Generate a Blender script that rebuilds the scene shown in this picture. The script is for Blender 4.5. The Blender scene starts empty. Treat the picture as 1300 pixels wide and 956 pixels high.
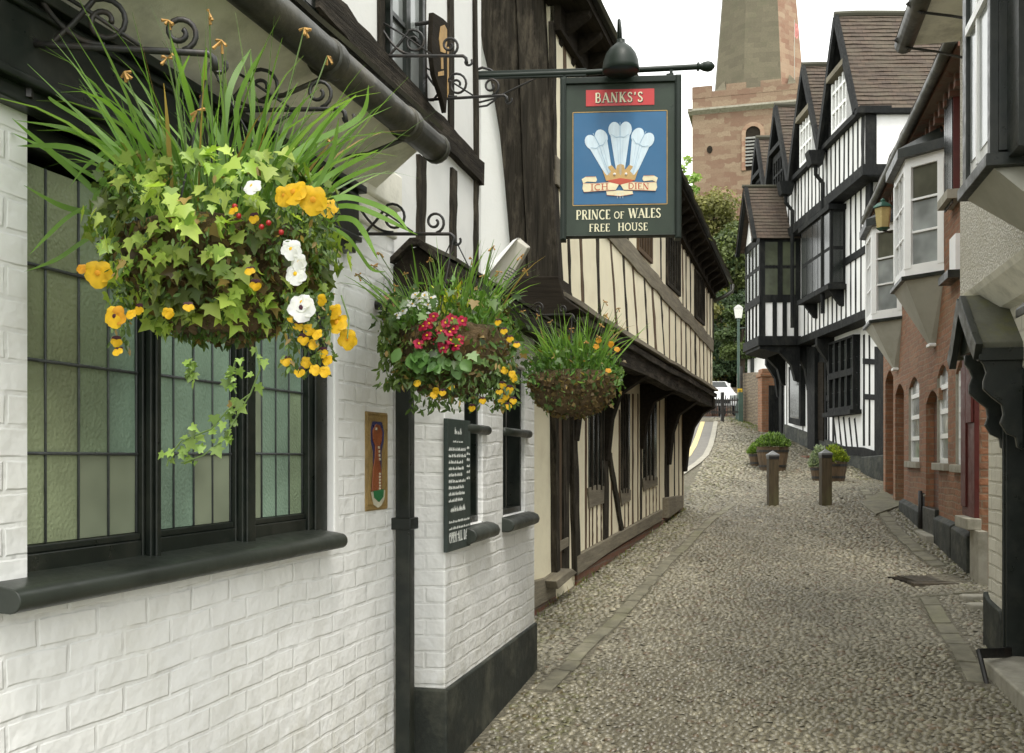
import bpy, bmesh, math, random
import numpy as np
from mathutils import Vector, Matrix
random.seed(7); rng = np.random.default_rng(7)
R = math.radians
F, HX, HY, E = 1264.0, 650.0, 577.0, 1.65      # focal length, horizon in photo pixels, eye height
C = bpy.context.scene.collection
MW = {}
I4 = Matrix.Identity(4)

# ---------------------------------------------------------------- terrain profile
_GY = [-30, 5, 7, 10.5, 14, 18, 20, 22, 27, 35, 38, 60, 90, 400]
_GZ = [-1.2, -0.02, 0.05, 0.26, 0.49, 0.75, 0.98, 1.28, 1.93, 2.93, 3.10, 3.6, 5, 14]
def gz(x, y):
    z = float(np.interp(y, _GY, _GZ))
    if x > 3.6 and y > 5:
        k = min(1, (y-5)/4)*max(0, min(1, (21-y)/2.5))
        z += 0.075*min(x-3.6, 3)*k
    return z
def P(px, py, Y): return Vector(((px-HX)/F*Y, Y, E+(HY-py)/F*Y))
def G(px, py):                                  # where a sight line meets the ground
    k = (px-HX)/F; lo, hi = 4.0, 60.0
    f = lambda Y: E+(HY-py)/F*Y-gz(k*Y, Y)
    for _ in range(50):
        m = (lo+hi)/2
        if f(m) > 0: lo = m
        else: hi = m
    return Vector((k*lo, lo, gz(k*lo, lo)))

# ---------------------------------------------------------------- a wall's own frame: s along, d out into the lane, z up
class Frame:
    def __init__(s, x0, t, side):
        s.x0, s.t, s.side = x0, t, side; s.n = math.sqrt(1+t*t)
        ux, uy = t/s.n, 1/s.n
        s.M = Matrix(((ux, -uy, 0, x0), (uy, ux, 0, 0), (0, 0, 1, 0), (0, 0, 0, 1)))
    def tr(s, a, d, z): return (a, -s.side*d, z)
    def hit(s, px, py, d=0.0):
        x0 = s.x0+d*s.side*s.n; k = (px-HX)/F; Y = x0/(k-s.t)
        sh = -d*s.side*s.t/s.n     # foot of the offset point along the wall
        X = k*Y
        a = (X-s.x0)*s.t/s.n+Y/s.n
        return a, E+(HY-py)/F*Y
    def S(s, px, d=0.0): return s.hit(px, 500, d)[0]
    def SY(s, Y): return Y*s.n
    def world(s, a, d, z): return s.M @ Vector(s.tr(a, d, z))
W0 = None

def reg(o, mw): MW[o.name] = mw
def place(o, parent, mw):
    C.objects.link(o)
    if parent is not None:
        o.parent = parent; o.matrix_parent_inverse = I4.copy()
        o.matrix_basis = MW[parent.name].inverted() @ mw
    else: o.matrix_basis = mw
    reg(o, mw)
def meta(o, label=None, cat=None, group=None, kind=None):
    if label: o['label'] = label
    if cat: o['category'] = cat
    if group: o['group'] = group
    if kind: o['kind'] = kind
    return o
def empty(name, loc, label=None, cat=None, group=None, rz=0.0):
    o = bpy.data.objects.new(name, None); o.empty_display_size = .2
    place(o, None, Matrix.Translation(Vector(loc)) @ Matrix.Rotation(rz, 4, 'Z'))
    return meta(o, label, cat, group)

class MB:
    def __init__(s, fr=None): s.v = []; s.f = []; s.fr = fr; s.uv = None; s.mi = []; s.m = 0
    def p(s, q):
        s.v.append(tuple(s.fr.tr(*q)) if s.fr else tuple(q)); return len(s.v)-1
    def add(s, pts, faces):
        b = len(s.v)
        for q in pts: s.p(q)
        for f in faces: s.f.append(tuple(b+i for i in f)); s.mi.append(s.m)
        return s
    def box(s, a0, a1, b0, b1, c0, c1):
        return s.hexa([(a0,b0,c0),(a1,b0,c0),(a1,b1,c0),(a0,b1,c0),(a0,b0,c1),(a1,b0,c1),(a1,b1,c1),(a0,b1,c1)])
    def hexa(s, p):
        return s.add(p, [(0,3,2,1),(4,5,6,7),(0,1,5,4),(1,2,6,5),(2,3,7,6),(3,0,4,7)])
    def prism(s, poly, lo, hi, ax='d'):
        n = len(poly)
        mk = {'d': lambda a, b, c: (a, c, b), 'z': lambda a, b, c: (a, b, c), 's': lambda a, b, c: (c, a, b)}[ax]
        pts = [mk(a, b, lo) for a, b in poly]+[mk(a, b, hi) for a, b in poly]
        return s.add(pts, [tuple(range(n))[::-1], tuple(range(n, 2*n))]+[(i, (i+1) % n, n+(i+1) % n, n+i) for i in range(n)])
    def tube(s, path, r, n=8, caps=True):
        path = [Vector(q) for q in path]; m = len(path)
        rs = r if isinstance(r, (list, tuple)) else [r]*m
        pts = []; up = None
        for i, q in enumerate(path):
            t = (path[min(i+1, m-1)]-path[max(i-1, 0)]).normalized()
            if up is None: up = Vector((0, 0, 1)) if abs(t.z) < .9 else Vector((1, 0, 0))
            a = t.cross(up)
            if a.length < 1e-4: a = t.orthogonal()
            a.normalize(); b = a.cross(t).normalized(); up = b
            for k in range(n):
                w = 2*math.pi*k/n; pts.append(tuple(q+(a*math.cos(w)+b*math.sin(w))*rs[i]))
        fc = [(i*n+k, i*n+(k+1) % n, (i+1)*n+(k+1) % n, (i+1)*n+k) for i in range(m-1) for k in range(n)]
        if caps: fc += [tuple(range(n))[::-1], tuple(range((m-1)*n, m*n))]
        return s.add(pts, fc)
    def lathe(s, c, prof, n=20):
        pts = []; m = len(prof)
        for r, z in prof:
            for k in range(n):
                w = 2*math.pi*k/n; pts.append((c[0]+r*math.cos(w), c[1]+r*math.sin(w), c[2]+z))
        fc = [(i*n+k, i*n+(k+1) % n, (i+1)*n+(k+1) % n, (i+1)*n+k) for i in range(m-1) for k in range(n)]
        fc += [tuple(range(n))[::-1], tuple(range((m-1)*n, m*n))]
        return s.add(pts, fc)
    def beam(s, p0, p1, w, d0, d1, seg=5, wob=.08, w1=None, curve=0.0):
        """a hewn timber lying on the wall from (s,z) p0 to p1, its edges uneven"""
        p0 = Vector(p0); p1 = Vector(p1); w1 = w if w1 is None else w1
        t = (p1-p0); L = t.length; t.normalize(); nn = Vector((-t.y, t.x)); A = []; B = []
        for i in range(seg+1):
            u = i/seg; ww = (w*(1-u)+w1*u)/2; c = p0+(p1-p0)*u+nn*curve*4*u*(1-u)
            A.append(c-nn*ww*(1+random.uniform(-wob, wob)*1.5)); B.append(c+nn*ww*(1+random.uniform(-wob, wob)*1.5))
        dj = [d1+random.uniform(-.004, .004) for _ in range(seg+1)]
        pts = []
        for i in range(seg+1): pts += [(A[i].x, d0, A[i].y), (B[i].x, d0, B[i].y), (B[i].x, dj[i], B[i].y), (A[i].x, dj[i], A[i].y)]
        fc = [(i*4+k, i*4+(k+1) % 4, i*4+4+(k+1) % 4, i*4+4+k) for i in range(seg) for k in range(4)]
        fc += [(3, 2, 1, 0), tuple(range(seg*4, seg*4+4))]
        return s.add(pts, fc)
    def wall(s, s0, s1, z0, z1, d0, d1, holes=()):
        xs = sorted({s0, s1, *[h[0] for h in holes], *[h[1] for h in holes]}); zs = sorted({z0, z1, *[h[2] for h in holes], *[h[3] for h in holes]})
        xs = [x for x in xs if s0 <= x <= s1]; zs = [z for z in zs if z0 <= z <= z1]
        def solid(i, j):
            if i < 0 or j < 0 or i >= len(xs)-1 or j >= len(zs)-1: return False
            a, b = (xs[i]+xs[i+1])/2, (zs[j]+zs[j+1])/2
            return not any(h[0] < a < h[1] and h[2] < b < h[3] for h in holes)
        for i in range(len(xs)-1):
            for j in range(len(zs)-1):
                if not solid(i, j): continue
                a, b, c, e = xs[i], xs[i+1], zs[j], zs[j+1]
                q = [(a,d0,c),(b,d0,c),(b,d1,c),(a,d1,c),(a,d0,e),(b,d0,e),(b,d1,e),(a,d1,e)]
                fc = [(2,3,7,6), (0,1,5,4)]
                if not solid(i, j-1): fc.append((0,3,2,1))
                if not solid(i, j+1): fc.append((4,5,6,7))
                if not solid(i-1, j): fc.append((3,0,4,7))
                if not solid(i+1, j): fc.append((1,2,6,5))
                s.add(q, fc)
        return s
    def ribbon(s, pts, w, th=.0015, d=0.0, closed=False):
        """flat stroke in the (s,z) plane standing proud by th; used for lettering"""
        pts = [Vector(p) for p in pts]; n = len(pts); L = []; Rr = []
        for i, q in enumerate(pts):
            a = pts[i-1] if (i > 0 or closed) else q; b = pts[(i+1) % n] if (i < n-1 or closed) else q
            t = (b-a).normalized(); nn = Vector((-t.y, t.x)); ww = (w[i] if isinstance(w, list) else w)/2
            L.append(q-nn*ww); Rr.append(q+nn*ww)
        m = n if closed else n-1
        for i in range(m):
            j = (i+1) % n
            s.hexa([(L[i].x,d,L[i].y),(L[j].x,d,L[j].y),(Rr[j].x,d,Rr[j].y),(Rr[i].x,d,Rr[i].y),
                    (L[i].x,d+th,L[i].y),(L[j].x,d+th,L[j].y),(Rr[j].x,d+th,Rr[j].y),(Rr[i].x,d+th,Rr[i].y)])
        return s
    def build(s, name, mats, parent=None, mw=None, smooth=False, recalc=True, bevel=0, kind=None, label=None, cat=None, group=None, colors=None, origin=True):
        me = bpy.data.meshes.new(name); v = s.v
        if mw is None: mw = s.fr.M if s.fr else None
        if mw is None:
            if parent is not None: o0 = MW[parent.name].translation
            elif origin and v:
                a = np.array(v); o0 = Vector((float(a[:,0].mean()), float(a[:,1].mean()), float(a[:,2].min())))
            else: o0 = Vector((0,0,0))
            if parent is not None:
                mw = MW[parent.name].copy(); inv = mw.inverted(); v = [tuple(inv @ Vector(q)) for q in v]
            else: mw = Matrix.Translation(o0); v = [(q[0]-o0.x, q[1]-o0.y, q[2]-o0.z) for q in v]
        me.from_pydata(v, [], s.f)
        if not isinstance(mats, (list, tuple)): mats = [mats]
        for m in mats: me.materials.append(m)
        if len(mats) > 1: me.polygons.foreach_set('material_index', s.mi)
        if s.uv is not None:
            ul = me.uv_layers.new(name='UVMap'); ul.data.foreach_set('uv', np.array([s.uv[l.vertex_index] for l in me.loops], dtype=np.float32).ravel())
        if colors is not None:
            ca = me.color_attributes.new('tone', 'FLOAT_COLOR', 'POINT')
            ca.data.foreach_set('color', np.asarray(colors, dtype=np.float32).ravel())
        if recalc:
            bm = bmesh.new(); bm.from_mesh(me); bmesh.ops.recalc_face_normals(bm, faces=bm.faces); bm.to_mesh(me); bm.free()
        if smooth: me.polygons.foreach_set('use_smooth', [True]*len(me.polygons))
        me.update()
        o = bpy.data.objects.new(name, me); place(o, parent, mw)
        if bevel:
            b = o.modifiers.new('bevel', 'BEVEL'); b.width = bevel; b.segments = 2; b.limit_method = 'ANGLE'; b.angle_limit = R(40)
            me.polygons.foreach_set('use_smooth', [True]*len(me.polygons))
            w = o.modifiers.new('wn', 'WEIGHTED_NORMAL')
        return meta(o, label, cat, group, kind)

def fast(name, verts, faces, mats, parent=None, cols=None, smooth=False, **kw):
    """numpy mesh: faces is (n,k). Vertices are in world space."""
    verts = np.asarray(verts, dtype=np.float64); faces = np.asarray(faces, dtype=np.int32)
    if parent is not None:
        mw = MW[parent.name].copy(); inv = np.array(mw.inverted()); verts = verts @ inv[:3,:3].T+inv[:3,3]
    else:
        o0 = np.array([verts[:,0].mean(), verts[:,1].mean(), verts[:,2].min()]); verts = verts-o0; mw = Matrix.Translation(Vector(o0.tolist()))
    me = bpy.data.meshes.new(name); n, k = faces.shape
    me.vertices.add(len(verts)); me.vertices.foreach_set('co', verts.astype(np.float32).ravel())
    me.loops.add(n*k); me.loops.foreach_set('vertex_index', faces.ravel())
    me.polygons.add(n); me.polygons.foreach_set('loop_start', np.arange(0, n*k, k, dtype=np.int32)); me.polygons.foreach_set('loop_total', np.full(n, k, dtype=np.int32))
    if smooth: me.polygons.foreach_set('use_smooth', np.ones(n, dtype=bool))
    me.materials.append(mats)
    if cols is not None:
        ca = me.color_attributes.new('tone', 'FLOAT_COLOR', 'POINT')
        c4 = np.ones((len(verts), 4), dtype=np.float32); c4[:,:3] = cols; ca.data.foreach_set('color', c4.ravel())
    me.update(calc_edges=True); me.validate()
    o = bpy.data.objects.new(name, me); place(o, parent, mw)
    return meta(o, kw.get('label'), kw.get('cat'), kw.get('group'), kw.get('kind'))

def clone(root, loc, label, group=None, rz=None):
    """copy of a thing with copies of its parts and their sub-parts"""
    r = root.copy(); C.objects.link(r); r.location = loc
    if rz is not None: r.rotation_euler = (0, 0, rz)
    r['label'] = label
    if group: r['group'] = group
    def kids(a, b):
        for ch in list(a.children):
            c = ch.copy(); C.objects.link(c); c.parent = b; kids(ch, c)
    kids(root, r); return r

# ---------------------------------------------------------------- materials
def nodes(name):
    m = bpy.data.materials.new(name); m.use_nodes = True; nt = m.node_tree; nt.nodes.clear()
    out = nt.nodes.new('ShaderNodeOutputMaterial'); b = nt.nodes.new('ShaderNodeBsdfPrincipled'); nt.links.new(b.outputs[0], out.inputs[0])
    return m, nt, b, out
class NT:
    def __init__(s, nt): s.nt = nt
    def n(s, t, **kw):
        x = s.nt.nodes.new('ShaderNode'+t)
        for k, v in kw.items():
            if k in x.inputs: 
                if hasattr(v, 'links') or isinstance(v, bpy.types.NodeSocket): s.nt.links.new(v, x.inputs[k])
                else: x.inputs[k].default_value = v
            else: setattr(x, k, v)
        return x
    def l(s, a, b): s.nt.links.new(a, b)
    def noise(s, vec, scale, detail=4, rough=.6):
        x = s.n('TexNoise'); s.l(vec, x.inputs['Vector']); x.inputs['Scale'].default_value = scale; x.inputs['Detail'].default_value = detail; x.inputs['Roughness'].default_value = rough
        return x.outputs['Fac']
    def ramp(s, fac, a, b):
        x = s.n('MapRange'); s.l(fac, x.inputs[0]); x.inputs[1].default_value = a; x.inputs[2].default_value = b; return x.outputs[0]
    def mix(s, fac, a, b, mode='MIX'):
        x = s.n('MixRGB', blend_type=mode)
        for i, v in enumerate((fac, a, b)):
            if isinstance(v, bpy.types.NodeSocket): s.l(v, x.inputs[i])
            elif i == 0: x.inputs[0].default_value = v
            else: x.inputs[i].default_value = (*v[:3], 1)
        return x.outputs[0]
    def math(s, op, a, b=0.0):
        x = s.n('Math', operation=op)
        for i, v in enumerate((a, b)):
            if isinstance(v, bpy.types.NodeSocket): s.l(v, x.inputs[i])
            else: x.inputs[i].default_value = v
        return x.outputs[0]
    def coord(s, which='Object', stretch=(1,1,1)):
        tc = s.n('TexCoord'); mp = s.n('Mapping'); s.l(tc.outputs[which], mp.inputs[0]); mp.inputs['Scale'].default_value = stretch; return mp.outputs[0]
    def bump(s, h, strength, dist=.01, normal=None):
        x = s.n('Bump'); s.l(h, x.inputs['Height']); x.inputs['Strength'].default_value = strength; x.inputs['Distance'].default_value = dist
        if normal: s.l(normal, x.inputs['Normal'])
        return x.outputs[0]
def col(c, k): return tuple(min(1, x*k) for x in c)

def M(name, c, rough=.7, var=.2, scale=6, stain=None, sk=.5, sscale=1.5, bump=.3, bscale=None, bdist=.006, stretch=(1,1,1), metal=0, coat=0, spec=.5, fine=0):
    m, nt, b, out = nodes(name); T = NT(nt)
    v = T.coord('Object', stretch); f = T.noise(v, scale, 6, .65)
    fr = T.ramp(f, .3, .7); cc = T.mix(fr, col(c, 1-var), col(c, 1+var))
    if stain:
        g = T.noise(T.coord('Object', tuple(.5+.5*x for x in stretch)), sscale, 5, .7); gr = T.ramp(g, .48, .68)
        cc = T.mix(T.math('MULTIPLY', gr, sk), cc, stain)
    T.l(cc, b.inputs['Base Color']); b.inputs['Metallic'].default_value = metal
    rr = T.n('MapRange'); T.l(T.noise(v, scale*1.7, 5, .7), rr.inputs[0]); rr.inputs[1].default_value = .3; rr.inputs[2].default_value = .7; rr.inputs[3].default_value = max(.05, rough-.10); rr.inputs[4].default_value = min(1, rough+.16); T.l(rr.outputs[0], b.inputs['Roughness'])
    b.inputs['Specular IOR Level'].default_value = spec
    if coat: b.inputs['Coat Weight'].default_value = coat; b.inputs['Coat Roughness'].default_value = .15
    if bump:
        h = T.noise(v, bscale or scale*3, 5, .7); T.l(T.bump(h, bump, bdist), b.inputs['Normal'])
    return m

def brickmat(name, c1, c2, mortar, bw=.225, rh=.085, mw=.012, painted=False, rough=.8, distort=.02, bdist=.008, bstr=.8, stain=None, var=.5, lump=.35, moss=None):
    m, nt, b, out = nodes(name); T = NT(nt)
    tc = T.n('TexCoord'); sp = T.n('SeparateXYZ'); T.l(tc.outputs['Object'], sp.inputs[0])
    u = T.math('ADD', sp.outputs[0], sp.outputs[1]); cb = T.n('CombineXYZ'); T.l(u, cb.inputs[0]); T.l(sp.outputs[2], cb.inputs[1])
    nz = T.n('TexNoise'); T.l(tc.outputs['Object'], nz.inputs['Vector']); nz.inputs['Scale'].default_value = 2.4; nz.inputs['Detail'].default_value = 5
    sc = T.n('VectorMath', operation='SCALE'); sb = T.n('VectorMath', operation='SUBTRACT'); T.l(nz.outputs['Color'], sb.inputs[0]); sb.inputs[1].default_value = (.5,.5,.5)
    T.l(sb.outputs[0], sc.inputs[0]); sc.inputs['Scale'].default_value = distort*2.5
    ad = T.n('VectorMath', operation='ADD'); T.l(cb.outputs[0], ad.inputs[0]); T.l(sc.outputs[0], ad.inputs[1])
    br = T.n('TexBrick'); T.l(ad.outputs[0], br.inputs['Vector'])
    br.inputs['Color1'].default_value = (*c1, 1); br.inputs['Color2'].default_value = (*c2, 1); br.inputs['Mortar'].default_value = (*mortar, 1)
    br.inputs['Scale'].default_value = 1; br.inputs['Brick Width'].default_value = bw; br.inputs['Row Height'].default_value = rh
    br.inputs['Mortar Size'].default_value = mw; br.inputs['Mortar Smooth'].default_value = .6 if painted else .2; br.inputs['Bias'].default_value = -.1
    nf = T.noise(tc.outputs['Object'], 9, 6, .7); n2 = T.noise(tc.outputs['Object'], 1.1, 5, .7)
    cc = T.mix(T.math('MULTIPLY', T.ramp(nf, .3, .72), var), br.outputs['Color'], col(c1, .55 if not painted else .86))
    if painted: cc = T.mix(T.math('MULTIPLY', br.outputs['Fac'], T.math('MULTIPLY', T.ramp(T.noise(tc.outputs['Object'], 4, 4), .45, .65), .5)), cc, col(c1, .66))
    if stain: cc = T.mix(T.math('MULTIPLY', T.ramp(n2, .5, .72), .55), cc, stain)
    if moss:
        hz = T.ramp(sp.outputs[2], moss[1], moss[2]); cc = T.mix(T.math('MULTIPLY', hz, T.math('MULTIPLY', T.ramp(nf, .38, .66), .7)), cc, moss[0])
    T.l(cc, b.inputs['Base Color']); b.inputs['Roughness'].default_value = rough
    fac_ = br.outputs['Fac']
    if painted: fac_ = T.math('MULTIPLY', fac_, T.math('ADD', .15, T.math('MULTIPLY', T.ramp(T.noise(tc.outputs['Object'], 4.3, 4), .42, .62), .70)))
    h = T.math('SUBTRACT', 1.0, fac_)
    h2 = T.math('ADD', h, T.math('MULTIPLY', T.noise(tc.outputs['Object'], 11, 6, .6), lump*2))
    if painted: h2 = T.math('ADD', h, T.math('ADD', T.math('MULTIPLY', T.noise(tc.outputs['Object'], 7, 3, .5), lump*2.2), T.math('MULTIPLY', T.noise(tc.outputs['Object'], 34, 3, .5), .22)))
    T.l(T.bump(h2, bstr, bdist), b.inputs['Normal'])
    return m

def leafmat(name, rough=.45, trans=.35, k=1.0):
    m, nt, b, out = nodes(name); T = NT(nt)
    at = T.n('Attribute', attribute_name='tone'); b.inputs['Roughness'].default_value = rough
    T.l(at.outputs['Color'], b.inputs['Base Color'])
    tr = T.n('BsdfTranslucent'); c2 = T.mix(1.0, at.outputs['Color'], (1.6*k, 1.7*k, .8*k), 'MULTIPLY'); T.l(c2, tr.inputs[0])
    mx = T.n('MixShader'); mx.inputs[0].default_value = trans; T.l(b.outputs[0], mx.inputs[1]); T.l(tr.outputs[0], mx.inputs[2]); T.l(mx.outputs[0], out.inputs[0])
    return m

def glassmat(name, c, rough=.06, hammer=0, spec=.6, var=.3):
    m, nt, b, out = nodes(name); T = NT(nt); v = T.coord('Object')
    f = T.noise(v, 1.7, 3); T.l(T.mix(T.ramp(f, .35, .65), col(c, 1-var), col(c, 1+var)), b.inputs['Base Color'])
    b.inputs['Roughness'].default_value = rough; b.inputs['Specular IOR Level'].default_value = spec
    if hammer:
        vo = T.n('TexVoronoi', feature='SMOOTH_F1'); T.l(v, vo.inputs['Vector']); vo.inputs['Scale'].default_value = 95
        T.l(T.bump(vo.outputs['Distance'], hammer, .008), b.inputs['Normal'])
    else: T.l(T.bump(T.noise(v, 4, 2), .25, .01), b.inputs['Normal'])
    return m

m_pubbrick = brickmat('painted_brick', (.88,.88,.86), (.86,.86,.84), (.87,.87,.85), bw=.235, rh=.086, mw=.010, painted=True, rough=.45, distort=.017, bdist=.014, bstr=.50, stain=(.70,.69,.62), var=.18, lump=1.25, moss=((.50,.48,.39), .85, .3))
m_plaster = M('lime_plaster_white', (.80,.80,.77), .75, .06, 3, stain=(.62,.61,.56), sk=.35, bump=.35, bscale=9, bdist=.01)
m_soffit = M('soffit_render', (.86,.84,.74), .7, .12, 3, stain=(.42,.41,.34), sk=.7, sscale=2.6, bump=.4, bscale=12, bdist=.01)
m_cream = M('cream_plaster', (.84,.775,.575), .8, .05, 2.5, stain=(.62,.54,.38), sk=.35, sscale=2.2, bump=.3, bscale=12)
m_oakv = M('weathered_oak_upright', (.036,.031,.023), .9, .65, 10, stain=(.13,.11,.082), sk=.7, sscale=5, bump=1.2, bscale=26, bdist=.02, stretch=(3.5,3.5,.16), spec=.15)
m_oakh = M('weathered_oak_level', (.035,.030,.023), .9, .65, 10, stain=(.12,.10,.077), sk=.7, sscale=5, bump=1.2, bscale=26, bdist=.02, stretch=(.16,3.5,3.5), spec=.15)
m_oakrust = M('oak_brown_upright', (.10,.062,.032), .85, .45, 9, bump=.7, bscale=30, stretch=(4,4,.25))
m_oaklight = M('silvered_oak', (.20,.175,.125), .85, .3, 10, stain=(.10,.085,.06), sk=.6, bump=.9, bscale=28, bdist=.01, stretch=(.3,3,3))
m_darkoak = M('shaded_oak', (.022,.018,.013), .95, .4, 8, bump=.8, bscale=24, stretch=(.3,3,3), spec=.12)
m_blackpaint = M('dark_green_gloss_paint', (.008,.012,.009), .34, .3, 6, stain=(.05,.05,.038), sk=.45, sscale=4, bump=.25, bscale=20, bdist=.003)
m_sill = M('grey_green_sill_paint', (.028,.034,.027), .38, .25, 5, stain=(.05,.055,.042), sk=.4, sscale=4, bump=.25, bscale=24, bdist=.003)
m_gutter = M('gutter_paint_olive', (.036,.036,.026), .45, .25, 4, stain=(.11,.10,.07), sk=.75, sscale=3.5, bump=.4, bscale=30)
m_bwblack = M('black_painted_timber', (.007,.008,.008), .7, .35, 8, stain=(.045,.045,.038), sk=.45, sscale=2, bump=.7, bscale=24, bdist=.01, stretch=(2,2,.6), spec=.2)
m_bwwhite = M('whitewash', (.84,.84,.83), .8, .05, 4, stain=(.70,.69,.65), sk=.3, bump=.2, bscale=12)
m_whitepaint = M('white_gloss_paint', (.88,.88,.86), .35, .04, 4, bump=.1)
m_greypaint = M('stone_grey_paint', (.40,.39,.33), .6, .08, 2, stain=(.24,.23,.17), sk=.5, bump=.15, bscale=14)
m_redpaint = M('oxblood_paint', (.085,.013,.009), .5, .2, 5, bump=.15)
m_iron = M('black_iron', (.018,.018,.017), .45, .3, 20, stain=(.07,.045,.03), sk=.4, sscale=12, bump=.3, bscale=60, bdist=.002)
m_brick = brickmat('old_red_brick', (.37,.165,.08), (.20,.10,.055), (.26,.20,.13), bw=.23, rh=.078, mw=.010, distort=.03, bdist=.014, bstr=1.0, stain=(.36,.25,.15), var=.8, lump=.7)
m_brickdark = brickmat('dark_red_brick', (.20,.085,.05), (.14,.07,.045), (.15,.12,.09), bw=.23, rh=.078, mw=.011, distort=.012, var=.5)  # darker red brick for recesses, corbels, footings and steps
m_stone = M('stone_sill', (.33,.31,.25), .8, .15, 6, stain=(.16,.15,.10), sk=.6, sscale=4, bump=.5, bscale=20)
m_rubble = brickmat('rubble_stone', (.30,.24,.16), (.20,.15,.10), (.14,.11,.08), bw=.2, rh=.11, mw=.02, distort=.09, bdist=.03, var=.6, lump=.8)
m_plinth = M('black_plinth', (.018,.022,.017), .7, .3, 5, stain=(.11,.11,.08), sk=.6, sscale=3, bump=.5, bscale=14, bdist=.01)
m_lead = M('lead_came', (.10,.11,.11), .5, .2, 20, metal=.4, bump=.2)
m_gh_olive = glassmat('hammered_glass_olive', (.26,.30,.18), .34, .4)
m_gh_green = glassmat('hammered_glass_green', (.235,.30,.19), .34, .4)
m_gh_teal = glassmat('hammered_glass_teal', (.21,.30,.225), .32, .4)
m_g_clear = glassmat('old_clear_glass', (.24,.27,.19), .16)
m_g_dark = glassmat('dark_window_glass', (.012,.015,.013), .2)
m_g_curtain = glassmat('glass_over_net_curtain', (.30,.32,.31), .12, 0, .6, .35)
m_g_bw = glassmat('glass_leaded', (.07,.08,.05), .2)

def tilemat(name, c1, c2, c3):
    m, nt, b, out = nodes(name); T = NT(nt); tc = T.n('TexCoord')
    br = T.n('TexBrick'); T.l(tc.outputs['UV'], br.inputs['Vector']); br.inputs['Scale'].default_value = 1
    br.inputs['Brick Width'].default_value = .17; br.inputs['Row Height'].default_value = .11; br.inputs['Mortar Size'].default_value = .006; br.inputs['Mortar Smooth'].default_value = .1
    br.inputs['Color1'].default_value = (*c1, 1); br.inputs['Color2'].default_value = (*c2, 1); br.inputs['Mortar'].default_value = (*col(c1, .35), 1); br.inputs['Bias'].default_value = 0
    n1 = T.noise(tc.outputs['UV'], 1.6, 5, .7); n2 = T.noise(tc.outputs['UV'], 14, 4, .7)
    cc = T.mix(T.math('MULTIPLY', T.ramp(n1, .42, .66), .75), br.outputs['Color'], c3); cc = T.mix(T.math('MULTIPLY', T.ramp(n2, .35, .7), .5), cc, col(c1, .5))
    T.l(cc, b.inputs['Base Color']); b.inputs['Roughness'].default_value = .85
    h = T.math('ADD', T.math('SUBTRACT', 1.0, br.outputs['Fac']), n2); T.l(T.bump(h, .6, .012), b.inputs['Normal']); return m
m_tile = tilemat('clay_tiles', (.105,.073,.052), (.065,.048,.037), (.105,.092,.062))
m_slate = tilemat('stone_slates', (.12,.108,.082), (.075,.068,.052), (.11,.115,.06))

def roof(mb, o, u, v, W, L, rh=.11, th=.022, seg=.34, jit=.006):
    """overlapping tile courses: o bottom corner, u along the eave, v up the slope (world)"""
    o = Vector(o); u = Vector(u).normalized(); v = Vector(v).normalized(); n = u.cross(v).normalized()
    if n.z < 0: n = -n
    if mb.uv is None: mb.uv = []
    rows = max(1, int(round(L/rh))); rh = L/rows; k = max(1, int(W/seg))
    for r in range(rows):
        base = len(mb.v); off = random.uniform(-.01, .01)
        for i in range(k+1):
            a = W*i/k; j = random.uniform(-jit, jit); e = random.uniform(-jit, jit)*1.2
            lo = o+u*a+v*(r*rh+e); hi = o+u*a+v*((r+1)*rh+.01)
            for q, vv in ((lo+n*(.002+j*.3), r*rh), (lo+n*(th+j), r*rh+.001), (hi+n*(.004), (r+1)*rh)):
                mb.v.append(tuple(q)); mb.uv.append((a, vv))
        for i in range(k):
            b0 = base+i*3; b1 = b0+3
            mb.f += [(b0, b1, b1+1, b0+1), (b0+1, b1+1, b1+2, b0+2)]; mb.mi += [0, 0]
    return mb

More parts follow.
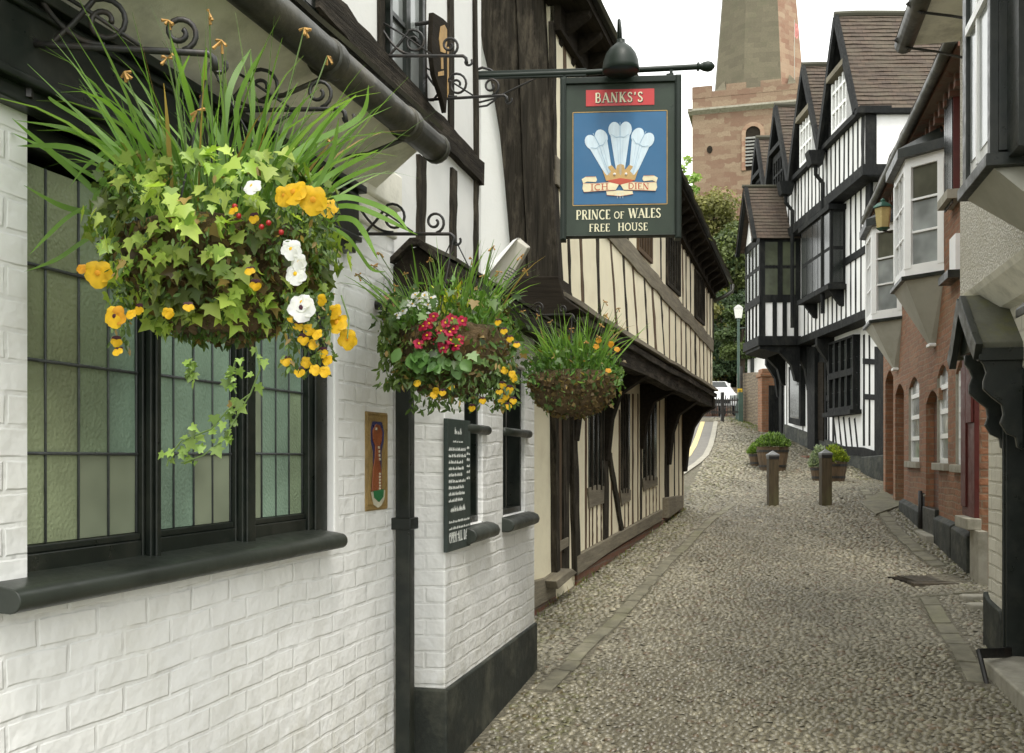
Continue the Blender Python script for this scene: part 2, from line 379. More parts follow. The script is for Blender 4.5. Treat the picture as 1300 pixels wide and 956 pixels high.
# serif lettering as strokes
def _el(cx, cy, rx, ry, a0, a1, n=10): return [(cx+rx*math.cos(R(a0+(a1-a0)*i/n)), cy+ry*math.sin(R(a0+(a1-a0)*i/n))) for i in range(n+1)]
K, k_ = .17, .07
GL = {
 'A': (.78, [([(.05,0),(.38,1)],k_),([(.36,1),(.72,0)],K),([(.16,.33),(.58,.33)],k_)], [(.05,0),(.72,0)]),
 'B': (.66, [([(.14,0),(.14,1)],K),([(.14,.965),(.36,.965)]+_el(.36,.745,.17,.22,90,-90)+[(.14,.525)],.1),([(.14,.52),(.38,.52)]+_el(.38,.278,.2,.243,90,-90)+[(.14,.035)],.11)], []),
 'C': (.72, [(_el(.42,.5,.34,.47,50,310,16),.13)], []),
 'D': (.78, [([(.14,0),(.14,1)],K),([(.14,.965),(.34,.965)]+_el(.34,.5,.34,.465,90,-90)+[(.14,.035)],.12)], []),
 'E': (.58, [([(.14,0),(.14,1)],K),([(.14,.965),(.52,.965)],k_),([(.14,.52),(.44,.52)],k_),([(.14,.035),(.54,.035)],k_),([(.52,.99),(.5,.82)],.05),([(.54,.01),(.52,.2)],.05)], []),
 'F': (.55, [([(.14,0),(.14,1)],K),([(.14,.965),(.52,.965)],k_),([(.14,.52),(.44,.52)],k_),([(.52,.99),(.5,.82)],.05)], [(.14,0)]),
 'H': (.8, [([(.14,0),(.14,1)],K),([(.64,0),(.64,1)],K),([(.14,.52),(.64,.52)],k_)], [(.14,0),(.64,0),(.14,.97),(.64,.97)]),
 'I': (.32, [([(.15,0),(.15,1)],K)], [(.15,0),(.15,.97)]),
 'K': (.74, [([(.14,0),(.14,1)],K),([(.62,1),(.18,.45)],k_),([(.28,.58),(.66,0)],K)], [(.14,0),(.14,.97),(.62,.97),(.66,0)]),
 'L': (.58, [([(.14,0),(.14,1)],K),([(.14,.035),(.54,.035)],k_),([(.54,.01),(.52,.2)],.05)], [(.14,.97)]),
 'N': (.82, [([(.12,0),(.12,1)],k_),([(.12,1),(.66,0)],K),([(.68,0),(.68,1)],k_)], [(.12,0),(.68,.97)]),
 'O': (.82, [(_el(.41,.5,.33,.46,0,360,20),.13)], []),
 'P': (.62, [([(.14,0),(.14,1)],K),([(.14,.965),(.34,.965)]+_el(.34,.71,.2,.255,90,-90)+[(.14,.455)],.1)], [(.14,0)]),
 'R': (.7, [([(.14,0),(.14,1)],K),([(.14,.965),(.34,.965)]+_el(.34,.73,.19,.235,90,-90)+[(.14,.495)],.1),([(.32,.5),(.62,0)],.15)], [(.14,0),(.64,0)]),
 'S': (.6, [([(.5,.8),(.43,.93),(.28,.965),(.13,.88),(.1,.72),(.2,.58),(.38,.47),(.5,.32),(.48,.13),(.32,.035),(.15,.06),(.07,.22)],.125)], []),
 'U': (.8, [([(.14,1),(.14,.3)]+_el(.39,.3,.25,.265,180,360)[1:-1]+[(.64,.3),(.64,1)],.12)], [(.14,.97),(.64,.97)]),
 'W': (1.08, [([(.06,1),(.3,0)],K),([(.3,0),(.52,.95)],k_),([(.5,1),(.76,0)],K),([(.76,0),(1.0,1)],k_)], [(.06,.97),(1.0,.97)]),
 "'": (.24, [([(.13,1),(.09,.72)],.12)], []), ' ': (.4, [], []), 'Y': (.72, [([(.05,1),(.36,.48)],K),([(.36,.48),(.66,1)],k_),([(.36,0),(.36,.5)],K)], []),
}
def text_w(t, h, cond=1, sp=.06): return sum((GL[c][0]+sp)*h*cond for c in t)
def text(mb, t, cx, z, h, d, cond=1.0, sp=.06, path=None, th=.0012, wk=1):
    x = cx-text_w(t, h, cond, sp)/2; n = 0
    for c in t:
        w, st, sf = GL[c]
        mp = lambda p: ((x+p[0]*h*cond), z+p[1]*h+(path(x+p[0]*h*cond-cx) if path else 0))
        for pts, ww in st:
            n += 1; mb.ribbon([mp(p) for p in pts], ww*h*wk, th, d+.00013*(n % 5))
        for p in sf:
            n += 1; q = mp(p); mb.ribbon([(q[0]-.15*h*cond, q[1]+.03*h), (q[0]+.15*h*cond, q[1]+.03*h)], .055*h*wk, th, d+.0007)
        x += (w+sp)*h*cond
# ================================================================ PUB (left, near)
WA = Frame(-2.08, .2927, 1); WB = Frame(-1.6655, .25, 1); WU = Frame(-2.25, .2927, 1)
pub = empty('pub', WA.world(WA.SY(3.5), 0, 0), 'whitewashed brick pub with leaded window, dark sill and jettied upper floor at left', 'pub')
SY = WA.SY
ws0, ws1, wz0, wz1 = 2.78, SY(4.42), 1.27, 2.56
endA = SY(5.06)
w = MB(WA); w.wall(.4, endA, -.6, 3.02, -.32, 0, [(ws0, ws1, wz0, wz1)]); w.build('brick_wall', m_pubbrick, pub)
# plaster reveal on the far jamb and around it
w = MB(WA); w.box(ws1-.012, ws1+.035, -.14, .004, wz0, 2.6);  w.build('window_reveal', m_whitepaint, pub, bevel=.008)
# window
GD, FD = -.070, -.022       # glass and mullion-face depths
mulS = [(WA.hit(173, 577, GD)[0], WA.hit(206, 577, FD)[0]), (WA.hit(292, 577, GD)[0], WA.hit(325, 577, FD)[0])]
lights = []; prev = ws0
for a, b in mulS:
    lights.append((prev, a)); prev = b
lights.append((prev, WA.hit(383, 577, GD)[0]))
wf_ = MB(WA); wf_.box(ws0, ws1-.012, -.12, -.05, wz0, wz0+.04); wf_.box(ws0-.04, ws1, -.16, -.03, wz1-.07, wz1+.1)
wf_.box(lights[-1][1], ws1-.012, -.12, -.035, wz0+.04, wz1-.07); wf_.box(lights[-1][1]+.035, ws1-.03, -.035, -.02, wz0+.04, wz1-.07)
wf_.box(ws0-.05, ws0+.02, -.12, -.04, wz0+.04, wz1-.07)
wob = wf_.build('window', m_blackpaint, pub, bevel=.005)
for a, b in mulS:
    w = MB(WA); w.box(a, b, -.12, -.045, wz0+.02, wz1-.07); w.box(a+.010, b-.008, -.045, FD, wz0+.02, wz1-.07); w.box(a+.024, b-.020, FD, FD+.012, wz0+.02, wz1-.07); w.build('mullion', m_blackpaint, wob, bevel=.004)
rows_z = [1.40, 1.654, 1.915, 2.18, 2.46]
for li, (a, b) in enumerate(lights):
    rail = MB(WA); gl = MB(WA); ld = MB(WA)
    rail.box(a+.003, b-.003, -.10, -.045, wz0+.03, 1.375); rail.box(a+.003, b-.003, -.095, -.052, 1.375, 1.398)
    a2, b2 = a+.010, b-.004; n = 4
    for j in range(4):
        for i in range(n):
            x0, x1 = a2+(b2-a2)*i/n, a2+(b2-a2)*(i+1)/n; z0, z1 = rows_z[j], rows_z[j+1]
            if li == 0: mi = 0 if i < 2 else (1 if i == 2 else 2)
            elif li == 1: mi = 2
            else: mi = [3, 2, 2, 1][i] if j < 2 else 2
            if j == 0 and i >= 2 and li < 2: mi = 3
            gl.m = mi; dd = GD+random.uniform(-.001, .001)
            gl.add([(x0, dd, z0), (x1, dd+random.uniform(-.002, .002), z0), (x1, dd, z1), (x0, dd+random.uniform(-.002, .002), z1)], [(0, 1, 2, 3)])
    for i in range(n+1):
        x = a2+(b2-a2)*i/n; ld.tube([(x, GD+.003, rows_z[0]), (x+random.uniform(-.002, .002), GD+.003, 1.9), (x, GD+.003, rows_z[-1])], .0038, 6)
    for z in rows_z[1:-1]:
        ld.tube([(a2, GD+.006, z), (b2, GD+.006, z-.003)], .0052, 6)
        for q in range(5): ld.tube([(a2+(b2-a2)*(q+.1)/5, GD+.009, z+.001), (a2+(b2-a2)*(q+.9)/5, GD+.009, z-.002)], .0025, 5)
    ro = rail.build('casement', m_blackpaint, wob, bevel=.005)
    gl.build('leaded_glass', [m_gh_olive, m_gh_green, m_gh_teal, m_g_clear], wob, recalc=False)
    ld.build('glazing_lead', m_lead, wob, smooth=True)
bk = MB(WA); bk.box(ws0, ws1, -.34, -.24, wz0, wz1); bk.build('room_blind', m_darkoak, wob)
# sill with rounded nose
sl = MB(WA); sa, sb = WA.hit(24, 700, .105)[0], WA.hit(441, 700, .105)[0]; zc = 1.279
prof = [(-.06, 1.25), (.075, 1.245)]+[(.075+.032*math.cos(R(a)), 1.277+.032*math.sin(R(a))) for a in range(-90, 91, 20)]+[(.06, 1.312), (-.06, 1.328)]
ns = 14
for i in range(ns):
    a, b = sa+(sb-sa)*i/ns, sa+(sb-sa)*(i+1)/ns
rings = []
b0 = len(sl.v)
for i in range(ns+1):
    a = sa+(sb-sa)*i/ns; jj = random.uniform(-.0025, .0025)
    for d, z in prof: sl.p((a, d+jj, z+jj*.6))
m_ = len(prof)
for i in range(ns):
    for k in range(m_): sl.f.append((b0+i*m_+k, b0+i*m_+(k+1) % m_, b0+(i+1)*m_+(k+1) % m_, b0+(i+1)*m_+k))
sl.f += [tuple(range(m_))[::-1], tuple(range(ns*m_, ns*m_+m_))]; sl.mi = [0]*len(sl.f)
so = sl.build('sill', m_sill, wob, bevel=.004)
# fascia board over the window, its mouldings and soffit
fa = MB(WA); fe = SY(4.52)
fa.box(.4, fe, -.01, .07, 2.62, 2.83); fa.box(.4, fe+.02, -.01, .10, 2.83, 2.862); fa.box(.4, fe+.01, -.01, .085, 2.795, 2.812); fa.box(.4, fe, -.12, .055, 2.56, 2.62); fa.box(.4, fe, .02, .085, 2.605, 2.63)
fa.build('fascia', m_blackpaint, pub, bevel=.005)
# sloping eaves soffit, gutter, slates over it
gs0, gs1 = .3, WA.hit(552, 195, .37)[0]
so_ = MB(WA); ce = gs1-.05
so_.hexa([(.3, 0.0, 2.86), (ce+.16, 0.0, 2.90), (ce, .33, 3.05), (.3, .33, 3.02), (.3, 0, 3.12), (ce+.16, 0, 3.12), (ce, .33, 3.12), (.3, .33, 3.12)])
so_.build('soffit', m_soffit, pub, bevel=.01)
co = MB(WA); co.box(ce+.02, endA+.01, -.02, .045, 2.88, 3.06); co.box(ce-.3, endA+.01, -.02, .02, 2.74, 2.90); co.build('cornice', m_soffit, pub, bevel=.015)
gu = MB(WA); gzc = 3.055
pth = [(gs0+(gs1-gs0)*i/10, .375, gzc+.012*(1-i/10)) for i in range(11)]
gu.tube(pth, .062, 16); gub = gu.build('gutter', m_gutter, pub, smooth=True)
gc = MB(WA)
for s_ in (WA.hit(415, 100, .37)[0], WA.hit(520, 170, .37)[0]-.05):
    gc = MB(WA)
    gc.tube([(s_-.03, .375, gzc), (s_-.02, .375, gzc), (s_+.02, .375, gzc), (s_+.03, .375, gzc)], .071, 16); gc.tube([(s_, .375, gzc-.06), (s_, .2, gzc-.11), (s_, .03, gzc-.12)], .009, 6); gc.build('gutter_collar', m_gutter, gub, smooth=True)
gc = MB(WA)
gc.tube([(gs1-.02, .375, gzc), (gs1+.012, .375, gzc)], .068, 16)
gc.build('gutter_end', m_gutter, gub, smooth=True)
rf = MB(None); o = WA.world(.3, .40, 3.135); u = WA.world(1, 0, 0)-WA.world(0, 0, 0); v = WA.world(0, -.55, .34)-WA.world(0, 0, 0)
roof(rf, o, u, v, gs1-.3, .62, .16, .018, .3); rf.build('tiled_eave', m_slate, pub, recalc=False)
# upper storey
up = MB(WU); U1 = WU.SY(6.95)
up.box(.5, U1, -.25, 0, 2.6, 6.6); up.build('upper_wall', m_plaster, pub)
rt_ = MB(); o = WU.world(.4, .35, 6.55); u = WU.world(U1+.1, .35, 6.55)-o; v = WU.world(.4, -2.6, 9)-o; roof(rt_, o, u, v, u.length, v.length, .2, .03, .3); rt_.build('slate_roof', m_slate, pub, recalc=False)
MB(WU).box(.4, U1+.05, -.1, .3, 6.45, 6.56).build('eaves_board', m_darkoak, pub)
pf = [(-.5, 2.95), (.02, 2.95), (.02, 3.05)]
def stud(mb, fr, p_top, p_bot, w, dd=.03, d=0.0, wob=.1):
    a = fr.hit(*p_top, d); b = fr.hit(*p_bot, d); mb.beam(b, a, w, -.04, dd, 8, wob); return mb
def beamo(name, fr, p0, p1, wd, mat, parent, dd=.03, seg=10, wob=.06, d=0.0, **kw):
    a = fr.hit(*p0, d); b = fr.hit(*p1, d); return MB(fr).beam(a, b, wd, -.04, dd, seg, wob, **kw).build(name, mat, parent)
beamo('bressummer', WU, (395, -8), (607, 223), .155, m_oakh, pub, .045, 18, .1)
for xt, yt, xb, yb, wd in ((396, -420, 417, 62, .17), (481, -420, 482, 118, .07), (528, -420, 536, 160, .09), (569, -400, 571, 190, .08), (598, -380, 603, 210, .06), (330, -420, 334, 0, .12), (270, -420, 274, 0, .12),
                           (533, 200, 532, 330, .11), (574, 215, 573, 330, .09), (603, 226, 602, 350, .06), (455, 120, 455, 300, .1)):
    stud(MB(WU), WU, (xt, yt), (xb, yb), wd, .02).build('stud', m_oakv, pub)
# window of the upper floor
uw = MB(WU); a0 = WU.S(487); a1 = WU.S(531); zb = WU.hit(510, 196)[1]-.05
uw.box(a0, a1, -.02, .012, 3.72, 6); g2 = MB(WU); g2.add([(a0, .016, 3.75), (a1, .016, 3.75), (a1, .016, 6), (a0, .016, 6)], [(0, 1, 2, 3)])
u_w = uw.build('window', m_blackpaint, pub); g2.build('window_glass', m_g_curtain, u_w, recalc=False)
fr_ = MB(WU)
for s_, ww in ((a0, .03), ((a0*.55+a1*.45), .06), (a1-.03, .04)): fr_.box(s_, s_+ww, .0, .04, 3.7, 6)
for z in (3.72, 4.02, 4.42, 4.85, 5.3): fr_.box(a0, a1, .0, .035, z, z+.025)
fr_.build('window_frame', m_blackpaint, u_w)
uw = MB(WU); a0, a1 = WU.S(345), WU.S(400); uw.box(a0, a1, -.02, .02, 3.62, 6)
u_w = uw.build('window', m_blackpaint, pub)
g2 = MB(WU)
for i in range(3):
    for j in range(5): g2.box(a0+.03+(a1-a0-.05)*i/3, a0+.015+(a1-a0-.05)*(i+1)/3, .018, .024, 3.68+j*.28, 3.93+j*.28)
g2.build('window_glass', m_g_dark, u_w)

# ---- side room of the pub
nb = SY(0); bS = WB.SY
b0, b1 = bS(5.25), bS(7.33)
wa0, wa1, wb0, wb1 = WB.S(590), WB.S(613), WB.S(639), WB.S(667)
wbk = MB(WB); wbk.wall(b0, b1, -.5, 2.62, -.36, 0, [(wa0, wa1, 1.25, 2.25), (wb0, wb1, 1.25, 2.25)]); wbk.build('brick_wall', m_pubbrick, pub, bevel=.012)
pl = MB(WB); pl.box(b0-.03, b1+.012, -.37, .02, -.6, .415); pl.build('plinth', m_plinth, pub, bevel=.015)
for a, b in ((wa0, wa1), (wb0, wb1)):
    wf = MB(WB); wf.box(a, a+.035, -.16, -.03, 1.25, 2.25); wf.box(b-.035, b, -.16, -.03, 1.25, 2.25); wf.box((a+b)/2-.02, (a+b)/2+.02, -.15, -.06, 1.25, 2.25); wf.box(a, b, -.16, -.03, 1.25, 1.29); wf.box(a, b, -.16, -.03, 2.2, 2.25)
    wo = wf.build('window', m_blackpaint, pub, bevel=.004)
    MB(WB).add([(a, -.12, 1.25), (b, -.12, 1.25), (b, -.12, 2.25), (a, -.12, 2.25)], [(0, 1, 2, 3)]).build('window_glass', m_g_dark, wo, recalc=False)
    MB(WB).tube([(a-.01, -.0, 1.80), (b+.07, .01, 1.795)], .028, 10).build('transom', m_sill, wo, smooth=True)
    s2 = MB(WB); s2.prism([(-.1, 1.15), (.045, 1.15), (.075, 1.165), (.085, 1.195), (.072, 1.222), (.04, 1.238), (-.1, 1.26)], a-.04, b+.10, 's'); s2.build('sill', m_sill, wo, bevel=.008)
cn = MB(WB)   # porch roof: dark boarded end and bargeboard along the eave
c0 = bS(5.0); c1 = bS(7.95)
for i in range(1):
    cn.prism([(-.24, 2.56), (-.11, 2.69), (-.06, 2.70), (.10, 2.585), (.10, 2.50), (-.24, 2.47)], c0, c1, 's')
cno = cn.build('porch_roof', m_darkoak, pub, bevel=.01)
be = MB(WB); be.prism([(.085, 2.49), (.125, 2.50), (.13, 2.60), (-.05, 2.735), (-.09, 2.735), (-.26, 2.585), (-.26, 2.56), (-.09, 2.70), (-.05, 2.70), (.09, 2.585)], c0-.04, c0+.02, 's')
be.prism([(.10, 2.47), (.13, 2.47), (.14, 2.60), (.10, 2.61)], c0-.02, c1, 's'); be.build('bargeboard', m_oakh, cno)
sr = MB(WB); sr.prism([(-.07, 2.715), (.145, 2.612), (.15, 2.628), (-.06, 2.735)], c0-.03, c1, 's'); sr.build('roof_edge', m_slate, cno)
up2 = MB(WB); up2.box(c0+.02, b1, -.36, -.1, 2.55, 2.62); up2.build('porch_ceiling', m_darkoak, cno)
# link wall behind the downpipe
lk = MB(WA); lk.box(endA-.02, SY(5.6), -.32, -.03, -.5, 2.6); lk.build('recess_wall', m_pubbrick, pub)
dp = MB(WA); q0 = WA.S(501.5, .012); dp.box(q0, q0+.07, .012, .092, -.1, 2.5)
dpo = dp.build('downpipe', m_blackpaint, pub, bevel=.006)
cl = MB(WA)
for z in (1.30,): cl.box(q0-.02, q0+.09, -.01, .105, z-.03, z+.03); 
cl.build('pipe_clip', m_blackpaint, dpo, bevel=.006)

# ---- plaque
pq = empty('wall_plaque', WA.world(WA.S(476), 0, 1.4), 'tall narrow glazed relief plaque with red brown figure and green base on white brick', 'plaque')
a0, z1 = WA.hit(463, 524); a1, z0 = WA.hit(490, 648)
z0 = 1.38; z1 = 1.855
m_gold = M('ochre_glaze', (.30,.20,.07), .35, .35, 14, bump=.7, bscale=40); m_rbrown = M('red_brown_glaze', (.26,.075,.025), .35, .3, 12, bump=.5, bscale=40)
m_blueg = M('blue_glaze', (.03,.035,.12), .3, .3, 10); m_greeng = M('green_glaze', (.03,.17,.06), .3, .2, 10); m_creamg = M('cream_glaze', (.62,.58,.45), .35, .15, 20, bump=.5)
p_ = MB(WA); p_.box(a0, a1, .0, .008, z0, z1)
for k in range(2):
    e = .012+k*.014; p_.wall(a0+.004+k*.02, a1-.004-k*.02, z0+.006+k*.02, z1-.006-k*.02, .007, .012-k*.0015, [(a0+e+k*.02, a1-e-k*.02, z0+e+k*.02, z1-e-k*.02)])
p_.build('plaque_border', m_gold, pq, bevel=.003)
sc_ = (a1-a0)/.25; cx = (a0+a1)/2; hh = z1-z0
def blob(pts, lo, hi, mt, nm):
    MB(WA).prism([(cx+x*(a1-a0), z0+z*hh) for x, z in pts], lo, hi).build(nm, mt, pq, bevel=.003)
blob([(-.3,.70),(-.32,.80),(-.22,.90),(0,.93),(.22,.90),(.32,.80),(.30,.70),(.2,.6),(.2,.2),(-.2,.2),(-.2,.6)], .007, .010, m_blueg, 'plaque_field')
blob([(-.24,.72),(-.26,.81),(-.1,.88),(.08,.87),(.2,.8),(.16,.70),(.10,.66),(.08,.5),(.14,.4),(.15,.28),(.14,.2),(-.3,.2),(-.24,.4),(-.15,.55),(-.14,.66)], .0095, .016, m_rbrown, 'plaque_figure')
blob([(-.32,.19),(.34,.2),(.30,.1),(.15,.04),(0,.02),(-.2,.06)], .0095, .014, m_creamg, 'plaque_scroll')
blob([(-.24,.2),(.24,.21),(.22,.13),(.02,.08),(-.2,.13)], .0135, .019, m_greeng, 'plaque_base')
dts = MB(WA)
for i in range(6): dts.lathe((cx+(.04+.01*(i % 2))*(a1-a0), .016, z0+hh*(.22+i*.03)), [(0, -.006), (.007, -.003), (.007, .003), (0, .006)], 8)
for x, z in ((0, .64), (.02, .6), (.03, .56), (-.12, .83), (.05, .52)): dts.box(cx+(x-.03)*(a1-a0), cx+(x+.04)*(a1-a0), .0155, .018, z0+hh*(z-.012), z0+hh*(z+.012))
dts.build('plaque_detail', m_creamg, pq)

# ---- chalkboard
cbd = empty('chalkboard', WB.world(WB.S(582), 0, 1.2), 'narrow dark chalkboard covered in white chalk handwriting beside the pub window', 'menu board')
m_slateb = M('chalkboard_green', (.028,.042,.036), .6, .25, 5, stain=(.07,.08,.075), sk=.5, bump=.1); m_chalk = M('chalk', (.72,.74,.70), .9, .15, 60, bump=0)
k0, k1 = WB.hit(567.5, 533, .02)[0], WB.hit(597, 533, .02)[0]; cz0, cz1 = 1.135, 1.84
MB(WB).box(k0, k1, .0, .022, cz0, cz1).build('board', m_slateb, cbd, bevel=.003)
ck = MB(WB); kw = k1-k0
def scrawl(x0, x1, z, h, wd=.0035):
    x = x0; i = 0
    while x < x1:
        L = random.uniform(.025, .06); pts = []
        n = int(L/.005)
        for j in range(n+1):
            pts.append((min(x+L*j/n, x1), z+(h*.5 if j % 2 else 0)*random.uniform(.5, 1.6)))
        if len(pts) > 2 and pts[-1][0] > pts[0][0]+.006: ck.ribbon(pts, wd, .0008, .0222+.0002*(i % 4)); i += 1
        x += L+.012
z = cz1-.05
scrawl(k0+.13, k0+.26, z-.03, .045, .006); scrawl(k0+.1, k0+.28, z-.075, .012, .003)
rowz = [z-.12-.034*i for i in range(9)]
for i, q in enumerate(rowz):
    scrawl(k0+.025, k0+random.uniform(.26, .33), q, .022, .006)
    if i < 6: scrawl(k1-.075, k1-.02, q+.012, .02, .005)
scrawl(k0+.06, k0+.33, z-.445, .04, .008)
for q in (.505, .54, .575): scrawl(k0+.03, k1-.03 if q < .57 else k0+.2, z-q, .018, .004)
t_ = 'OPEN ALL DAY'
text(ck, t_, (k0+k1)/2, cz0+.045, .055, .0225, cond=(kw-.06)/text_w(t_, .055), wk=.7)
ck.build('chalk_writing', m_chalk, cbd)

# ---- shaped painted board on the upper wall
sbd = empty('shield_board', WU.world(WU.S(560), .1, 4), 'dark curved wooden board tapering to a point with gold painted figure on upper wall', 'wall sign')
px = lambda x, y: WU.hit(x, y, .12)
poly = [px(547, 16), px(552, 19), px(560, 24), px(567, 31), px(568, 60), px(567, 100), px(565, 125), px(563.5, 144), px(558, 122), px(549, 95), px(545, 60)]
MB(WU).prism(poly, .105, .135).build('board', m_darkoak, sbd, bevel=.004)
m_goldp = M('faded_gold_paint', (.40,.25,.09), .6, .3, 10, bump=.2)
MB(WU).prism([px(556,34), px(561,32), px(564,38), px(564,55), px(562,68), px(556,66), px(554,50)], .134, .138).build('painted_figure', m_goldp, sbd)
g_ = MB(WU); g_.prism([px(564.5,60), px(566.5,60), px(566.3,118), px(564.8,124)], .134, .138); g_.prism([px(556.5,72), px(559,72), px(559.5,88), px(557,88)], .134, .138); g_.prism([px(553,92), px(560,90), px(560,96), px(553,97)], .134, .138)
g_.build('painted_staff', m_goldp, sbd)
MB(WU).tube([(px(549, 28)[0], 0, px(549, 28)[1]), (px(549, 28)[0], .11, px(549, 28)[1])], .012).build('wall_pin', m_iron, sbd)

# ---- iron basket brackets
def spiral(c, r, a0, turns, n=22, ux=(1,0,0), uz=(0,0,1), r1=.25):
    out = []
    for i in range(n+1):
        u = i/n; a = R(a0)+turns*2*math.pi*u; rr = r*(1-u*(1-r1)); out.append(Vector(c)+Vector(ux)*rr*math.cos(a)+Vector(uz)*rr*math.sin(a))
    return out
def bracket(wallp, tip, label, big=1.0, thick=.008, strut=True, backplate=.28, low=False):
    wp, tp = Vector(wallp), Vector(tip); L = (tp-wp).length; x = (tp-wp).normalized(); up = Vector((0,0,1))
    rt = empty('basket_bracket', wp, label, 'bracket', 'scrolled iron basket brackets')
    a = MB(); a.tube([wp+(tp-wp)*i/6 for i in range(7)]+[tp+x*.015-up*.012, tp+x*.02-up*.045], thick, 8); a.build('arm', m_iron, rt, smooth=True)
    MB().tube([wp+up*.2*big, wp-up*backplate*.5], thick*1.3, 6).build('backplate', m_iron, rt)
    sc = MB(); r = .07*big
    sc.tube([wp+up*.02]+[wp+x*L*(.04+.13*u)+up*(.09*big*math.sin(-math.pi*u*.9)*.35+.015+.02*u) for u in (.3,.6,1)]+[wp+x*L*.24+up*.06*big, wp+x*L*.34+up*.12*big]+spiral(wp+x*L*.42+up*r*1.05, r*.95, 115, -1.35, ux=x), thick*.8, 6)
    sc.tube(spiral(wp+x*L*.84+up*r*.78, r*.72, -80, 1.35, ux=x), thick*.8, 6)
    pts = []
    for i in range(15):
        u = i/14; pts.append(wp+x*(L*.02+L*.40*u)+up*(.15*big*(1-u)**2*math.cos(u*1.2)+.008+(.10*big if False else 0)*u))
    sc.tube(pts, thick*.8, 6)
    if strut: sc.tube([wp+up*.19*big, wp+x*L*.3+up*.11*big, wp+x*L*.62+up*.01, ], thick*.6, 6)
    if low: 
        sc.tube([wp-up*.13, wp+x*L*.25-up*.12, wp+x*L*.5-up*.05, wp+x*L*.7], thick*.7, 6)
    sc.build('scroll', m_iron, rt, smooth=True)
    h = MB(); h.tube(spiral(tp+x*.03-up*.03, .02, 180, .6, ux=x, n=8, r1=.9), thick*.7, 6); h.build('hook', m_iron, rt)
    return rt
bracket(P(36, 56, 2.60), P(264, 68, 2.66), 'largest scrolled black bracket at top left carrying the big ivy and pansy basket', .95, .0095)
bracket(P(262, 141, 3.40), P(432, 138, 3.33), 'empty scrolled black bracket under the gutter between the two nearer flower baskets', 1.0, .008, low=True)
bracket(P(448, 297, 4.62), P(572, 297, 4.5), 'scrolled black bracket above the porch end carrying the basket with crimson primroses', 1.0, .008)
bracket(P(481, 71, 5.30), P(588, 71, 5.22), 'upper scrolled bracket fixed beside the upstairs window of the pub', 1.0, .009)
bracket(P(538, 127, 5.95), P(640, 121, 5.80), 'scrolled bracket under the pointed painted board on the upper wall', 1.05, .009)
bracket(P(655, 401, 6.62), P(726, 399, 6.35), 'plain iron bracket carrying the farthest hanging basket', .6, .006, strut=False)

# ---- round glass wall lamp and floodlight
m_glassy = M('clear_lamp_glass', (.9,.92,.9), .03, .05, 5, bump=.05); m_glassy.node_tree.nodes['Principled BSDF'].inputs['Transmission Weight'].default_value = 1.0; m_glassy.node_tree.nodes['Principled BSDF'].inputs['IOR'].default_value = 1.12
m_peach = M('amber_bulb', (.75,.42,.22), .35, .1, 5, bump=0); m_lampw = M('grey_lamp_housing', (.55,.53,.46), .5, .12, 6, stain=(.35,.33,.26), sk=.6, bump=.15)
wl = empty('wall_lamp', P(497, 385, 4.95), 'round clear glass wall lamp with amber bulb on white brick under the bracket', 'lamp')
c = P(484, 383, 4.80); ax = Vector((-.55, -.83, 0)).normalized()
def lathe_dir(mb, c, ax, prof, n=20):
    a = ax.orthogonal().normalized(); b = ax.cross(a); base = len(mb.v); m = len(prof)
    for r, h in prof:
        for k in range(n):
            w = 2*math.pi*k/n; mb.v.append(tuple(Vector(c)+ax*h+a*r*math.cos(w)+b*r*math.sin(w)))
    for i in range(m-1):
        for k in range(n): mb.f.append((base+i*n+k, base+i*n+(k+1) % n, base+(i+1)*n+(k+1) % n, base+(i+1)*n+k)); mb.mi.append(0)
    mb.f += [tuple(range(base, base+n))[::-1], tuple(range(base+(m-1)*n, base+m*n))]; mb.mi += [0, 0]
    return mb
axl = Vector((-.9, -.35, 0)).normalized()
lathe_dir(MB(), c, axl, [(.115, -.03), (.122, -.02), (.118, .0), (.105, .02), (.08, .04), (.001, .052)], 24).build('glass_disc', m_glassy, wl, smooth=True)
lathe_dir(MB(), c-axl*.10, axl, [(.02, 0), (.035, .02), (.04, .05), (.03, .08), (.001, .09)], 14).build('bulb', m_peach, wl, smooth=True)
MB().tube([WA.world(WA.SY(4.9), 0, c.z), c-axl*.08], .02, 10).build('lamp_arm', m_iron, wl)
fl = empty('floodlight', P(640, 350, 6.2), 'tilted pale grey box floodlight on top of the porch roof', 'floodlight')
A = lambda x, y, Y: P(x, y, Y)
f_ = MB(); f_.hexa([A(612,345,6.05), A(640,368,6.05), A(645,366,6.25), A(618,343,6.3), A(655,303,6.0), A(671,314,5.98), A(674,314,6.2), A(660,302,6.3)]); f_.build('housing', m_lampw, fl, bevel=.01)
f2 = MB(); f2.hexa([A(611,347,6.0), A(617,352,5.99), A(619,352,6.3), A(612,346,6.3), A(651,305,5.97), A(657,302,5.95), A(662,302,6.3), A(655,304,6.3)]); f2.build('lamp_glass', m_whitepaint, fl, bevel=.004)
f3 = MB()
for i in range(5): u = .12+.07*i; f3.tube([A(636+ (660-636)*u, 360+(308-360)*u, 5.99), A(648+(671-648)*u, 366+(314-366)*u, 5.98)], .004, 5)
f3.build('cooling_fin', m_iron, fl)
MB().tube([A(640, 366, 6.15), A(642, 392, 6.3)], .015).build('lamp_stand', m_iron, fl)

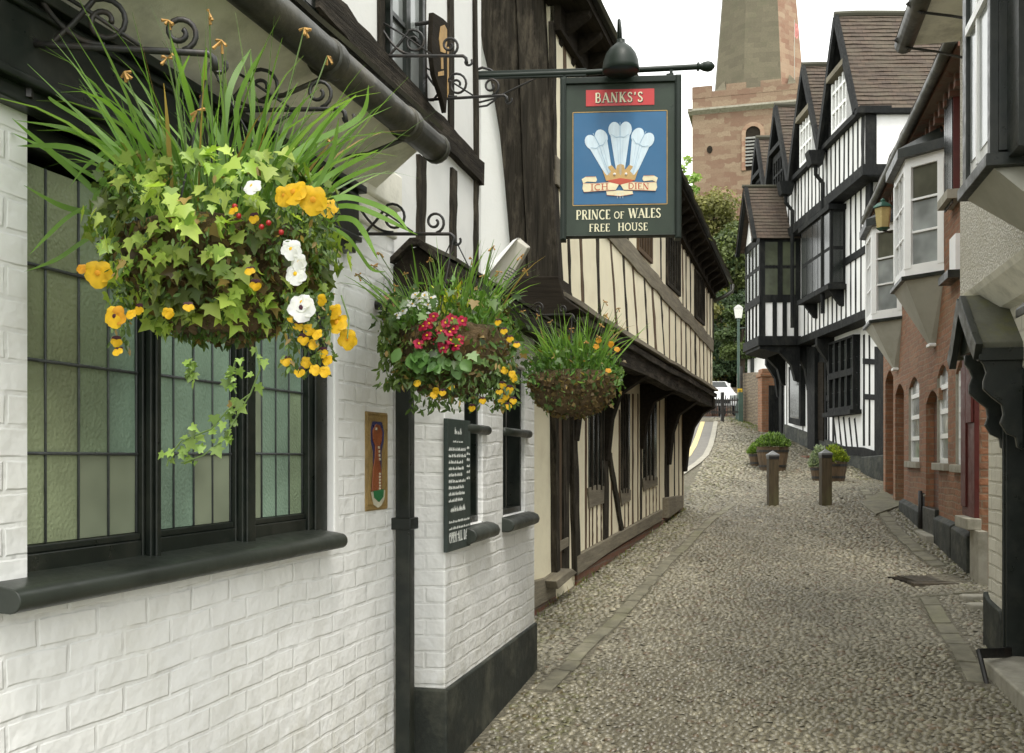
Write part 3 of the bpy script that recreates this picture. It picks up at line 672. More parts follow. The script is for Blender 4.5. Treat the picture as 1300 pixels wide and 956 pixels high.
# ================================================================ HANGING PUB SIGN
SG = P(787, 200, 6.8); sz = Matrix.Translation(Vector((SG.x, 6.8, 0))) @ Matrix.Rotation(R(-4), 4, 'Z')
class SF:            # the sign's own frame: s across, d towards the viewer, z up
    M = sz; side = 1
    def tr(s, a, d, z): return (a, -d, z)
SFr = SF()
kx = 6.8/F
u_ = lambda x: (x-787.5)*kx
v_ = lambda y: E+(HY-y)*kx
sign = empty('pub_sign', (SG.x, 6.8, v_(302)), 'dark green hanging sign with three white feathers, reading PRINCE OF WALES', 'pub sign')
MBS = lambda: MB(SFr)
m_signg = M('sign_dark_green', (.010,.018,.012), .4, .2, 3, bump=.05, spec=.3); m_signpanel = M('sign_panel_green', (.030,.045,.030), .35, .25, 3, bump=.05, spec=.3)
m_sblue = M('sign_blue', (.022,.125,.27), .45, .06, 3, bump=0); m_sred = M('sign_red', (.52,.03,.03), .35, .06, 5, bump=0)
m_scream = M('sign_cream', (.78,.74,.52), .4, .04, 5, bump=0); m_sfeather = M('feather_white', (.62,.74,.82), .4, .10, 14, bump=.2, bscale=60, stretch=(3,1,.6)); m_sgold = M('sign_gold', (.52,.33,.11), .4, .15, 25, bump=0); m_sscroll = M('scroll_parchment', (.78,.70,.46), .4, .1, 18, bump=0)
m_sshade = M('feather_shade', (.30,.46,.60), .4, .1, 10, bump=0); m_sredd = M('sign_letter_red', (.50,.07,.03), .4, .05, 5, bump=0)
x0, x1, zt, zb = u_(714), u_(862), v_(101), v_(300)
bd = MBS(); bd.box(x0+.01, x1-.01, -.04, .02, zb, zt); bdo = bd.build('board', m_signpanel, sign, bevel=.003)
fr = MBS()
for a, b, c_, d_ in ((x0-.012, x0+.03, zb-.012, zt), (x1-.03, x1+.012, zb-.012, zt)): fr.box(a, b, -.06, .045, c_-.015, d_+.01); fr.box(a+.008, b-.008, -.055, .052, c_-.010, d_)
fr.box(x0, x1, -.058, .043, zt-.035, zt+.008); fr.box(x0+.01, x1-.01, -.05, .035, zb-.004, zb+.004)
fr.build('frame', m_signg, sign, bevel=.004)
MBS().box(u_(744.5), u_(830.5), .02, .024, v_(135.5), v_(115)).build('red_panel', m_sred, bdo)
t = MBS(); text(t, "BANKS'S", u_(787), v_(131.5), 12.5*kx, .0262, cond=62*kx/text_w("BANKS'S", 12.5*kx, 1, .16), sp=.16); t.build('lettering', m_scream, bdo)
t = MBS(); text(t, "BANKS'S", u_(787.8), v_(132.2), 12.5*kx, .0243, cond=62*kx/text_w("BANKS'S", 12.5*kx, 1, .16), sp=.16); t.build('lettering_shadow', m_signg, bdo)
MBS().box(u_(729), u_(845.5), .02, .0225, v_(260), v_(144)).build('blue_panel', m_sblue, bdo)
t = MBS()
X0, X1, Z0, Z1 = u_(728), u_(846.5), v_(261), v_(143)
for q in ((X0, Z0, X1, Z0), (X1, Z0, X1, Z1), (X1, Z1, X0, Z1), (X0, Z1, X0, Z0)): t.ribbon([(q[0], q[1]), (q[2], q[3])], .0045, .001, .0228+random.uniform(0, .0004))
t.build('gold_line', m_sgold, bdo)
for words, xx, yb, h, L in (("PRINCE", 754, 279, 12, 44), ("OF", 786.5, 278.5, 9, 13.5), ("WALES", 819, 278, 12, 41), ("FREE", 762, 294.5, 9.8, 27), ("HOUSE", 804, 294, 9.8, 38)):
    t = MBS(); text(t, words, u_(xx), v_(yb), h*kx, .0215, cond=L*kx/text_w(words, h*kx), th=.0015); t.build('lettering', m_scream, bdo)
# feathers: (stem x at crown, head centre), lobes
def feather(bx, hx, hy, ang, sc_, z):
    c = Vector((hx, hy)); dirv = Vector((math.sin(R(ang)), math.cos(R(ang)))); nn = Vector((dirv.y, -dirv.x))
    T_ = lambda a, b: (u_((c+nn*a*sc_).x+0*b) if False else u_((c.x+(nn.x*a+dirv.x*b)*sc_)), v_((c.y-(nn.y*a+dirv.y*b)*sc_)))
    lobe = lambda s: [T_(s*7.2+7.6*math.cos(R(w)), 7.9*math.sin(R(w))*1.25) for w in range(0, 360, 20)]
    f = MBS(); f.prism(lobe(-1), .0232, .0262+z); f.prism(lobe(1), .0232, .0266+z)
    base = (u_(bx), v_(224)); bb = Vector((base[0], base[1])); l = Vector(T_(-12.5, -5)); r = Vector(T_(12.5, -5)); s_ = Vector((1, 0))
    f.prism([(l.x, l.y), (r.x, r.y), (bb.x+.024, bb.y), (bb.x-.024, bb.y)], .0234, .0258+z)
    f.prism([T_(-13, -2), T_(13, -2), T_(8, -10), T_(-8, -10)], .0236, .0260+z)
    f.build('feather', m_sfeather, bdo, bevel=.0008)
    g = MBS(); g.ribbon([T_(0, 9), T_(0, -8)], .005, .001, .0272+z); g.ribbon([T_(-11, -6), T_(-5, -10), T_(0, -9)], .0028, .001, .0272+z); g.ribbon([T_(11, -6), T_(5, -10), T_(0, -9)], .0028, .001, .0274+z); g.ribbon([T_(0, -8), (bb.x, bb.y)], .0022, .001, .0276+z)
    for k in (-4, 4): g.ribbon([T_(k, -10), (bb.x+k*.0015, bb.y+.01)], .0012, .001, .0278+z)
    g.build('feather_quill', m_sshade, bdo)
feather(774, 757.5, 178, -27, 1.0, 0); feather(803, 816, 177, 27, 1.0, 0); feather(788, 787.5, 166, 0, 1.0, .0004)
cr = MBS()
cr.prism([(u_(x), v_(y)) for x, y in ((765,216),(771,224),(776,219),(772,213),(777,211),(782,217),(784,211),(788,209.5),(792,211),(794,217),(799,211),(804,213),(800,219),(805,224),(811,216),(806,231),(788,229),(770,231))], .0262, .0285)
cr.build('crown', m_sgold, bdo, bevel=.0006)
t = MBS(); 
for x in (780.5, 795): t.lathe((u_(x), .0295, v_(222.5)), [(0, -.010), (.009, -.005), (.010, 0), (.009, .005), (0, .010)], 8)
t.build('crown_pearl', m_whitepaint, bdo)
t = MBS(); t.prism([(u_(x), v_(y)) for x, y in ((771,230.5),(788,227.5),(806,230.5),(800,233),(788,236),(776,233))], .0275, .0295); t.build('crown_lining', m_sredd, bdo)
sc2 = MBS()
sc2.prism([(u_(x), v_(y)) for x, y in ((741,233),(758,233.5),(785,231.5),(786,236),(782,242.5),(758,243.5),(742,244.5),(740,240))], .0262, .029)
sc2.prism([(u_(x), v_(y)) for x, y in ((833,233),(816,233.5),(789,231.5),(788,236),(792,242.5),(816,243.5),(832,244.5),(834,240))], .0262, .029)
sc2.prism([(u_(x), v_(y)) for x, y in ((739,228),(744,225),(757,225),(758.5,229),(757,232),(746,231),(741,233.5))], .0255, .0275)
sc2.prism([(u_(x), v_(y)) for x, y in ((835,228),(830,225),(817,225),(815.5,229),(817,232),(828,231),(833,233.5))], .0255, .0275)
sc2.prism([(u_(x), v_(y)) for x, y in ((770,244),(786,243),(803,244),(804,248),(788,250.5),(771,248.5))], .0255, .027)
sc2.build('scroll', m_sscroll, bdo, bevel=.0008)
t = MBS(); 
for pts in (((740,233.5),(758,234),(784,232)), ((742,244.5),(758,243.5),(782,242.5)), ((834,233.5),(816,234),(790,232)), ((832,244.5),(816,243.5),(792,242.5)), ((770,248.5),(788,250.5),(804,248)), ((744,225),(757,225)), ((830,225),(817,225))):
    t.ribbon([(u_(x), v_(y)) for x, y in pts], .0018, .001, .0288)
t.build('scroll_edge', m_sredd, bdo)
t = MBS(); text(t, "ICH", u_(762), v_(242.2), 7.6*kx, .0293, cond=23*kx/text_w("ICH", 7.6*kx), path=lambda q: q*.05); text(t, "DIEN", u_(811), v_(242), 7.6*kx, .0293, cond=27*kx/text_w("DIEN", 7.6*kx), path=lambda q: -q*.05); t.build('lettering', m_sredd, bdo)
t = MBS()
for x in (784, 787.5, 791): t.ribbon([(u_(x), v_(246)), (u_(x), v_(253))], .0025, .001, .0275)
t.build('feather_tip', m_sfeather, bdo)
# arm, links, shade lamp
armz = v_(90); ar = MBS()
ar.tube([(u_(600), 0, v_(92)), (u_(745), 0, v_(91)), (u_(885), 0, v_(87.5))], .019, 10); ar.box(u_(603), u_(745), -.012, .012, v_(96), v_(86))
ar.build('sign_arm', m_signg, sign, smooth=False, bevel=.003)
ar = MBS(); q = [(u_(884)+.0, v_(87.5))]
for i, (r, x) in enumerate(()): pass
prof = [(.019, 0), (.030, .004), (.030, .014), (.018, .02), (.03, .045), (.036, .075), (.03, .1), (.012, .118), (.001, .122)]
base = len(ar.v); n = 14
for r, x in prof:
    for k in range(n): w_ = 2*math.pi*k/n; ar.p((u_(884)+x, r*math.cos(w_), v_(87.4)+r*math.sin(w_)))
for i in range(len(prof)-1):
    for k in range(n): ar.f.append((base+i*n+k, base+i*n+(k+1) % n, base+(i+1)*n+(k+1) % n, base+(i+1)*n+k)); ar.mi.append(0)
ar.build('finial', m_signg, sign, smooth=True)
for x in (717, 852):
    l = MBS(); l.box(u_(x-1.8), u_(x+1.8), -.012, .012, v_(103), v_(88)); l.tube([(u_(x-6), 0, v_(96.5)), (u_(x+3), 0, v_(95.5))], .008, 6); l.build('hanging_link', m_signg, sign)
l = MBS(); l.lathe((u_(787.5), .16, v_(103)), [(.118, 0), (.124, .006), (.122, .03), (.116, .075), (.10, .12), (.075, .155), (.045, .18), (.028, .195), (.028, .215), (.014, .22)], 28)
lo = l.build('sign_lamp', m_signg, sign, smooth=True)
l = MBS(); l.tube([(u_(787.5), .16, v_(62)), (u_(787), .16, v_(48)), (u_(786), .13, v_(36)), (u_(785.5), .07, v_(31)), (u_(785.5), .0, v_(40)), (u_(785.5), 0, v_(88))], .009, 8); l.build('lamp_neck', m_signg, lo, smooth=True)
l = MBS(); l.tube([(u_(601), 0, v_(127)), (u_(628), 0, v_(121)), (u_(655), .01, v_(109)), (u_(680), 0, v_(97))], .007, 6); l.tube([(u_(601), 0, v_(132)), (u_(618), 0, v_(130)), (u_(630), 0, v_(122))], .007, 6); l.box(u_(600), u_(605), -.05, .02, v_(135), v_(80)); l.tube([(u_(604), 0, v_(84)), (u_(612), 0, v_(81)), (u_(622), 0, v_(84)), (u_(630), 0, v_(90))], .009, 6)
l.build('stay', m_iron, sign)
# ================================================================ CREAM TIMBER-FRAMED HOUSE (left, middle)
WC = Frame(-2.91, .339, 1); WJ = Frame(-2.40, .339, 1)
hs = empty('timber_framed_house', WC.world(WC.SY(12), 0, .3), 'jettied cream and brown close studded timber house leaning over the lane beyond the pub sign', 'house')
cA, cB = WC.SY(8.35), WC.SY(17.5)
w = MB(WC); w.box(cA, cB, -.3, 0, -.5, 2.95); w.build('ground_wall', m_cream, hs)
jA, jB = WJ.SY(8.08), WJ.SY(17.42)
jz = lambda s: 2.93-(s-jA)/(jB-jA)*.17                 # underside of the plaster, sagging
rz_ = lambda s: 3.97-(s-jA)/(jB-jA)*.42                # girding rail
ez = lambda s: 5.35-(s-jA)/(jB-jA)*.72+.05*math.sin((s-jA)/(jB-jA)*math.pi)   # wall top
w = MB(WJ); n = 12
for i in range(n):
    a, b = jA+(jB-jA)*i/n, jA+(jB-jA)*(i+1)/n
    w.hexa([(a,-4.4,jz(a)-.1),(b,-4.4,jz(b)-.1),(b,0,jz(b)-.1),(a,0,jz(a)-.1),(a,-4.4,ez(a)),(b,-4.4,ez(b)),(b,0,ez(b)),(a,0,ez(a))])
w.build('upper_wall', m_cream, hs)
def sagbeam(name, fn, off0, off1, d0, d1, mat, parent, a=None, b=None, n=16, wob=.012, fr=WJ):
    a = jA if a is None else a; b = jB if b is None else b; m = MB(fr); P_ = []
    for i in range(n+1):
        s = a+(b-a)*i/n; z = fn(s); e1, e2 = random.uniform(-wob, wob), random.uniform(-wob, wob)
        P_.append([(s,d0,z+off0+e1),(s,d0,z+off1+e2),(s,d1+e1*.3,z+off1+e2),(s,d1+e2*.3,z+off0+e1)])
    pts = [q for r in P_ for q in r]; fc = [(i*4+k, i*4+(k+1) % 4, i*4+4+(k+1) % 4, i*4+4+k) for i in range(n) for k in range(4)]+[(3,2,1,0), tuple(range(n*4, n*4+4))]
    m.add(pts, fc); return m.build(name, mat, parent)
sagbeam('jetty_beam', jz, -.30, .0, -.12, .03, m_oakh, hs, jA-.02, jB+.03)
sagbeam('jetty_moulding', jz, -.12, -.05, .0, .075, m_oakh, hs, jA-.02, jB+.04)
sagbeam('jetty_moulding', jz, -.005, .035, -.02, .10, m_oaklight, hs, jA-.02, jB+.05)
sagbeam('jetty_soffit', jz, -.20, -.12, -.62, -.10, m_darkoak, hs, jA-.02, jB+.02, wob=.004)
sagbeam('girding_rail', rz_, -.11, .10, -.03, .022, m_oaklight, hs, wob=.02, n=24)
sagbeam('wall_plate', ez, -.26, .0, -.03, .06, m_darkoak, hs, n=18)
# corner post and end wall seen from the pub
w = MB(); Yp = 8.08
lf = [(596,-60),(605,0),(612,60),(624,110),(634,170),(640,230),(646,300),(650,352),(640,378)]; mid = [(652,-60),(655,0),(660,120),(664,230),(668,300),(672,390)]
rt = [(688,-60),(690,0),(694,80),(698,150),(702,220),(706,300),(709,352),(722,392)]
def slab(name, pl, Y0, Y1, mat, parent):
    m = MB(); a = [P(x, y, Y0) for x, y in pl]; n = len(a); b = [q+Vector((.339*(Y1-Y0)*.9, Y1-Y0, 0)) for q in a]
    m.add([tuple(q) for q in a+b], [tuple(range(n))[::-1], tuple(range(n, 2*n))]+[(i, (i+1) % n, n+(i+1) % n, n+i) for i in range(n)])
    return m.build(name, mat, parent, bevel=.012)
slab('end_panel', [(560,-60),(700,-60),(708,392),(560,392)], 8.16, 8.2, m_plaster, hs)
slab('corner_post', lf+mid[::-1], Yp, Yp+.3, m_oakv, hs)
slab('corner_post', mid+rt[::-1], Yp-.05, Yp+.12, m_oakv, hs)
slab('corner_bracket', [(648,352),(708,350),(716,378),(735,392),(700,402),(655,396),(600,372)], Yp-.08, Yp+.3, m_darkoak, hs)
# studs below the rail (foot positions) and above the rail
low = [(719,724,.045),(735,740,.06),(757,761,.075),(774,783,.05),(790,797,.055),(802,810,.05),(817,823,.05),(827,833,.09),(838,844,.05),(846,850,.05),(854,858,.05),(861,865,.05),(868,871,.06),(874,877,.05),(880,883,.12),(886,888.5,.05),(891,893.5,.05),(896,898,.05),(901,902.5,.05)]
for i, (xt, xb, wd) in enumerate(low):
    a = WJ.S(xb); b = WJ.S(xt) if i < 9 else WJ.S(xb-.8)
    MB(WJ).beam((a, jz(a)), (b, rz_(b)), wd*1.35, -.03, .007, 8, .16).build('stud', m_oakrust if i % 4 in (1, 3) else m_oakv, hs)
upx = [(703,704,.07),(716,718,.06),(732,734,.06),(755,757,.07),(775,777,.06),(795,797,.055),(838,839,.05),(866,867,.06),(870.5,871,.04),(876,876.5,.05),(897,897.5,.05),(901,901.5,.05),(905,905,.09)]
for i, (xt, xb, wd) in enumerate(upx):
    a = WJ.S(xb); MB(WJ).beam((a, rz_(a)), (WJ.S(xt), ez(a)-.2), wd*1.35, -.03, .007, 6, .14).build('stud', m_oakrust if i % 3 == 1 else m_oakv, hs)
for i, (x0_, x1_) in enumerate(((808,826),(845,862),(881,893))):
    a, b = WJ.S(x0_), WJ.S(x1_); zb, zt = rz_(a)+.12, ez(b)-.22
    m = MB(WJ); m.wall(a, b, zb, zt, -.02, .03, [(a+.04, b-.04, zb+.05, zt-.04)]); n = 5
    for k in range(1, n): s = a+(b-a)*k/n; m.box(s-.018, s+.018, -.01, .022, zb+.05, zt-.04)
    wo = m.build('window', m_oakrust if i == 0 else m_oakv, hs); MB(WJ).add([(a,.004,zb),(b,.004,zb),(b,.004,zt),(a,.004,zt)], [(0,1,2,3)]).build('window_glass', m_g_dark, wo, recalc=False)
# eaves: boarding, rafter feet, slates, gutter
m = sagbeam('eaves_board', ez, -.06, .02, -.05, .28, m_darkoak, hs, jA-.25, jB+.02, wob=.003)
m = MB(WJ)
for i in range(26):
    s = jA+(jB-jA)*(i+.5)/26; z = ez(s); m.prism([(0, z-.30), (.0, z-.05), (.27, z-.05), (.25, z-.09), (.05, z-.22)], s-.045, s+.045, 's')
m.build('rafter_feet', m_darkoak, hs, kind='stuff')
m = MB(); N = 8
for i in range(N):
    a = jA-.3+(jB-jA+.6)*i/N; b = jA-.3+(jB-jA+.6)*(i+1)/N
    o = WJ.world(a, .33, ez(a)+.0); u = WJ.world(b, .33, ez(b)+.0)-o; v = WJ.world(a, -1.6, ez(a)+2.05)-o
    roof(m, o, u, v, u.length*1.004, 3.0, .2, .03, .22, .012)
m.build('slate_roof', m_slate, hs, recalc=False)
m = MB(WJ); s = jB+.0; m.tube([(s, .34, ez(jB)-.02), (s, .34, ez(jB)-.14), (s-.15, .24, ez(jB)-.24), (s-.2, .05, ez(jB)-.33)], .035, 8); m.build('gutter_outlet', m_gutter, hs, smooth=True)
w = MB(WJ)
for i in range(N):
    a = jA-.3+(jB-jA+.6)*i/N; b = jA-.3+(jB-jA+.6)*(i+1)/N
    w.add([(a, -1.62, ez(a)+2.05), (b, -1.62, ez(b)+2.05), (b, -3.9, ez(b)-.05), (a, -3.9, ez(a)-.05)], [(0, 1, 2, 3)])
w.build('rear_slope', m_darkoak, hs, recalc=False)
# ---- ground floor: sill beams, posts, studs, windows, door
def gpost(name, xt, yt, xb, yb, wd, mat, dd=.03, seg=8, wob=.08, **kw): return beamo(name, WC, (xt, yt), (xb, yb), wd, mat, hs, dd, seg, wob, **kw)
def poly(name, fr, pts, lo, hi, mat, parent, **kw): return MB(fr).prism([fr.hit(x, y, hi) for x, y in pts], lo, hi).build(name, mat, parent, **kw)
poly('sill_beam', WC, [(733,706),(780,680),(841,647),(841,661),(780,697),(733,731)], -.02, .05, m_oaklight, hs, bevel=.01)
poly('sill_beam', WC, [(849,632),(868,629),(868,644),(849,658)], -.02, .10, m_oaklight, hs, bevel=.01)
poly('sill_beam', WC, [(672,740),(706,731),(706,757),(672,777)], -.02, .05, m_oaklight, hs, bevel=.01)
poly('footing', WC, [(672,775),(706,755),(706,800),(672,820)], -.02, .03, m_brickdark, hs)
poly('footing', WC, [(733,729),(841,660),(868,644),(868,672),(841,680),(733,760)], -.02, .03, m_brickdark, hs)
gpost('door_post', 700, 520, 702, 737, .12, m_oakv, .06); 
dr = poly('door', WC, [(705,520),(723,520),(723,724),(706,738)], -.02, .02, m_oakv, hs)
poly('door_plank', WC, [(707,520),(713,520),(713,728),(708,731)], .02, .035, m_oakrust, dr); poly('door_plank', WC, [(715,520),(721,520),(721,698),(716,702)], .02, .035, m_oakv, dr); poly('door_rail', WC, [(706,690),(722,682),(722,693),(707,703)], .034, .05, m_oaklight, dr)
gpost('door_post', 724, 520, 729, 728, .20, m_oakv, .05)
poly('door_step', WC, [(706,738),(727,722),(733,727),(709,748)], -.02, .16, m_oaklight, hs, bevel=.008)
for x, yt, yb, wd, mt in ((743.5,530,706,.07,m_oakrust),(748,530,702,.05,m_oakrust),(768,490,690,.24,m_oakv),(776,575,682,.05,m_oakrust),(786,520,675,.07,m_oakrust),(803,500,668,.08,m_oakrust),(809.5,500,664,.05,m_oakrust),(813.5,560,661,.13,m_oakv),(837,495,652,.05,m_oakrust),(846,495,655,.34,m_oakv),(856,510,640,.08,m_oakv),(861.5,510,637,.06,m_oakrust),(866.5,500,634,.14,m_oakrust)):
    gpost('stud' if wd < .2 else 'post', x, yt, x, yb, wd, mt, .018 if wd > .2 else .008)
gpost('brace', 771, 572, 788, 674, .13, m_oakv, .03)
for (x0_, x1_, yt, y0_, y1_, lo_) in ((747,770,490,618,646,((752,693),(757.5,689),(763,686))),(788,801,500,622,643,((793,670),(797.5,668))),(816,835,500,606,624,((820,657),(824.5,655),(829,653),(833,651)))):
    wo = poly('window', WC, [(x0_+1,yt),(x1_-1,yt),(x1_-1,y0_+4),(x0_+1,y0_+8)], -.01, .012, m_g_dark, hs)
    for k in range(1, 4): x = x0_+(x1_-x0_)*k/4; poly('window_bar', WC, [(x-.5,yt),(x+.5,yt),(x+.5,y0_+4),(x-.5,y0_+4)], .01, .03, m_oakv, wo)
    poly('window_ledge', WC, [(x0_,y0_+2),(x0_+(x1_-x0_)*.5,y0_-3),(x1_,y0_),(x1_,y1_-8),(x0_+(x1_-x0_)*.4,y1_-4),(x0_+2,y1_)], .0, .02, m_oaklight, wo)
    for x, yb in lo_: gpost('stud', x, y1_-6, x, yb, .05, m_oakrust, .006)
# brackets carrying the jetty
for x, yb, wd in ((768,585,.16),(813.5,570,.16),(847,590,.26),(727,560,.2)):
    a = WC.S(x); z0 = WC.hit(x, yb)[1]; zt = jz(a)-.2; h = zt-z0
    m = MB(WC); m.prism([(.0, z0), (.05, z0), (.10, z0+h*.45), (.20, z0+h*.72), (.50, zt-.10), (.52, zt), (.0, zt)], a-wd/2, a+wd/2, 's'); m.build('bracket', m_darkoak, hs, bevel=.01)
a = cB; m = MB(WC); m.prism([(-.02, 1.35), (.06, 1.35), (.10, 1.75), (.20, 2.12), (.36, 2.36), (.55, 2.46), (.55, 2.62), (-.02, 2.62)], a-.22, a+.02, 's'); m.build('bracket', m_darkoak, hs, bevel=.01)
m = MB(WC); m.prism([(a-.1, 1.5), (a, 1.5), (a+.12, 2.2), (a+.1, 2.62), (a-.3, 2.62)], -.15, .0); m.build('end_brace', m_darkoak, hs)

# ================================================================ BLACK AND WHITE HOUSE (right, far)
B0, B1, B2 = Frame(7.55, .012, -1), Frame(7.22, .012, -1), Frame(6.96, .012, -1)
bw = empty('black_and_white_house', B0.world(24, 0, 1.2), 'tall black and white timbered house with four steep tiled gables facing the lane', 'house')
Y0, Y1 = 20.45, 29.6
w = MB(B0); w.box(21.0, 29.4, -4, 0, .2, 4.7); w.build('ground_wall', m_bwwhite, bw)
w = MB(B1); w.box(20.75, Y1, -4, 0, 4.6, 7.5); w.build('first_floor_wall', m_bwwhite, bw)
w = MB(B2); w.box(20.25, Y1, -6, 0, 7.35, 8.7); w.build('second_floor_wall', m_bwwhite, bw)
for fr, z, s0, h, dd in ((B1, 4.50, 20.7, .18, .09), (B2, 7.32, 20.2, .22, .08), (B2, 8.62, 20.2, .11, .14)):
    m = MB(fr); m.beam((s0, z+h/2), (Y1, z+h/2), h, -.5, dd, 14, .04); m.build('jetty_beam' if z < 8 else 'eaves_beam', m_bwblack, bw)
m = MB(B1); m.beam((20.75, 5.98), (25.6, 5.92), .16, -.02, .035, 10, .08).build('mid_rail', m_bwblack, bw)
# second floor close studs
s = 20.45; i = 0
while s < 28.9:
    MB(B2).beam((s, 7.56), (s+random.uniform(-.03, .03), 8.62), .09 if s > 20.6 else .2, -.02, .006, 4, .08).build('stud', m_bwblack, bw); s += .30; i += 1
m = MB(B2); m.box(20.215, 20.26, -6, .0, 7.3, 7.48); m.box(20.215, 20.26, -.2, .02, 7.4, 8.66); m.build('corner_post', m_bwblack, bw)
# side wall facing the lane's near end: bressummer below, white panel above
m = MB(B1); m.beam((20.74, 4.6), (20.74, 7.3), .2, -.02, .04, 6, .06).build('corner_post', m_bwblack, bw)
m = MB(B1); m.box(20.70, 20.76, -4, -.02, 4.55, 4.8); m.box(20.70, 20.76, -4, -.02, 5.9, 6.05)
for k in range(8): m.box(20.71, 20.76, -.4-.35*k, -.27-.35*k, 4.7, 7.3)
m.build('side_framing', m_bwblack, bw)
# first floor studs
s = 21.0
for i in range(18):
    if s > 25.7: break
    zt = 7.3 if not 22.05 < s < 24.9 else 5.45
    if s < 22: MB(B1).beam((s, 4.68), (s, 7.32), .09, -.02, .006, 5, .1).build('stud', m_bwblack, bw)
    else: MB(B1).beam((s, 4.68), (s, zt), .09, -.02, .006, 4, .1).build('stud', m_bwblack, bw)
    s += .33
# oriel window on first floor
a, b = 22.35, 24.7
m = MB(B1); m.box(a, b, 0, .34, 5.42, 7.2); ow = m.build('oriel_window', m_bwblack, bw)
m = MB(B1); m.box(a-.08, b+.08, 0, .42, 5.36, 5.47); m.box(a-.06, b+.06, 0, .40, 7.15, 7.27); m.prism([(0, 5.0), (.08, 5.02), (.34, 5.36), (0, 5.36)], a+.1, a+.22, 's'); m.prism([(0, 5.0), (.08, 5.02), (.34, 5.36), (0, 5.36)], b-.22, b-.1, 's'); m.build('window_ledge', m_bwblack, ow)
m = MB(B1)
for k in range(5):
    for z0, z1 in ((5.52, 6.25), (6.33, 7.1)): q = a+.06+(b-a-.1)*k/5; m.box(q, q+(b-a)/5-.07, .335, .345, z0, z1)
for z0, z1 in ((5.52, 6.25), (6.33, 7.1)): m.box(a-.006, a+.004, .06, .28, z0, z1)
m.build('window_glass', m_g_dark, ow)
# projecting oriel wing with its own tiled gable
na, nb_ = 26.0, 27.7; xo = 1.03
wing = MB(B1); wing.box(na, nb_, -.1, xo, 4.68, 7.35); wg = wing.build('oriel_bay', m_bwwhite, bw)
m = MB(B1)
m.box(na-.06, nb_+.06, -.1, xo+.08, 4.5, 4.74); m.box(na-.03, nb_+.03, 0, xo+.04, 5.62, 5.82); m.box(na-.03, nb_+.03, 0, xo+.04, 7.2, 7.4); m.box(na-.02, nb_+.02, 0, xo+.03, 6.5, 6.6)
for d in (0.0, .30, .56, .86): m.box(na-.035, na+.01, d+.06, d+.17, 4.7, 5.7)
for d in (.0, .47, .93): m.box(na-.035, na+.02, d, d+.13, 5.7, 7.3)
for q in (na, na+.4, na+.8, na+1.2, nb_-.12): m.box(q, q+.1, xo-.02, xo+.035, 4.7, 7.3)
m.build('bay_framing', m_bwblack, wg)
m = MB(B1)
for d0, d1 in ((.13, .47), (.60, .93)):
    for z0, z1 in ((5.84, 6.48), (6.62, 7.18)): m.box(na-.02, na-.004, d0, d1, z0-.04, z1+.04)
for q in (na+.12, na+.52, na+.92, na+1.32):
    for z0, z1 in ((5.84, 6.48), (6.62, 7.18)): m.box(q-.02, q+.28, xo+.006, xo+.018, z0-.04, z1+.04)
m.build('window_glass', m_g_bw, wg)
m = MB(B1)
m.prism([(0, 3.55), (.12, 3.6), (.22, 4.0), (.5, 4.3), (1.0, 4.42), (1.02, 4.52), (0, 4.52)], na+.05, na+.25, 's'); m.prism([(0, 3.55), (.12, 3.6), (.22, 4.0), (.5, 4.3), (1.0, 4.42), (1.02, 4.52), (0, 4.52)], nb_-.25, nb_-.05, 's')
m.prism([(.55, 4.30), (1.06, 4.42), (1.06, 4.54), (.3, 4.54)], na+.02, nb_-.02, 's')
m.build('bracket', m_bwblack, bw)
rdg = 8.85; yr = (na+nb_)/2; ev = 7.38
t = MB(); o = B1.world(na-.16, xo+.28, ev-.12); top = B1.world(yr, xo+.28, rdg); u = B1.world(na-.16, -.25, ev-.12)-o; roof(t, o, u, top-o, u.length, (top-o).length, .115, .02, .2)
o = B1.world(nb_+.16, xo+.28, ev-.12); top = B1.world(yr, xo+.28, rdg); u = B1.world(nb_+.16, -.25, ev-.12)-o; roof(t, o, u, top-o, u.length, (top-o).length, .115, .02, .2)
t.build('tiled_roof', m_tile, wg, recalc=False)
m = MB(B1); m.prism([(na, 7.35), (nb_, 7.35), (yr, rdg-.08)], -.2, xo+.02); m.build('bay_gable', m_bwwhite, wg)
m = MB(B1); m.beam((na-.2, ev-.18), (yr, rdg-.03), .15, xo+.16, xo+.26, 3, .02); m.beam((nb_+.2, ev-.18), (yr, rdg-.03), .15, xo+.16, xo+.26, 3, .02); m.beam((yr, 7.4), (yr, rdg-.1), .08, xo, xo+.05, 2, .02)
m.build('bargeboard', m_bwblack, wg)
m = MB(); m.tube([B1.world(yr, xo+.3, rdg+.03), B1.world(yr, -.2, rdg+.03)], .05, 8); m.build('ridge_tiles', m_slate, wg)
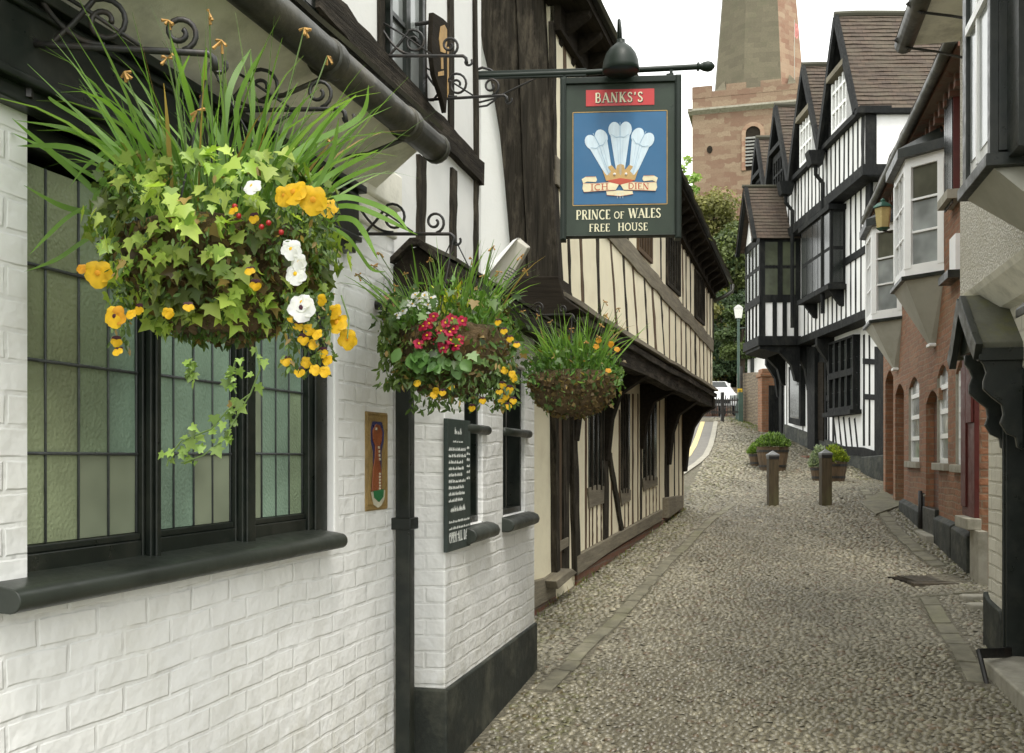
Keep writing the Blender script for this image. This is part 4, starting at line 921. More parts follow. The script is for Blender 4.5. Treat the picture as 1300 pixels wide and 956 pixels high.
# four gables
gc_ = [(21.65, 11.2, 1.30), (24.2, 11.1, 1.3), (26.85, 11.05, 1.3), (29.0, 10.85, 1.1)]
for gi, (yc, zp, hw) in enumerate(gc_):
    zb = 8.68; ov = .20
    gb = MB(B2).prism([(yc-hw+.08, zb), (yc+hw-.08, zb), (yc, zp-.25)], -.12, -.02).build('gable', m_bwwhite, bw)
    m = MB(B2)
    zc_ = zb+(zp-zb)*.50; hc = hw*.46
    m.beam((yc-hw, zb-.02), (yc, zp-.05), .17, ov-.06, ov+.02, 4, .03); m.beam((yc+hw, zb-.02), (yc, zp-.05), .17, ov-.06, ov+.02, 4, .03)
    m.build('bargeboard', m_bwblack, gb)
    m = MB(B2); m.box(yc-hc+.02, yc+hc-.02, -.02, .22, zc_-.02, zc_+.10)
    m.build('collar_ledge', m_oaklight if gi < 2 else m_bwblack, gb)
    m = MB(B2)
    for k in (-.75, -.55, .55, .75): m.beam((yc+k*hw, zb), (yc+k*hw, zb+(zp-zb)*(1-abs(k))-.1), .09, -.02, .03, 2, .05)
    for k in (-.12, .12): m.beam((yc+k*hw, zc_), (yc+k*hw, zp-.5), .05, -.02, .03, 2, .05)
    m.build('gable_framing', m_bwblack, gb)
    m = MB(B2); m.wall(yc-.52, yc+.52, zb+.08, zc_-.08, .0, .12, [(yc-.47+.24*q, yc-.47+.24*q+.19, zb+.14+.42*r_, zb+.14+.42*r_+.36) for q in range(4) for r_ in range(2+(gi < 2))]); wo = m.build('window', m_whitepaint if gi < 2 else m_bwblack, gb)
    m = MB(B2); m.box(yc-.5, yc+.5, .02, .05, zb+.1, zc_-.1); m.build('window_glass', m_g_bw, wo)
    t = MB()
    for sg in (-1, 1):
        o = B2.world(yc+sg*(hw+.02), ov, zb+.02); top = B2.world(yc, ov, zp); u = B2.world(yc+sg*(hw+.02), -5.5, zb+.02)-o
        if gi == 0 and sg == -1: o = B2.world(yc-hw-.02, ov, zb-.06); u = B2.world(yc-hw-.02, -5.5, zb-.06)-o
        roof(t, o, u, top-o, u.length, (top-o).length+.02, .115, .022, .24, .009)
    t.build('tiled_roof', m_tile, gb, recalc=False)
    for sg in (-1, 1):
        sl2 = MB(B2); q0 = (yc+sg*(hw-.0), zb-.02); q1 = (yc, zp-.05); sl2.hexa([(q0[0],-.1,q0[1]-.05),(q1[0],-.1,q1[1]-.05),(q1[0],ov-.03,q1[1]-.05),(q0[0],ov-.03,q0[1]-.05),(q0[0],-.1,q0[1]-.01),(q1[0],-.1,q1[1]-.01),(q1[0],ov-.03,q1[1]-.01),(q0[0],ov-.03,q0[1]-.01)]); sl2.build('verge_soffit', m_bwblack, gb)
    m = MB(); m.tube([B2.world(yc, ov+.01-5.5*q/12, zp+.02+random.uniform(-.012, .012)) for q in range(13)], .075, 8); m.build('ridge_tiles', m_slate, gb)
    if gi < 3:
        yy = (yc+hw+gc_[gi+1][0]-gc_[gi+1][2])/2; m = MB(B2); m.prism([(.12, 8.3), (.38, 8.3), (.45, 8.62), (.05, 8.62)], yy-.16, yy+.16, 's'); m.tube([(yy, .24, 8.35), (yy, .24, 8.1), (yy, .08, 7.9), (yy, .08, 4.9)], .05, 8); m.build('rainwater_hopper', m_bwblack, bw, smooth=False)
m = MB(B2); m.box(20.12, 20.3, -5.8, .22, 8.56, 8.66); m.build('side_eaves_board', m_bwblack, bw)
m = MB(B0)
for i in range(12):
    a, b = 21.0+.7*i, 21.0+.7*(i+1)
    if i == 11: continue
    za, zb = gz(7.7, a)+.38, gz(7.7, b)+.38; m.hexa([(a,-.05,.3),(b,-.05,.3),(b,.055,.3),(a,.055,.3),(a,-.05,za),(b,-.05,zb),(b,.055,zb),(a,.055,za)])
m.build('plinth', m_plinth, bw)
# ground floor
def bpoly(name, pts, lo, hi, mat, parent=bw, fr=B0, **kw): return MB(fr).prism([fr.hit(x, y, hi) for x, y in pts], lo, hi).build(name, mat, parent, **kw)
bpoly('corner_post', [(1110,440),(1121,440),(1122,590),(1110,586)], -.02, .10, m_bwblack)
bpoly('stone_base', [(1093,582),(1098,578),(1112,576),(1112,605),(1124,611),(1122,575),(1112,575),(1094,578),(1092,600),(1093,612)][:0] or [(1092,580),(1124,577),(1124,613),(1092,606)], -.05, .18, m_plinth, bevel=.03)
bpoly('sill_beam', [(1048,565),(1093,568),(1112,574),(1112,586),(1093,579),(1048,574)], -.02, .07, m_bwblack)
for x, y0_, y1_, wd in ((1060,528,566,.10),(1066.5,528,567,.10),(1073,529,568,.10),(1080,530,569,.10),(1087,531,570,.10)):
    a = B0.hit(x-2, y0_); b = B0.hit(x+2, y1_); MB(B0).beam(b, a, wd, -.02, .006, 3, .08).build('stud', m_bwblack, bw)
for x, wd in ((1052.5,.1),(1104,.1),(1097,.12),(1058,.16)):
    MB(B0).beam(B0.hit(x, 566), B0.hit(x, 425), wd, -.02, .008, 5, .08).build('stud', m_bwblack, bw)
for y, x0_, x1_ in ((502,1048,1058),(500,1096,1110),(456,1048,1058),(455,1095,1110)):
    bpoly('rail', [(x0_,y),(x1_,y+1),(x1_,y+8),(x0_,y+7)], -.02, .04, m_bwblack)
m = MB(B0); a, z0 = B0.hit(1092, 521); b, z1 = B0.hit(1059, 428); z0 = 2.66; z1 = 4.35
m.wall(a, b, z0, z1, 0, .16, [(a+.08+(b-a-.1)*k/4, a+.08+(b-a-.1)*(k+1)/4-.09, z0+.1+r_*(z1-z0)/2, z0+r_*(z1-z0)/2+(z1-z0)/2-.05) for k in range(4) for r_ in range(2)])
m.box(a-.1, b+.1, 0, .26, z0-.1, z0); wo = m.build('window', m_bwblack, bw)
m = MB(B0); m.box(a+.05, b-.05, .03, .07, z0+.05, z1-.05); m.build('window_glass', m_g_bw, wo)
m = MB(B0)
for k in range(12): q = a+.08+(b-a-.1)*k/12; m.box(q, q+.012, .065, .085, z0, z1)
for k in range(6): m.box(a, b, .065, .085, z0+.1+k*.36, z0+.115+k*.36)
m.build('glazing_lead', m_lead, wo)
dr = bpoly('door', [(1034,450),(1048,450),(1048,574),(1034,571)], -.02, .05, m_bwblack); bpoly('door_panel', [(1037,460),(1045,460),(1045,560),(1037,558)], .05, .075, m_darkoak, dr)
bpoly('post', [(1024,440),(1034,440),(1034,576),(1025,574)], -.02, .16, m_bwblack)
bpoly('post', [(988,455),(992,455),(992,562),(989,561)], -.02, .06, m_bwblack)
m = bpoly('window', [(1001,466),(1016,464),(1016,541),(1001,537)], .0, .14, m_bwblack); bpoly('window_glass', [(1003,470),(1014,468),(1014,532),(1003,530)], .14, .15, m_g_dark, m)
for x in (995.5, 999, 1019.5): MB(B0).beam(B0.hit(x, 560), B0.hit(x, 460), .09, -.02, .006, 4, .08).build('stud', m_bwblack, bw)
bpoly('plinth', [(989,559),(1025,566),(1025,582),(989,574)], -.02, .10, m_plinth)
bpoly('notice', [(1005,545),(1014,545),(1014,558),(1005,557)], .03, .05, m_whitepaint)
for x0_ in (1029, 990, 1058): 
    a = B0.S(x0_); m = MB(B0); m.prism([(0, 3.3), (.08, 3.35), (.16, 3.9), (.42, 4.3), (.42, 4.52), (0, 4.52)], a-.09, a+.09, 's'); m.build('bracket', m_bwblack, bw)
bs = MB(B0); bs.box(24.0, 26.2, .05, .75, 1.3, 1.62); bs.build('door_step', m_brickdark, bw, bevel=.02)

# ================================================================ RED BRICK HOUSE
WR = Frame(2.37, .241, -1); SR = WR.SY
rh = empty('red_brick_house', WR.world(SR(14), 0, .6), 'old red brick house with white bay windows on grey tapered brackets', 'house')
r0, r1 = SR(10.42), SR(17.95)
def rect(px0, py0, px1, py1, fr=WR, d=0):          # opening in wall coordinates from two photo corners
    a, z1 = fr.hit(px1, py0, d); b, z0 = fr.hit(px0, py1, d); return a, b, z0, z1
opn = [rect(1152.7, 478, 1167.6, 585), rect(1189, 462, 1204, 588), rect(1212.5, 455, 1229, 590)]
ops = []
for (x0_, y0_, x1_, y1_) in ((1153.5,478,1167,586),(1189.5,462,1203.5,588),(1213,455,1228.5,590)):
    xm = (x0_+x1_)/2; zt = WR.hit(xm, y0_)[1]; zb = WR.hit(xm, y1_)[1]; ops.append((WR.S(x1_), WR.S(x0_), zb, zt))
doors = []
for (x0_, y0_, x1_, y1_) in ((1124,470,1134,626),(1136.5,487,1147.5,640),(1175.5,495,1191.5,664)):
    xm = (x0_+x1_)/2; doors.append((WR.S(x1_), WR.S(x0_), WR.hit(xm, y1_)[1]-.05, WR.hit(xm, y0_)[1]))
w = MB(WR); w.wall(r0, r1, -.3, 5.95, -.35, 0, ops+doors); w.build('brick_wall', m_brick, rh)
w = MB(WR); w.box(r0, r1, -5, -.34, 0, 5.9); w.build('house_core', m_darkoak, rh)
def arch(a, b, z, rise, dd0, dd1, mat, parent, nm='arch'):
    n = 8; pts = [(a-.01, z+rise+.11), (a-.01, z-.0)]
    up_ = [(a+(b-a)*i/n, z-.0+rise*math.sin(math.pi*i/n)) for i in range(n+1)]
    pts = up_+[(b, z+rise+.004), (a, z+rise+.004)]
    return MB(WR).prism(pts, dd0, dd1).build(nm, mat, parent)
def hood(a, b, z, rise, parent):
    n = 8; q = [(a-.06+(b-a+.12)*i/n, z+(rise+.06)*math.sin(math.pi*i/n)**.7) for i in range(n+1)]
    arch(a, b, z-.14, .155, -.3, -.002, m_brick, parent, 'arch_spandrel'); return
for k, (a, b, z0, z1) in enumerate(ops):
    m = MB(WR); m.wall(a+.02, b-.02, z0, z1+.12, -.06, -.03, [(a+.06, b-.06, z0+.06+(z1-z0)*q/4, z0+(z1-z0)*(q+1)/4) for q in range(4)]); wo = m.build('window', m_whitepaint, rh)
    m = MB(WR); m.box(a, b, -.07, -.05, z0, z1+.1); m.build('window_glass', m_g_curtain, wo)
    m = MB(WR); m.box(a-.06, b+.06, -.1, .06, z0-.09, z0); m.build('sill', m_stone, wo, bevel=.008)
    m = MB(WR); m.box(b-.012, b+.0, -.2, -.001, z0, z1); m.build('jamb', m_stone, wo)
    hood(a, b, z1-.02, .16, wo)
for k, (a, b, z0, z1) in enumerate(doors):
    hood(a, b, z1-.02, .16, rh)
    m = MB(WR); m.box(a, b, -.34, -.22 if k < 2 else -.10, z0, z1+.1); m.build('blind_recess', m_brickdark, rh)
    if k == 1: m = MB(WR); m.box(a+.02, b-.02, -.22, -.14, z0, z0+1.25); m.build('door', m_blackpaint, rh)
# plinth
for x0_, x1_, y0_, y1_ in ((1147,1172,636,650),(1192,1214,658,668),(1215,1236,670,683)):
    m = MB(WR)
    a, b = WR.S(x1_), WR.S(x0_); za = WR.hit(x1_, y1_, .06)[1]; zb = WR.hit(x0_, y0_, .06)[1]
    m.hexa([(a,-.05,-.4),(b,-.05,-.4),(b,.07,-.4),(a,.07,-.4),(a,-.05,za+.05),(b,-.05,zb+.05),(b,.07,zb-.02),(a,.07,za-.02)])
    m.build('plinth', m_plinth, rh, bevel=.015)
a, b = WR.S(1192), WR.S(1176); m = MB(WR); m.box(a, b, -.05, .05, .2, WR.hit(1184, 645)[1]); m.build('black_box', m_blackpaint, rh, bevel=.01)
m = MB(WR); m.box(a-.05, b+.05, .0, .16, .2, gz(*WR.world(a, .1, 0).xy)+.09); m.build('doorstep', m_stone, rh, bevel=.015)
# eaves: gutter, soffit, roof
e0, e1 = SR(10.2), SR(18.2)
m = MB(WR); m.tube([(e0+(e1-e0)*i/12, .30, 5.93+random.uniform(-.012, .012)) for i in range(13)], .065, 10); m.build('gutter', m_gutter, rh, smooth=True)
m = MB(WR); m.box(e0, e1, -.05, .24, 5.86, 5.93)
for k in range(26): q = e0+(e1-e0)*(k+.5)/26; m.box(q-.05, q+.05, -.02, .13, 5.7, 5.87)
m.build('eaves_corbel', m_brickdark, rh)
t = MB(); o = WR.world(e0, .34, 5.99); u = WR.world(e1, .34, 5.99)-o; v = WR.world(e0, -2.6, 7.0)-o; roof(t, o, u, v, u.length, v.length, .115, .02, .25, .008); t.build('tiled_roof', m_tile, rh, recalc=False)
m = MB(WR); m.box(SR(11.4), SR(12.0), -2.0, -1.4, 6.0, 8.4); m.build('chimney', m_brick, rh)
# bay windows
m_g_bay = glassmat('bay_window_glass', (.11,.11,.08), .12)
def bay(a, b, out, cant, z0, z1, apex, tip, label):
    f0 = [(a, 0), (a+cant, out), (b-cant, out), (b, 0)]
    bo = MB(WR).prism(f0, z0, z0+.14, 'z').build('bay_window', m_whitepaint, rh); MB(WR).prism(f0, z1-.12, z1, 'z').build('bay_head', m_whitepaint, bo)
    def facet(p, q, npane, rows, name='bay_sash'):
        p, q = Vector(p), Vector(q); t_ = (q-p); L = t_.length; t_.normalize(); nn = Vector((-t_.y, t_.x)); 
        if nn.y < 0: nn = -nn
        W = MB(WR); gls = MB(WR); gld = MB(WR)
        def bx(mb, u0, u1, h0, h1, n0, n1):
            c = [p+t_*u0+nn*n0, p+t_*u1+nn*n0, p+t_*u1+nn*n1, p+t_*u0+nn*n1]
            mb.hexa([(k.x, k.y, h0) for k in c]+[(k.x, k.y, h1) for k in c])
        ed = min(.09, L*.16)
        bx(W, 0, ed, z0+.1, z1-.1, -.06, .008); bx(W, L-ed, L, z0+.1, z1-.1, -.06, .008)
        for i in range(1, npane): u = ed+(L-2*ed)*i/npane; bx(W, u-.014, u+.014, z0+.1, z1-.1, -.045, -.012)
        zz0, zz1 = z0+.12, z1-.2
        W.m = 0
        for i in range(1, rows): z = z0+.14+(z1-.12-z0-.14)*i/rows; bx(W, ed, L-ed, z-.013, z+.013, -.045, -.012)
        bx(gls, ed, L-ed, z0+.1, z0+.14+(z1-z0-.26)*.64, -.06, -.04); bx(gld, ed, L-ed, z0+.14+(z1-z0-.26)*.64, z1-.1, -.06, -.04)
        W.build(name, m_whitepaint, bo); gls.build('window_glass', m_g_curtain, bo); gld.build('window_glass', m_g_bay, bo)
    facet(f0[1], f0[0], 1, 3); facet(f0[1], f0[2], 3, 3); facet(f0[2], f0[3], 1, 3)
    e = .05
    m = MB(WR); m.prism([(a-e, 0), (a+cant-e*.6, out+e), (b-cant+e*.6, out+e), (b+e, 0)], z0-.05, z0, 'z'); m.build('bay_sill', m_blackpaint, bo, bevel=.004)
    e = .10
    m = MB(WR); m.prism([(a-e, 0), (a+cant-e*.6, out+e), (b-cant+e*.6, out+e), (b+e, 0)], z1, z1+.12, 'z'); 
    m.add([(a-e, 0, z1+.12), (a+cant-e*.6, out+e, z1+.12), (b-cant+e*.6, out+e, z1+.12), (b+e, 0, z1+.12), (a+.1, 0, z1+.32), (b-.1, 0, z1+.32)], [(0,1,4), (1,2,5,4), (2,3,5), (0,4,5,3)])
    m.build('lead_roof', m_blackpaint, bo)
    s_ = apex; m = MB(WR)
    m.add([(a, .0, z0-.05), (a+cant, out, z0-.05), (b-cant, out, z0-.05), (b, 0, z0-.05), (s_-.09, 0, tip), (s_-.07, .07, tip), (s_+.07, .07, tip), (s_+.09, 0, tip)], [(0,1,5,4), (1,2,6,5), (2,3,7,6), (4,5,6,7), (0,3,2,1), (0,4,7,3)])
    m.build('tapered_bracket', m_greypaint, bo)
    m = MB(WR); m.box(s_-.11, s_+.11, 0, .09, tip-.04, tip+.005); m.build('bracket_foot', m_whitepaint, bo, bevel=.01)
bay(WR.S(1198.5), WR.S(1198.5)+1.75, .40, .36, 3.92, 5.42, WR.S(1187), 3.08, '')
bay(WR.S(1145), WR.S(1145)+1.75, .40, .42, 3.84, 5.36, WR.S(1141)+.1, 3.05, '')
a = WR.S(1190); m = MB(WR); m.ribbon([(a-.42+.105*i, 5.62+.22*math.sin(math.pi*i/8)) for i in range(9)], .07, .03, 0); m.build('brick_arch', m_brickdark, rh)
# small narrow sash between the bay and the near end, and oxblood window frames at the near end
a, b, = WR.S(1221), WR.S(1210)
m = MB(WR); m.box(a, b, -.02, .09, WR.hit(1216, 246)[1], 6.0); rw = m.build('red_window', m_redpaint, rh)
m = MB(WR)
for q in range(4): m.box(a+.02+(b-a)*q/4, a-.01+(b-a)*(q+1)/4, .085, .10, 4.5, 5.85)
m.build('window_glass', m_g_dark, rw)
m = MB(WR); m.box(a-.03, b+.08, -.02, .16, WR.hit(1216, 252)[1]-.05, WR.hit(1216, 246)[1]); m.build('red_window_sill', m_stone, rw)
m = MB(WR); z = WR.hit(1214, 347)[1]; m.box(WR.S(1219), WR.S(1211), -.02, .05, z, z+.42); wo = m.build('window', m_whitepaint, rh); m = MB(WR); m.box(WR.S(1220), WR.S(1207), -.02, .14, z-.09, z); m.build('sill', m_blackpaint, wo)
a, b = WR.S(1243.5), WR.S(1227); zb = WR.hit(1240, 657)[1]
m = MB(WR); m.box(a, b-.02, .0, .05, zb, 2.9); rd = m.build('red_shopfront', m_redpaint, rh, bevel=.008)
m = MB(WR); m.box(a+.02, a+(b-a)*.45, .05, .08, zb+1.0, 2.6); m.box(a+(b-a)*.55, b-.05, .05, .07, zb+.1, 2.6); m.build('shopfront_pilaster', m_redpaint, rd, bevel=.006)
m = MB(WR); m.box(a-.1, b-.1, .0, .14, zb-.12, zb); m.build('shopfront_sill', m_stone, rd, bevel=.01)
m = MB(WR); m.box(a-.3, a+.12, -.02, .07, -.2, zb-.12); m.build('shopfront_base', m_stone, rd)

# lantern on the brick house
ln = empty('wall_lantern', P(1121, 275, 15.2), 'small amber glass lantern with green cap beside the far white bay', 'lantern')
c = P(1121, 290, 15.2); kk = 15.2/F
m = MB(); m.lathe(tuple(c), [(8*kk, -.0), (10.5*kk, 27*kk-.02)], 6); m.build('lantern_glass', M('amber_glass', (.50,.40,.18), .2, .15, 6, bump=.1), ln)
m = MB(); m.lathe((c.x, c.y, c.z+26*kk), [(13*kk, 0), (12*kk, .02), (7*kk, .07), (3*kk, .09), (3.5*kk, .12), (.5*kk, .15)], 6); m.lathe((c.x, c.y, c.z-.03), [(5*kk, 0), (9*kk, .035)], 6); m.build('lantern_cap', M('verdigris', (.03,.10,.07), .5, .3, 8, bump=.2), ln)
m = MB(); wp = WR.world(SR(15.3), 0, c.z+.0); m.tube([c-Vector((0,0,.03)), c+Vector((.1,0,-.06)), Vector((wp.x, wp.y, c.z-.02))], .014, 6); m.build('lantern_arm', m_iron, ln)
# pair of black pipes by the plinth
pp = empty('boot_pipe', WR.world(WR.S(1170), .25, .5), 'pair of short black pipes with a brass tap standing against the red brick wall', 'pipe')
m = MB(); kk = 14.0/F
for x, y0_, y1_ in ((1168.3, 623, 668), (1173.3, 626, 672)):
    p = P(x, y1_, 13.7); m.tube([p-Vector((0,0,.1)), P(x, y0_, 13.7)], .028, 10)
m.build('pipe', m_iron, pp, smooth=True)
m = MB(); m.tube([P(1172, 629, 13.6), P(1178, 628.5, 13.6)], .012, 8); m.tube([P(1177, 626, 13.6), P(1177, 631, 13.6)], .02, 8); m.build('tap', m_stone, pp)

# ================================================================ PEBBLEDASHED HOUSE (right, near)
WH, WP = Frame(1.88, .243, -1), Frame(1.67, .243, -1); SH = WH.SY
ph = empty('pebbledashed_house', WH.world(SH(6.5), 0, 0), 'cream pebbledashed house at right edge with black door hood and overhanging gutter', 'house')
m_peb, nt, b_, out_ = nodes('pebbledash'); T = NT(nt); v = T.coord('Object'); vo = T.n('TexVoronoi'); T.l(v, vo.inputs['Vector']); vo.inputs['Scale'].default_value = 60
f = T.ramp(vo.outputs['Distance'], .15, .62); sp = T.n('SeparateColor'); T.l(vo.outputs['Color'], sp.inputs[0])
cc = T.mix(T.ramp(sp.outputs[0], 0, 1), (.92,.90,.84), (.78,.75,.66)); cc = T.mix(f, cc, (.48,.45,.37)); T.l(T.mix(T.math('MULTIPLY', T.ramp(T.noise(v, 1.5, 4), .5, .7), .4), cc, (.45,.42,.30)), b_.inputs['Base Color']); b_.inputs['Roughness'].default_value = .8
T.l(T.bump(T.math('SUBTRACT', 1, f), .9, .012), b_.inputs['Normal'])
m_ivorybrick = brickmat('cream_painted_brick', (.66,.63,.53), (.60,.57,.48), (.50,.47,.38), bw=.3, rh=.11, mw=.014, painted=True, rough=.6, distort=.02, bdist=.01, bstr=.8, stain=(.42,.40,.30), var=.2, lump=.5)
h0 = SH(3.0); hc_ = SH(8.0)
dsl = (SH(6.05), WH.S(1276))       # doorway
w = MB(WH); w.wall(h0, hc_, -.5, 3.0, -.35, 0, [(dsl[0], dsl[1], -.6, 2.25)]); w.build('lower_wall', m_ivorybrick, ph, bevel=.02)
w = MB(WH); w.box(h0, hc_-.02, -5, -.34, 0, 5); w.build('house_core', m_darkoak, ph)
w = MB(WP); w.box(h0, WP.SY(8.08), -.5, 0, 2.90, 5.2); w.build('pebbledash_wall', m_peb, ph, bevel=.015)
w = MB(WH); w.prism([(.0, 2.72), (.06, 2.74), (.19, 2.88), (.215, 2.92), (.0, 2.95)], h0, hc_+.05, 's'); w.build('plaster_cove', m_soffit, ph)
w = MB(WH); w.prism([(dsl[1]-.02, -.5), (hc_+.02, -.5), (hc_+.02, .55), (hc_-.1, .50), (dsl[1]+.05, .47), (dsl[1]-.02, .36)], -.02, .035); w.build('plinth', m_plinth, ph, bevel=.015)
m = MB(WH); m.box(dsl[1]-.09, dsl[1], -.22, .015, 0, 2.25); m.box(dsl[1]-.06, dsl[1]-.03, .01, .03, 0, 2.25); m.box(dsl[0], dsl[1], -.22, .0, 2.13, 2.25); dfo = m.build('door_frame', m_blackpaint, ph, bevel=.006)
m = MB(WH); m.box(dsl[0], dsl[1]-.09, -.2, -.14, .12, 2.15); do = m.build('door', M('black_door', (.008,.008,.008), .3, .3, 4, bump=.1), dfo)
m = MB(WH)
for k in range(2):
    for z in (.25, .95, 1.65): m.box(dsl[0]+.12+.58*k, dsl[0]+.58+.58*k, -.14, -.125, z, z+.55)
m.build('door_panel', m_blackpaint, do, bevel=.01)
# door hood
rz2 = 2.86; apexS = SH(7.50); hw = .56; drop = .42; hd = .29
m = MB(WH)
hd_o = MB(WH); 
for sg in (-1, 1):
    a = apexS; hw = .56 if sg < 0 else .36; b = apexS+sg*hw
    hd_o.hexa([(a, -.02, rz2-.05), (b, -.02, rz2-drop-.05), (b, hd, rz2-drop-.05), (a, hd, rz2-.05), (a, -.02, rz2), (b, -.02, rz2-drop), (b, hd, rz2-drop), (a, hd, rz2)])
hoodo = hd_o.build('door_hood', M('mossy_lead_roof', (.085,.085,.06), .6, .3, 5, stain=(.12,.12,.03), sk=.7, sscale=4, bump=.3, bscale=12), ph, bevel=.01)
m = MB(WH)
hw = .56
for sg in (-1, 1): m.beam((apexS, rz2-.06), (apexS+sg*((.56 if sg < 0 else .36)+.03), rz2-drop-.07), .13, hd-.02, hd+.03, 4, .02)
m.prism([(-.02, rz2-drop-.13), (hd, rz2-drop-.13), (hd, rz2-drop-.04), (-.02, rz2-drop-.04)], apexS-hw-.02, apexS-hw+.05, 's')
m.prism([(apexS-hw+.06, rz2-drop-.02), (apexS+.3, rz2-drop-.02), (apexS, rz2-.1)], hd-.08, hd-.04)
m.build('hood_fascia', m_blackpaint, hoodo, bevel=.004)
prof = [(-.01, 2.40), (.28, 2.40), (.28, 2.33), (.25, 2.29), (.23, 2.23), (.25, 2.17), (.25, 2.11), (.19, 2.05), (.13, 2.0), (.12, 1.93), (.14, 1.87), (.10, 1.80), (.04, 1.77), (.03, 1.70), (-.01, 1.68)]
for q in (dsl[1]-.01, apexS-hw+.02, ):
    m = MB(WH); m.prism(prof, q, q+.05, 's'); m.build('scroll_bracket', m_blackpaint, hoodo, bevel=.008)
# second little hood further right
m = MB(WH); m.hexa([(SH(5.2), 0, 2.70), (SH(6.5), 0, 2.62), (SH(6.5), .16, 2.54), (SH(5.2), .16, 2.54), (SH(5.2), 0, 2.76), (SH(6.5), 0, 2.76), (SH(6.5), .16, 2.60), (SH(5.2), .16, 2.60)]); m.build('window_hood', m_blackpaint, ph, bevel=.01)
# step
m = MB(WH); m.box(dsl[0]-.1, dsl[1]-.02, -.2, .20, -.3, gz(3.4, 7)+.11); m.build('door_step', m_stone, ph, bevel=.02)
# upper oriel with black frame
zb = 3.27; oa, ob, oo = WP.SY(5.34), WP.SY(5.98), .36
m = MB(WP); m.box(oa, ob, 0, oo, zb, 5.2); ob_ = m.build('oriel_bay', m_whitepaint, ph)
m = MB(WP); m.prism([(-.02, zb-.07), (oo+.05, zb-.07), (oo+.05, zb+.0), (-.02, zb+.0)], WP.SY(5.34)-.09, ob+.04, 's'); m.box(WP.SY(5.34)-.04, WP.SY(5.34)+.03, -.01, oo+.02, zb, 5.2); m.box(ob-.09, ob+.015, oo-.06, oo+.025, zb, 5.2); m.build('bay_post', m_blackpaint, ob_, bevel=.005)
m = MB(WP); m.box(WP.SY(5.34)-.06, WP.SY(5.34)-.04, .02, oo-.02, zb+.02, 5.2); m.build('bay_panel', m_blackpaint, ob_)
m = MB(WP); 
for z in (4.16, 4.9): m.box(WP.SY(5.4), ob-.09, oo-.01, oo+.03, z, z+.05)
m.box(WP.SY(5.62), WP.SY(5.66), oo-.01, oo+.02, zb+.05, 5.2); m.build('sash_bar', m_whitepaint, ob_)
m = MB(WP); m.box(WP.SY(5.40), ob-.12, oo-.0, oo+.006, zb+.12, 5.2); m.build('window_glass', m_g_curtain, ob_)
m = MB(WP); a, b = WP.SY(5.34)-.04, ob
m.add([(a, 0, zb-.07), (a, oo, zb-.07), (b, oo, zb-.07), (b, 0, zb-.07), (a-.3, 0, zb-.52), (a-.3, .03, zb-.52), (b-.62, .03, zb-.52), (b-.62, 0, zb-.52)], [(0,1,5,4), (1,2,6,5), (2,3,7,6), (0,3,2,1), (4,5,6,7), (0,4,7,3)]); m.build('tapered_bracket', m_greypaint, ob_)
m = MB(WP); m.box(oa-.3, WP.SY(5.34)-.05, 0, .3, zb-.03, 5.2); m.build('rear_bay', m_blackpaint, ob_)
# eaves
m = MB(WP); gy = .40
m.tube([(WP.SY(3.2)+(WP.SY(8.12)-WP.SY(3.2))*i/6, gy+.02, 5.03) for i in range(7)], .075, 14); go = m.build('gutter', m_gutter, ph, smooth=True)
m = MB(WP); m.box(h0, WP.SY(8.12), -.1, gy-.04, 5.02, 5.10); m.build('soffit', m_soffit, ph)
m = MB(WP)
for q in (8.0, 7.35): m.tube([(WP.SY(q), gy+.02, 4.96), (WP.SY(q)-.02, .2, 4.90), (WP.SY(q)-.28, .0, 4.72)], .010, 6); m.tube([(WP.SY(q)-.02, gy, 5.12), (WP.SY(q)-.02, gy+.11, 5.02), (WP.SY(q)-.02, gy, 4.94)], .012, 6)
m.build('gutter_stay', m_iron, go)
t = MB(); o = WP.world(h0, gy+.06, 5.11); u = WP.world(WP.SY(8.15), gy+.06, 5.11)-o; v = WP.world(h0, -1.8, 6.5)-o; roof(t, o, u, v, u.length, v.length, .16, .02, .3); t.build('slate_roof', m_slate, ph, recalc=False)
# boot scraper bar at the step
bsx = empty('boot_scraper', P(1255, 862, 7.0), 'black iron bar on a slanting leg at the foot of the doorway on the right', 'boot scraper')
m = MB(); p0 = P(1242, 830, 7.05); p1 = P(1285, 829, 7.35); up_ = Vector((0,0,1)); 
m.hexa([p0-up_*.035, p1-up_*.035, p1-up_*.035+Vector((0,.02,0)), p0-up_*.035+Vector((0,.02,0)), p0+up_*.035, p1+up_*.04, p1+up_*.04+Vector((0,.02,0)), p0+up_*.035+Vector((0,.02,0))]); m.build('scraper_bar', m_iron, bsx, bevel=.005)
m = MB(); g = G(1254, 868); m.tube([p0+up_*.03, p0+(Vector((g.x, g.y, g.z))-p0)*.5, Vector((g.x, g.y, g.z-.03))], .018, 8); m.build('scraper_leg', m_iron, bsx)
for i, (x, y) in enumerate(((1232, 762), (1241, 773))):
    g = G(x, y); m = MB(); p = g
    m.prism([(p.x-.10, p.y-.05), (p.x-.07, p.y-.08), (p.x+.16, p.y-.07), (p.x+.16, p.y+.05), (p.x-.06, p.y+.07), (p.x-.11, p.y+.02)], p.z-.03, p.z+.055, 'z')
    meta(m.build('stone_stub', m_stone, None, bevel=.02), ['farther rounded grey stone stub at the foot of the cream wall', 'nearer rounded grey stone stub at the foot of the cream wall'][i], 'stone', 'stone stubs at the cream wall')
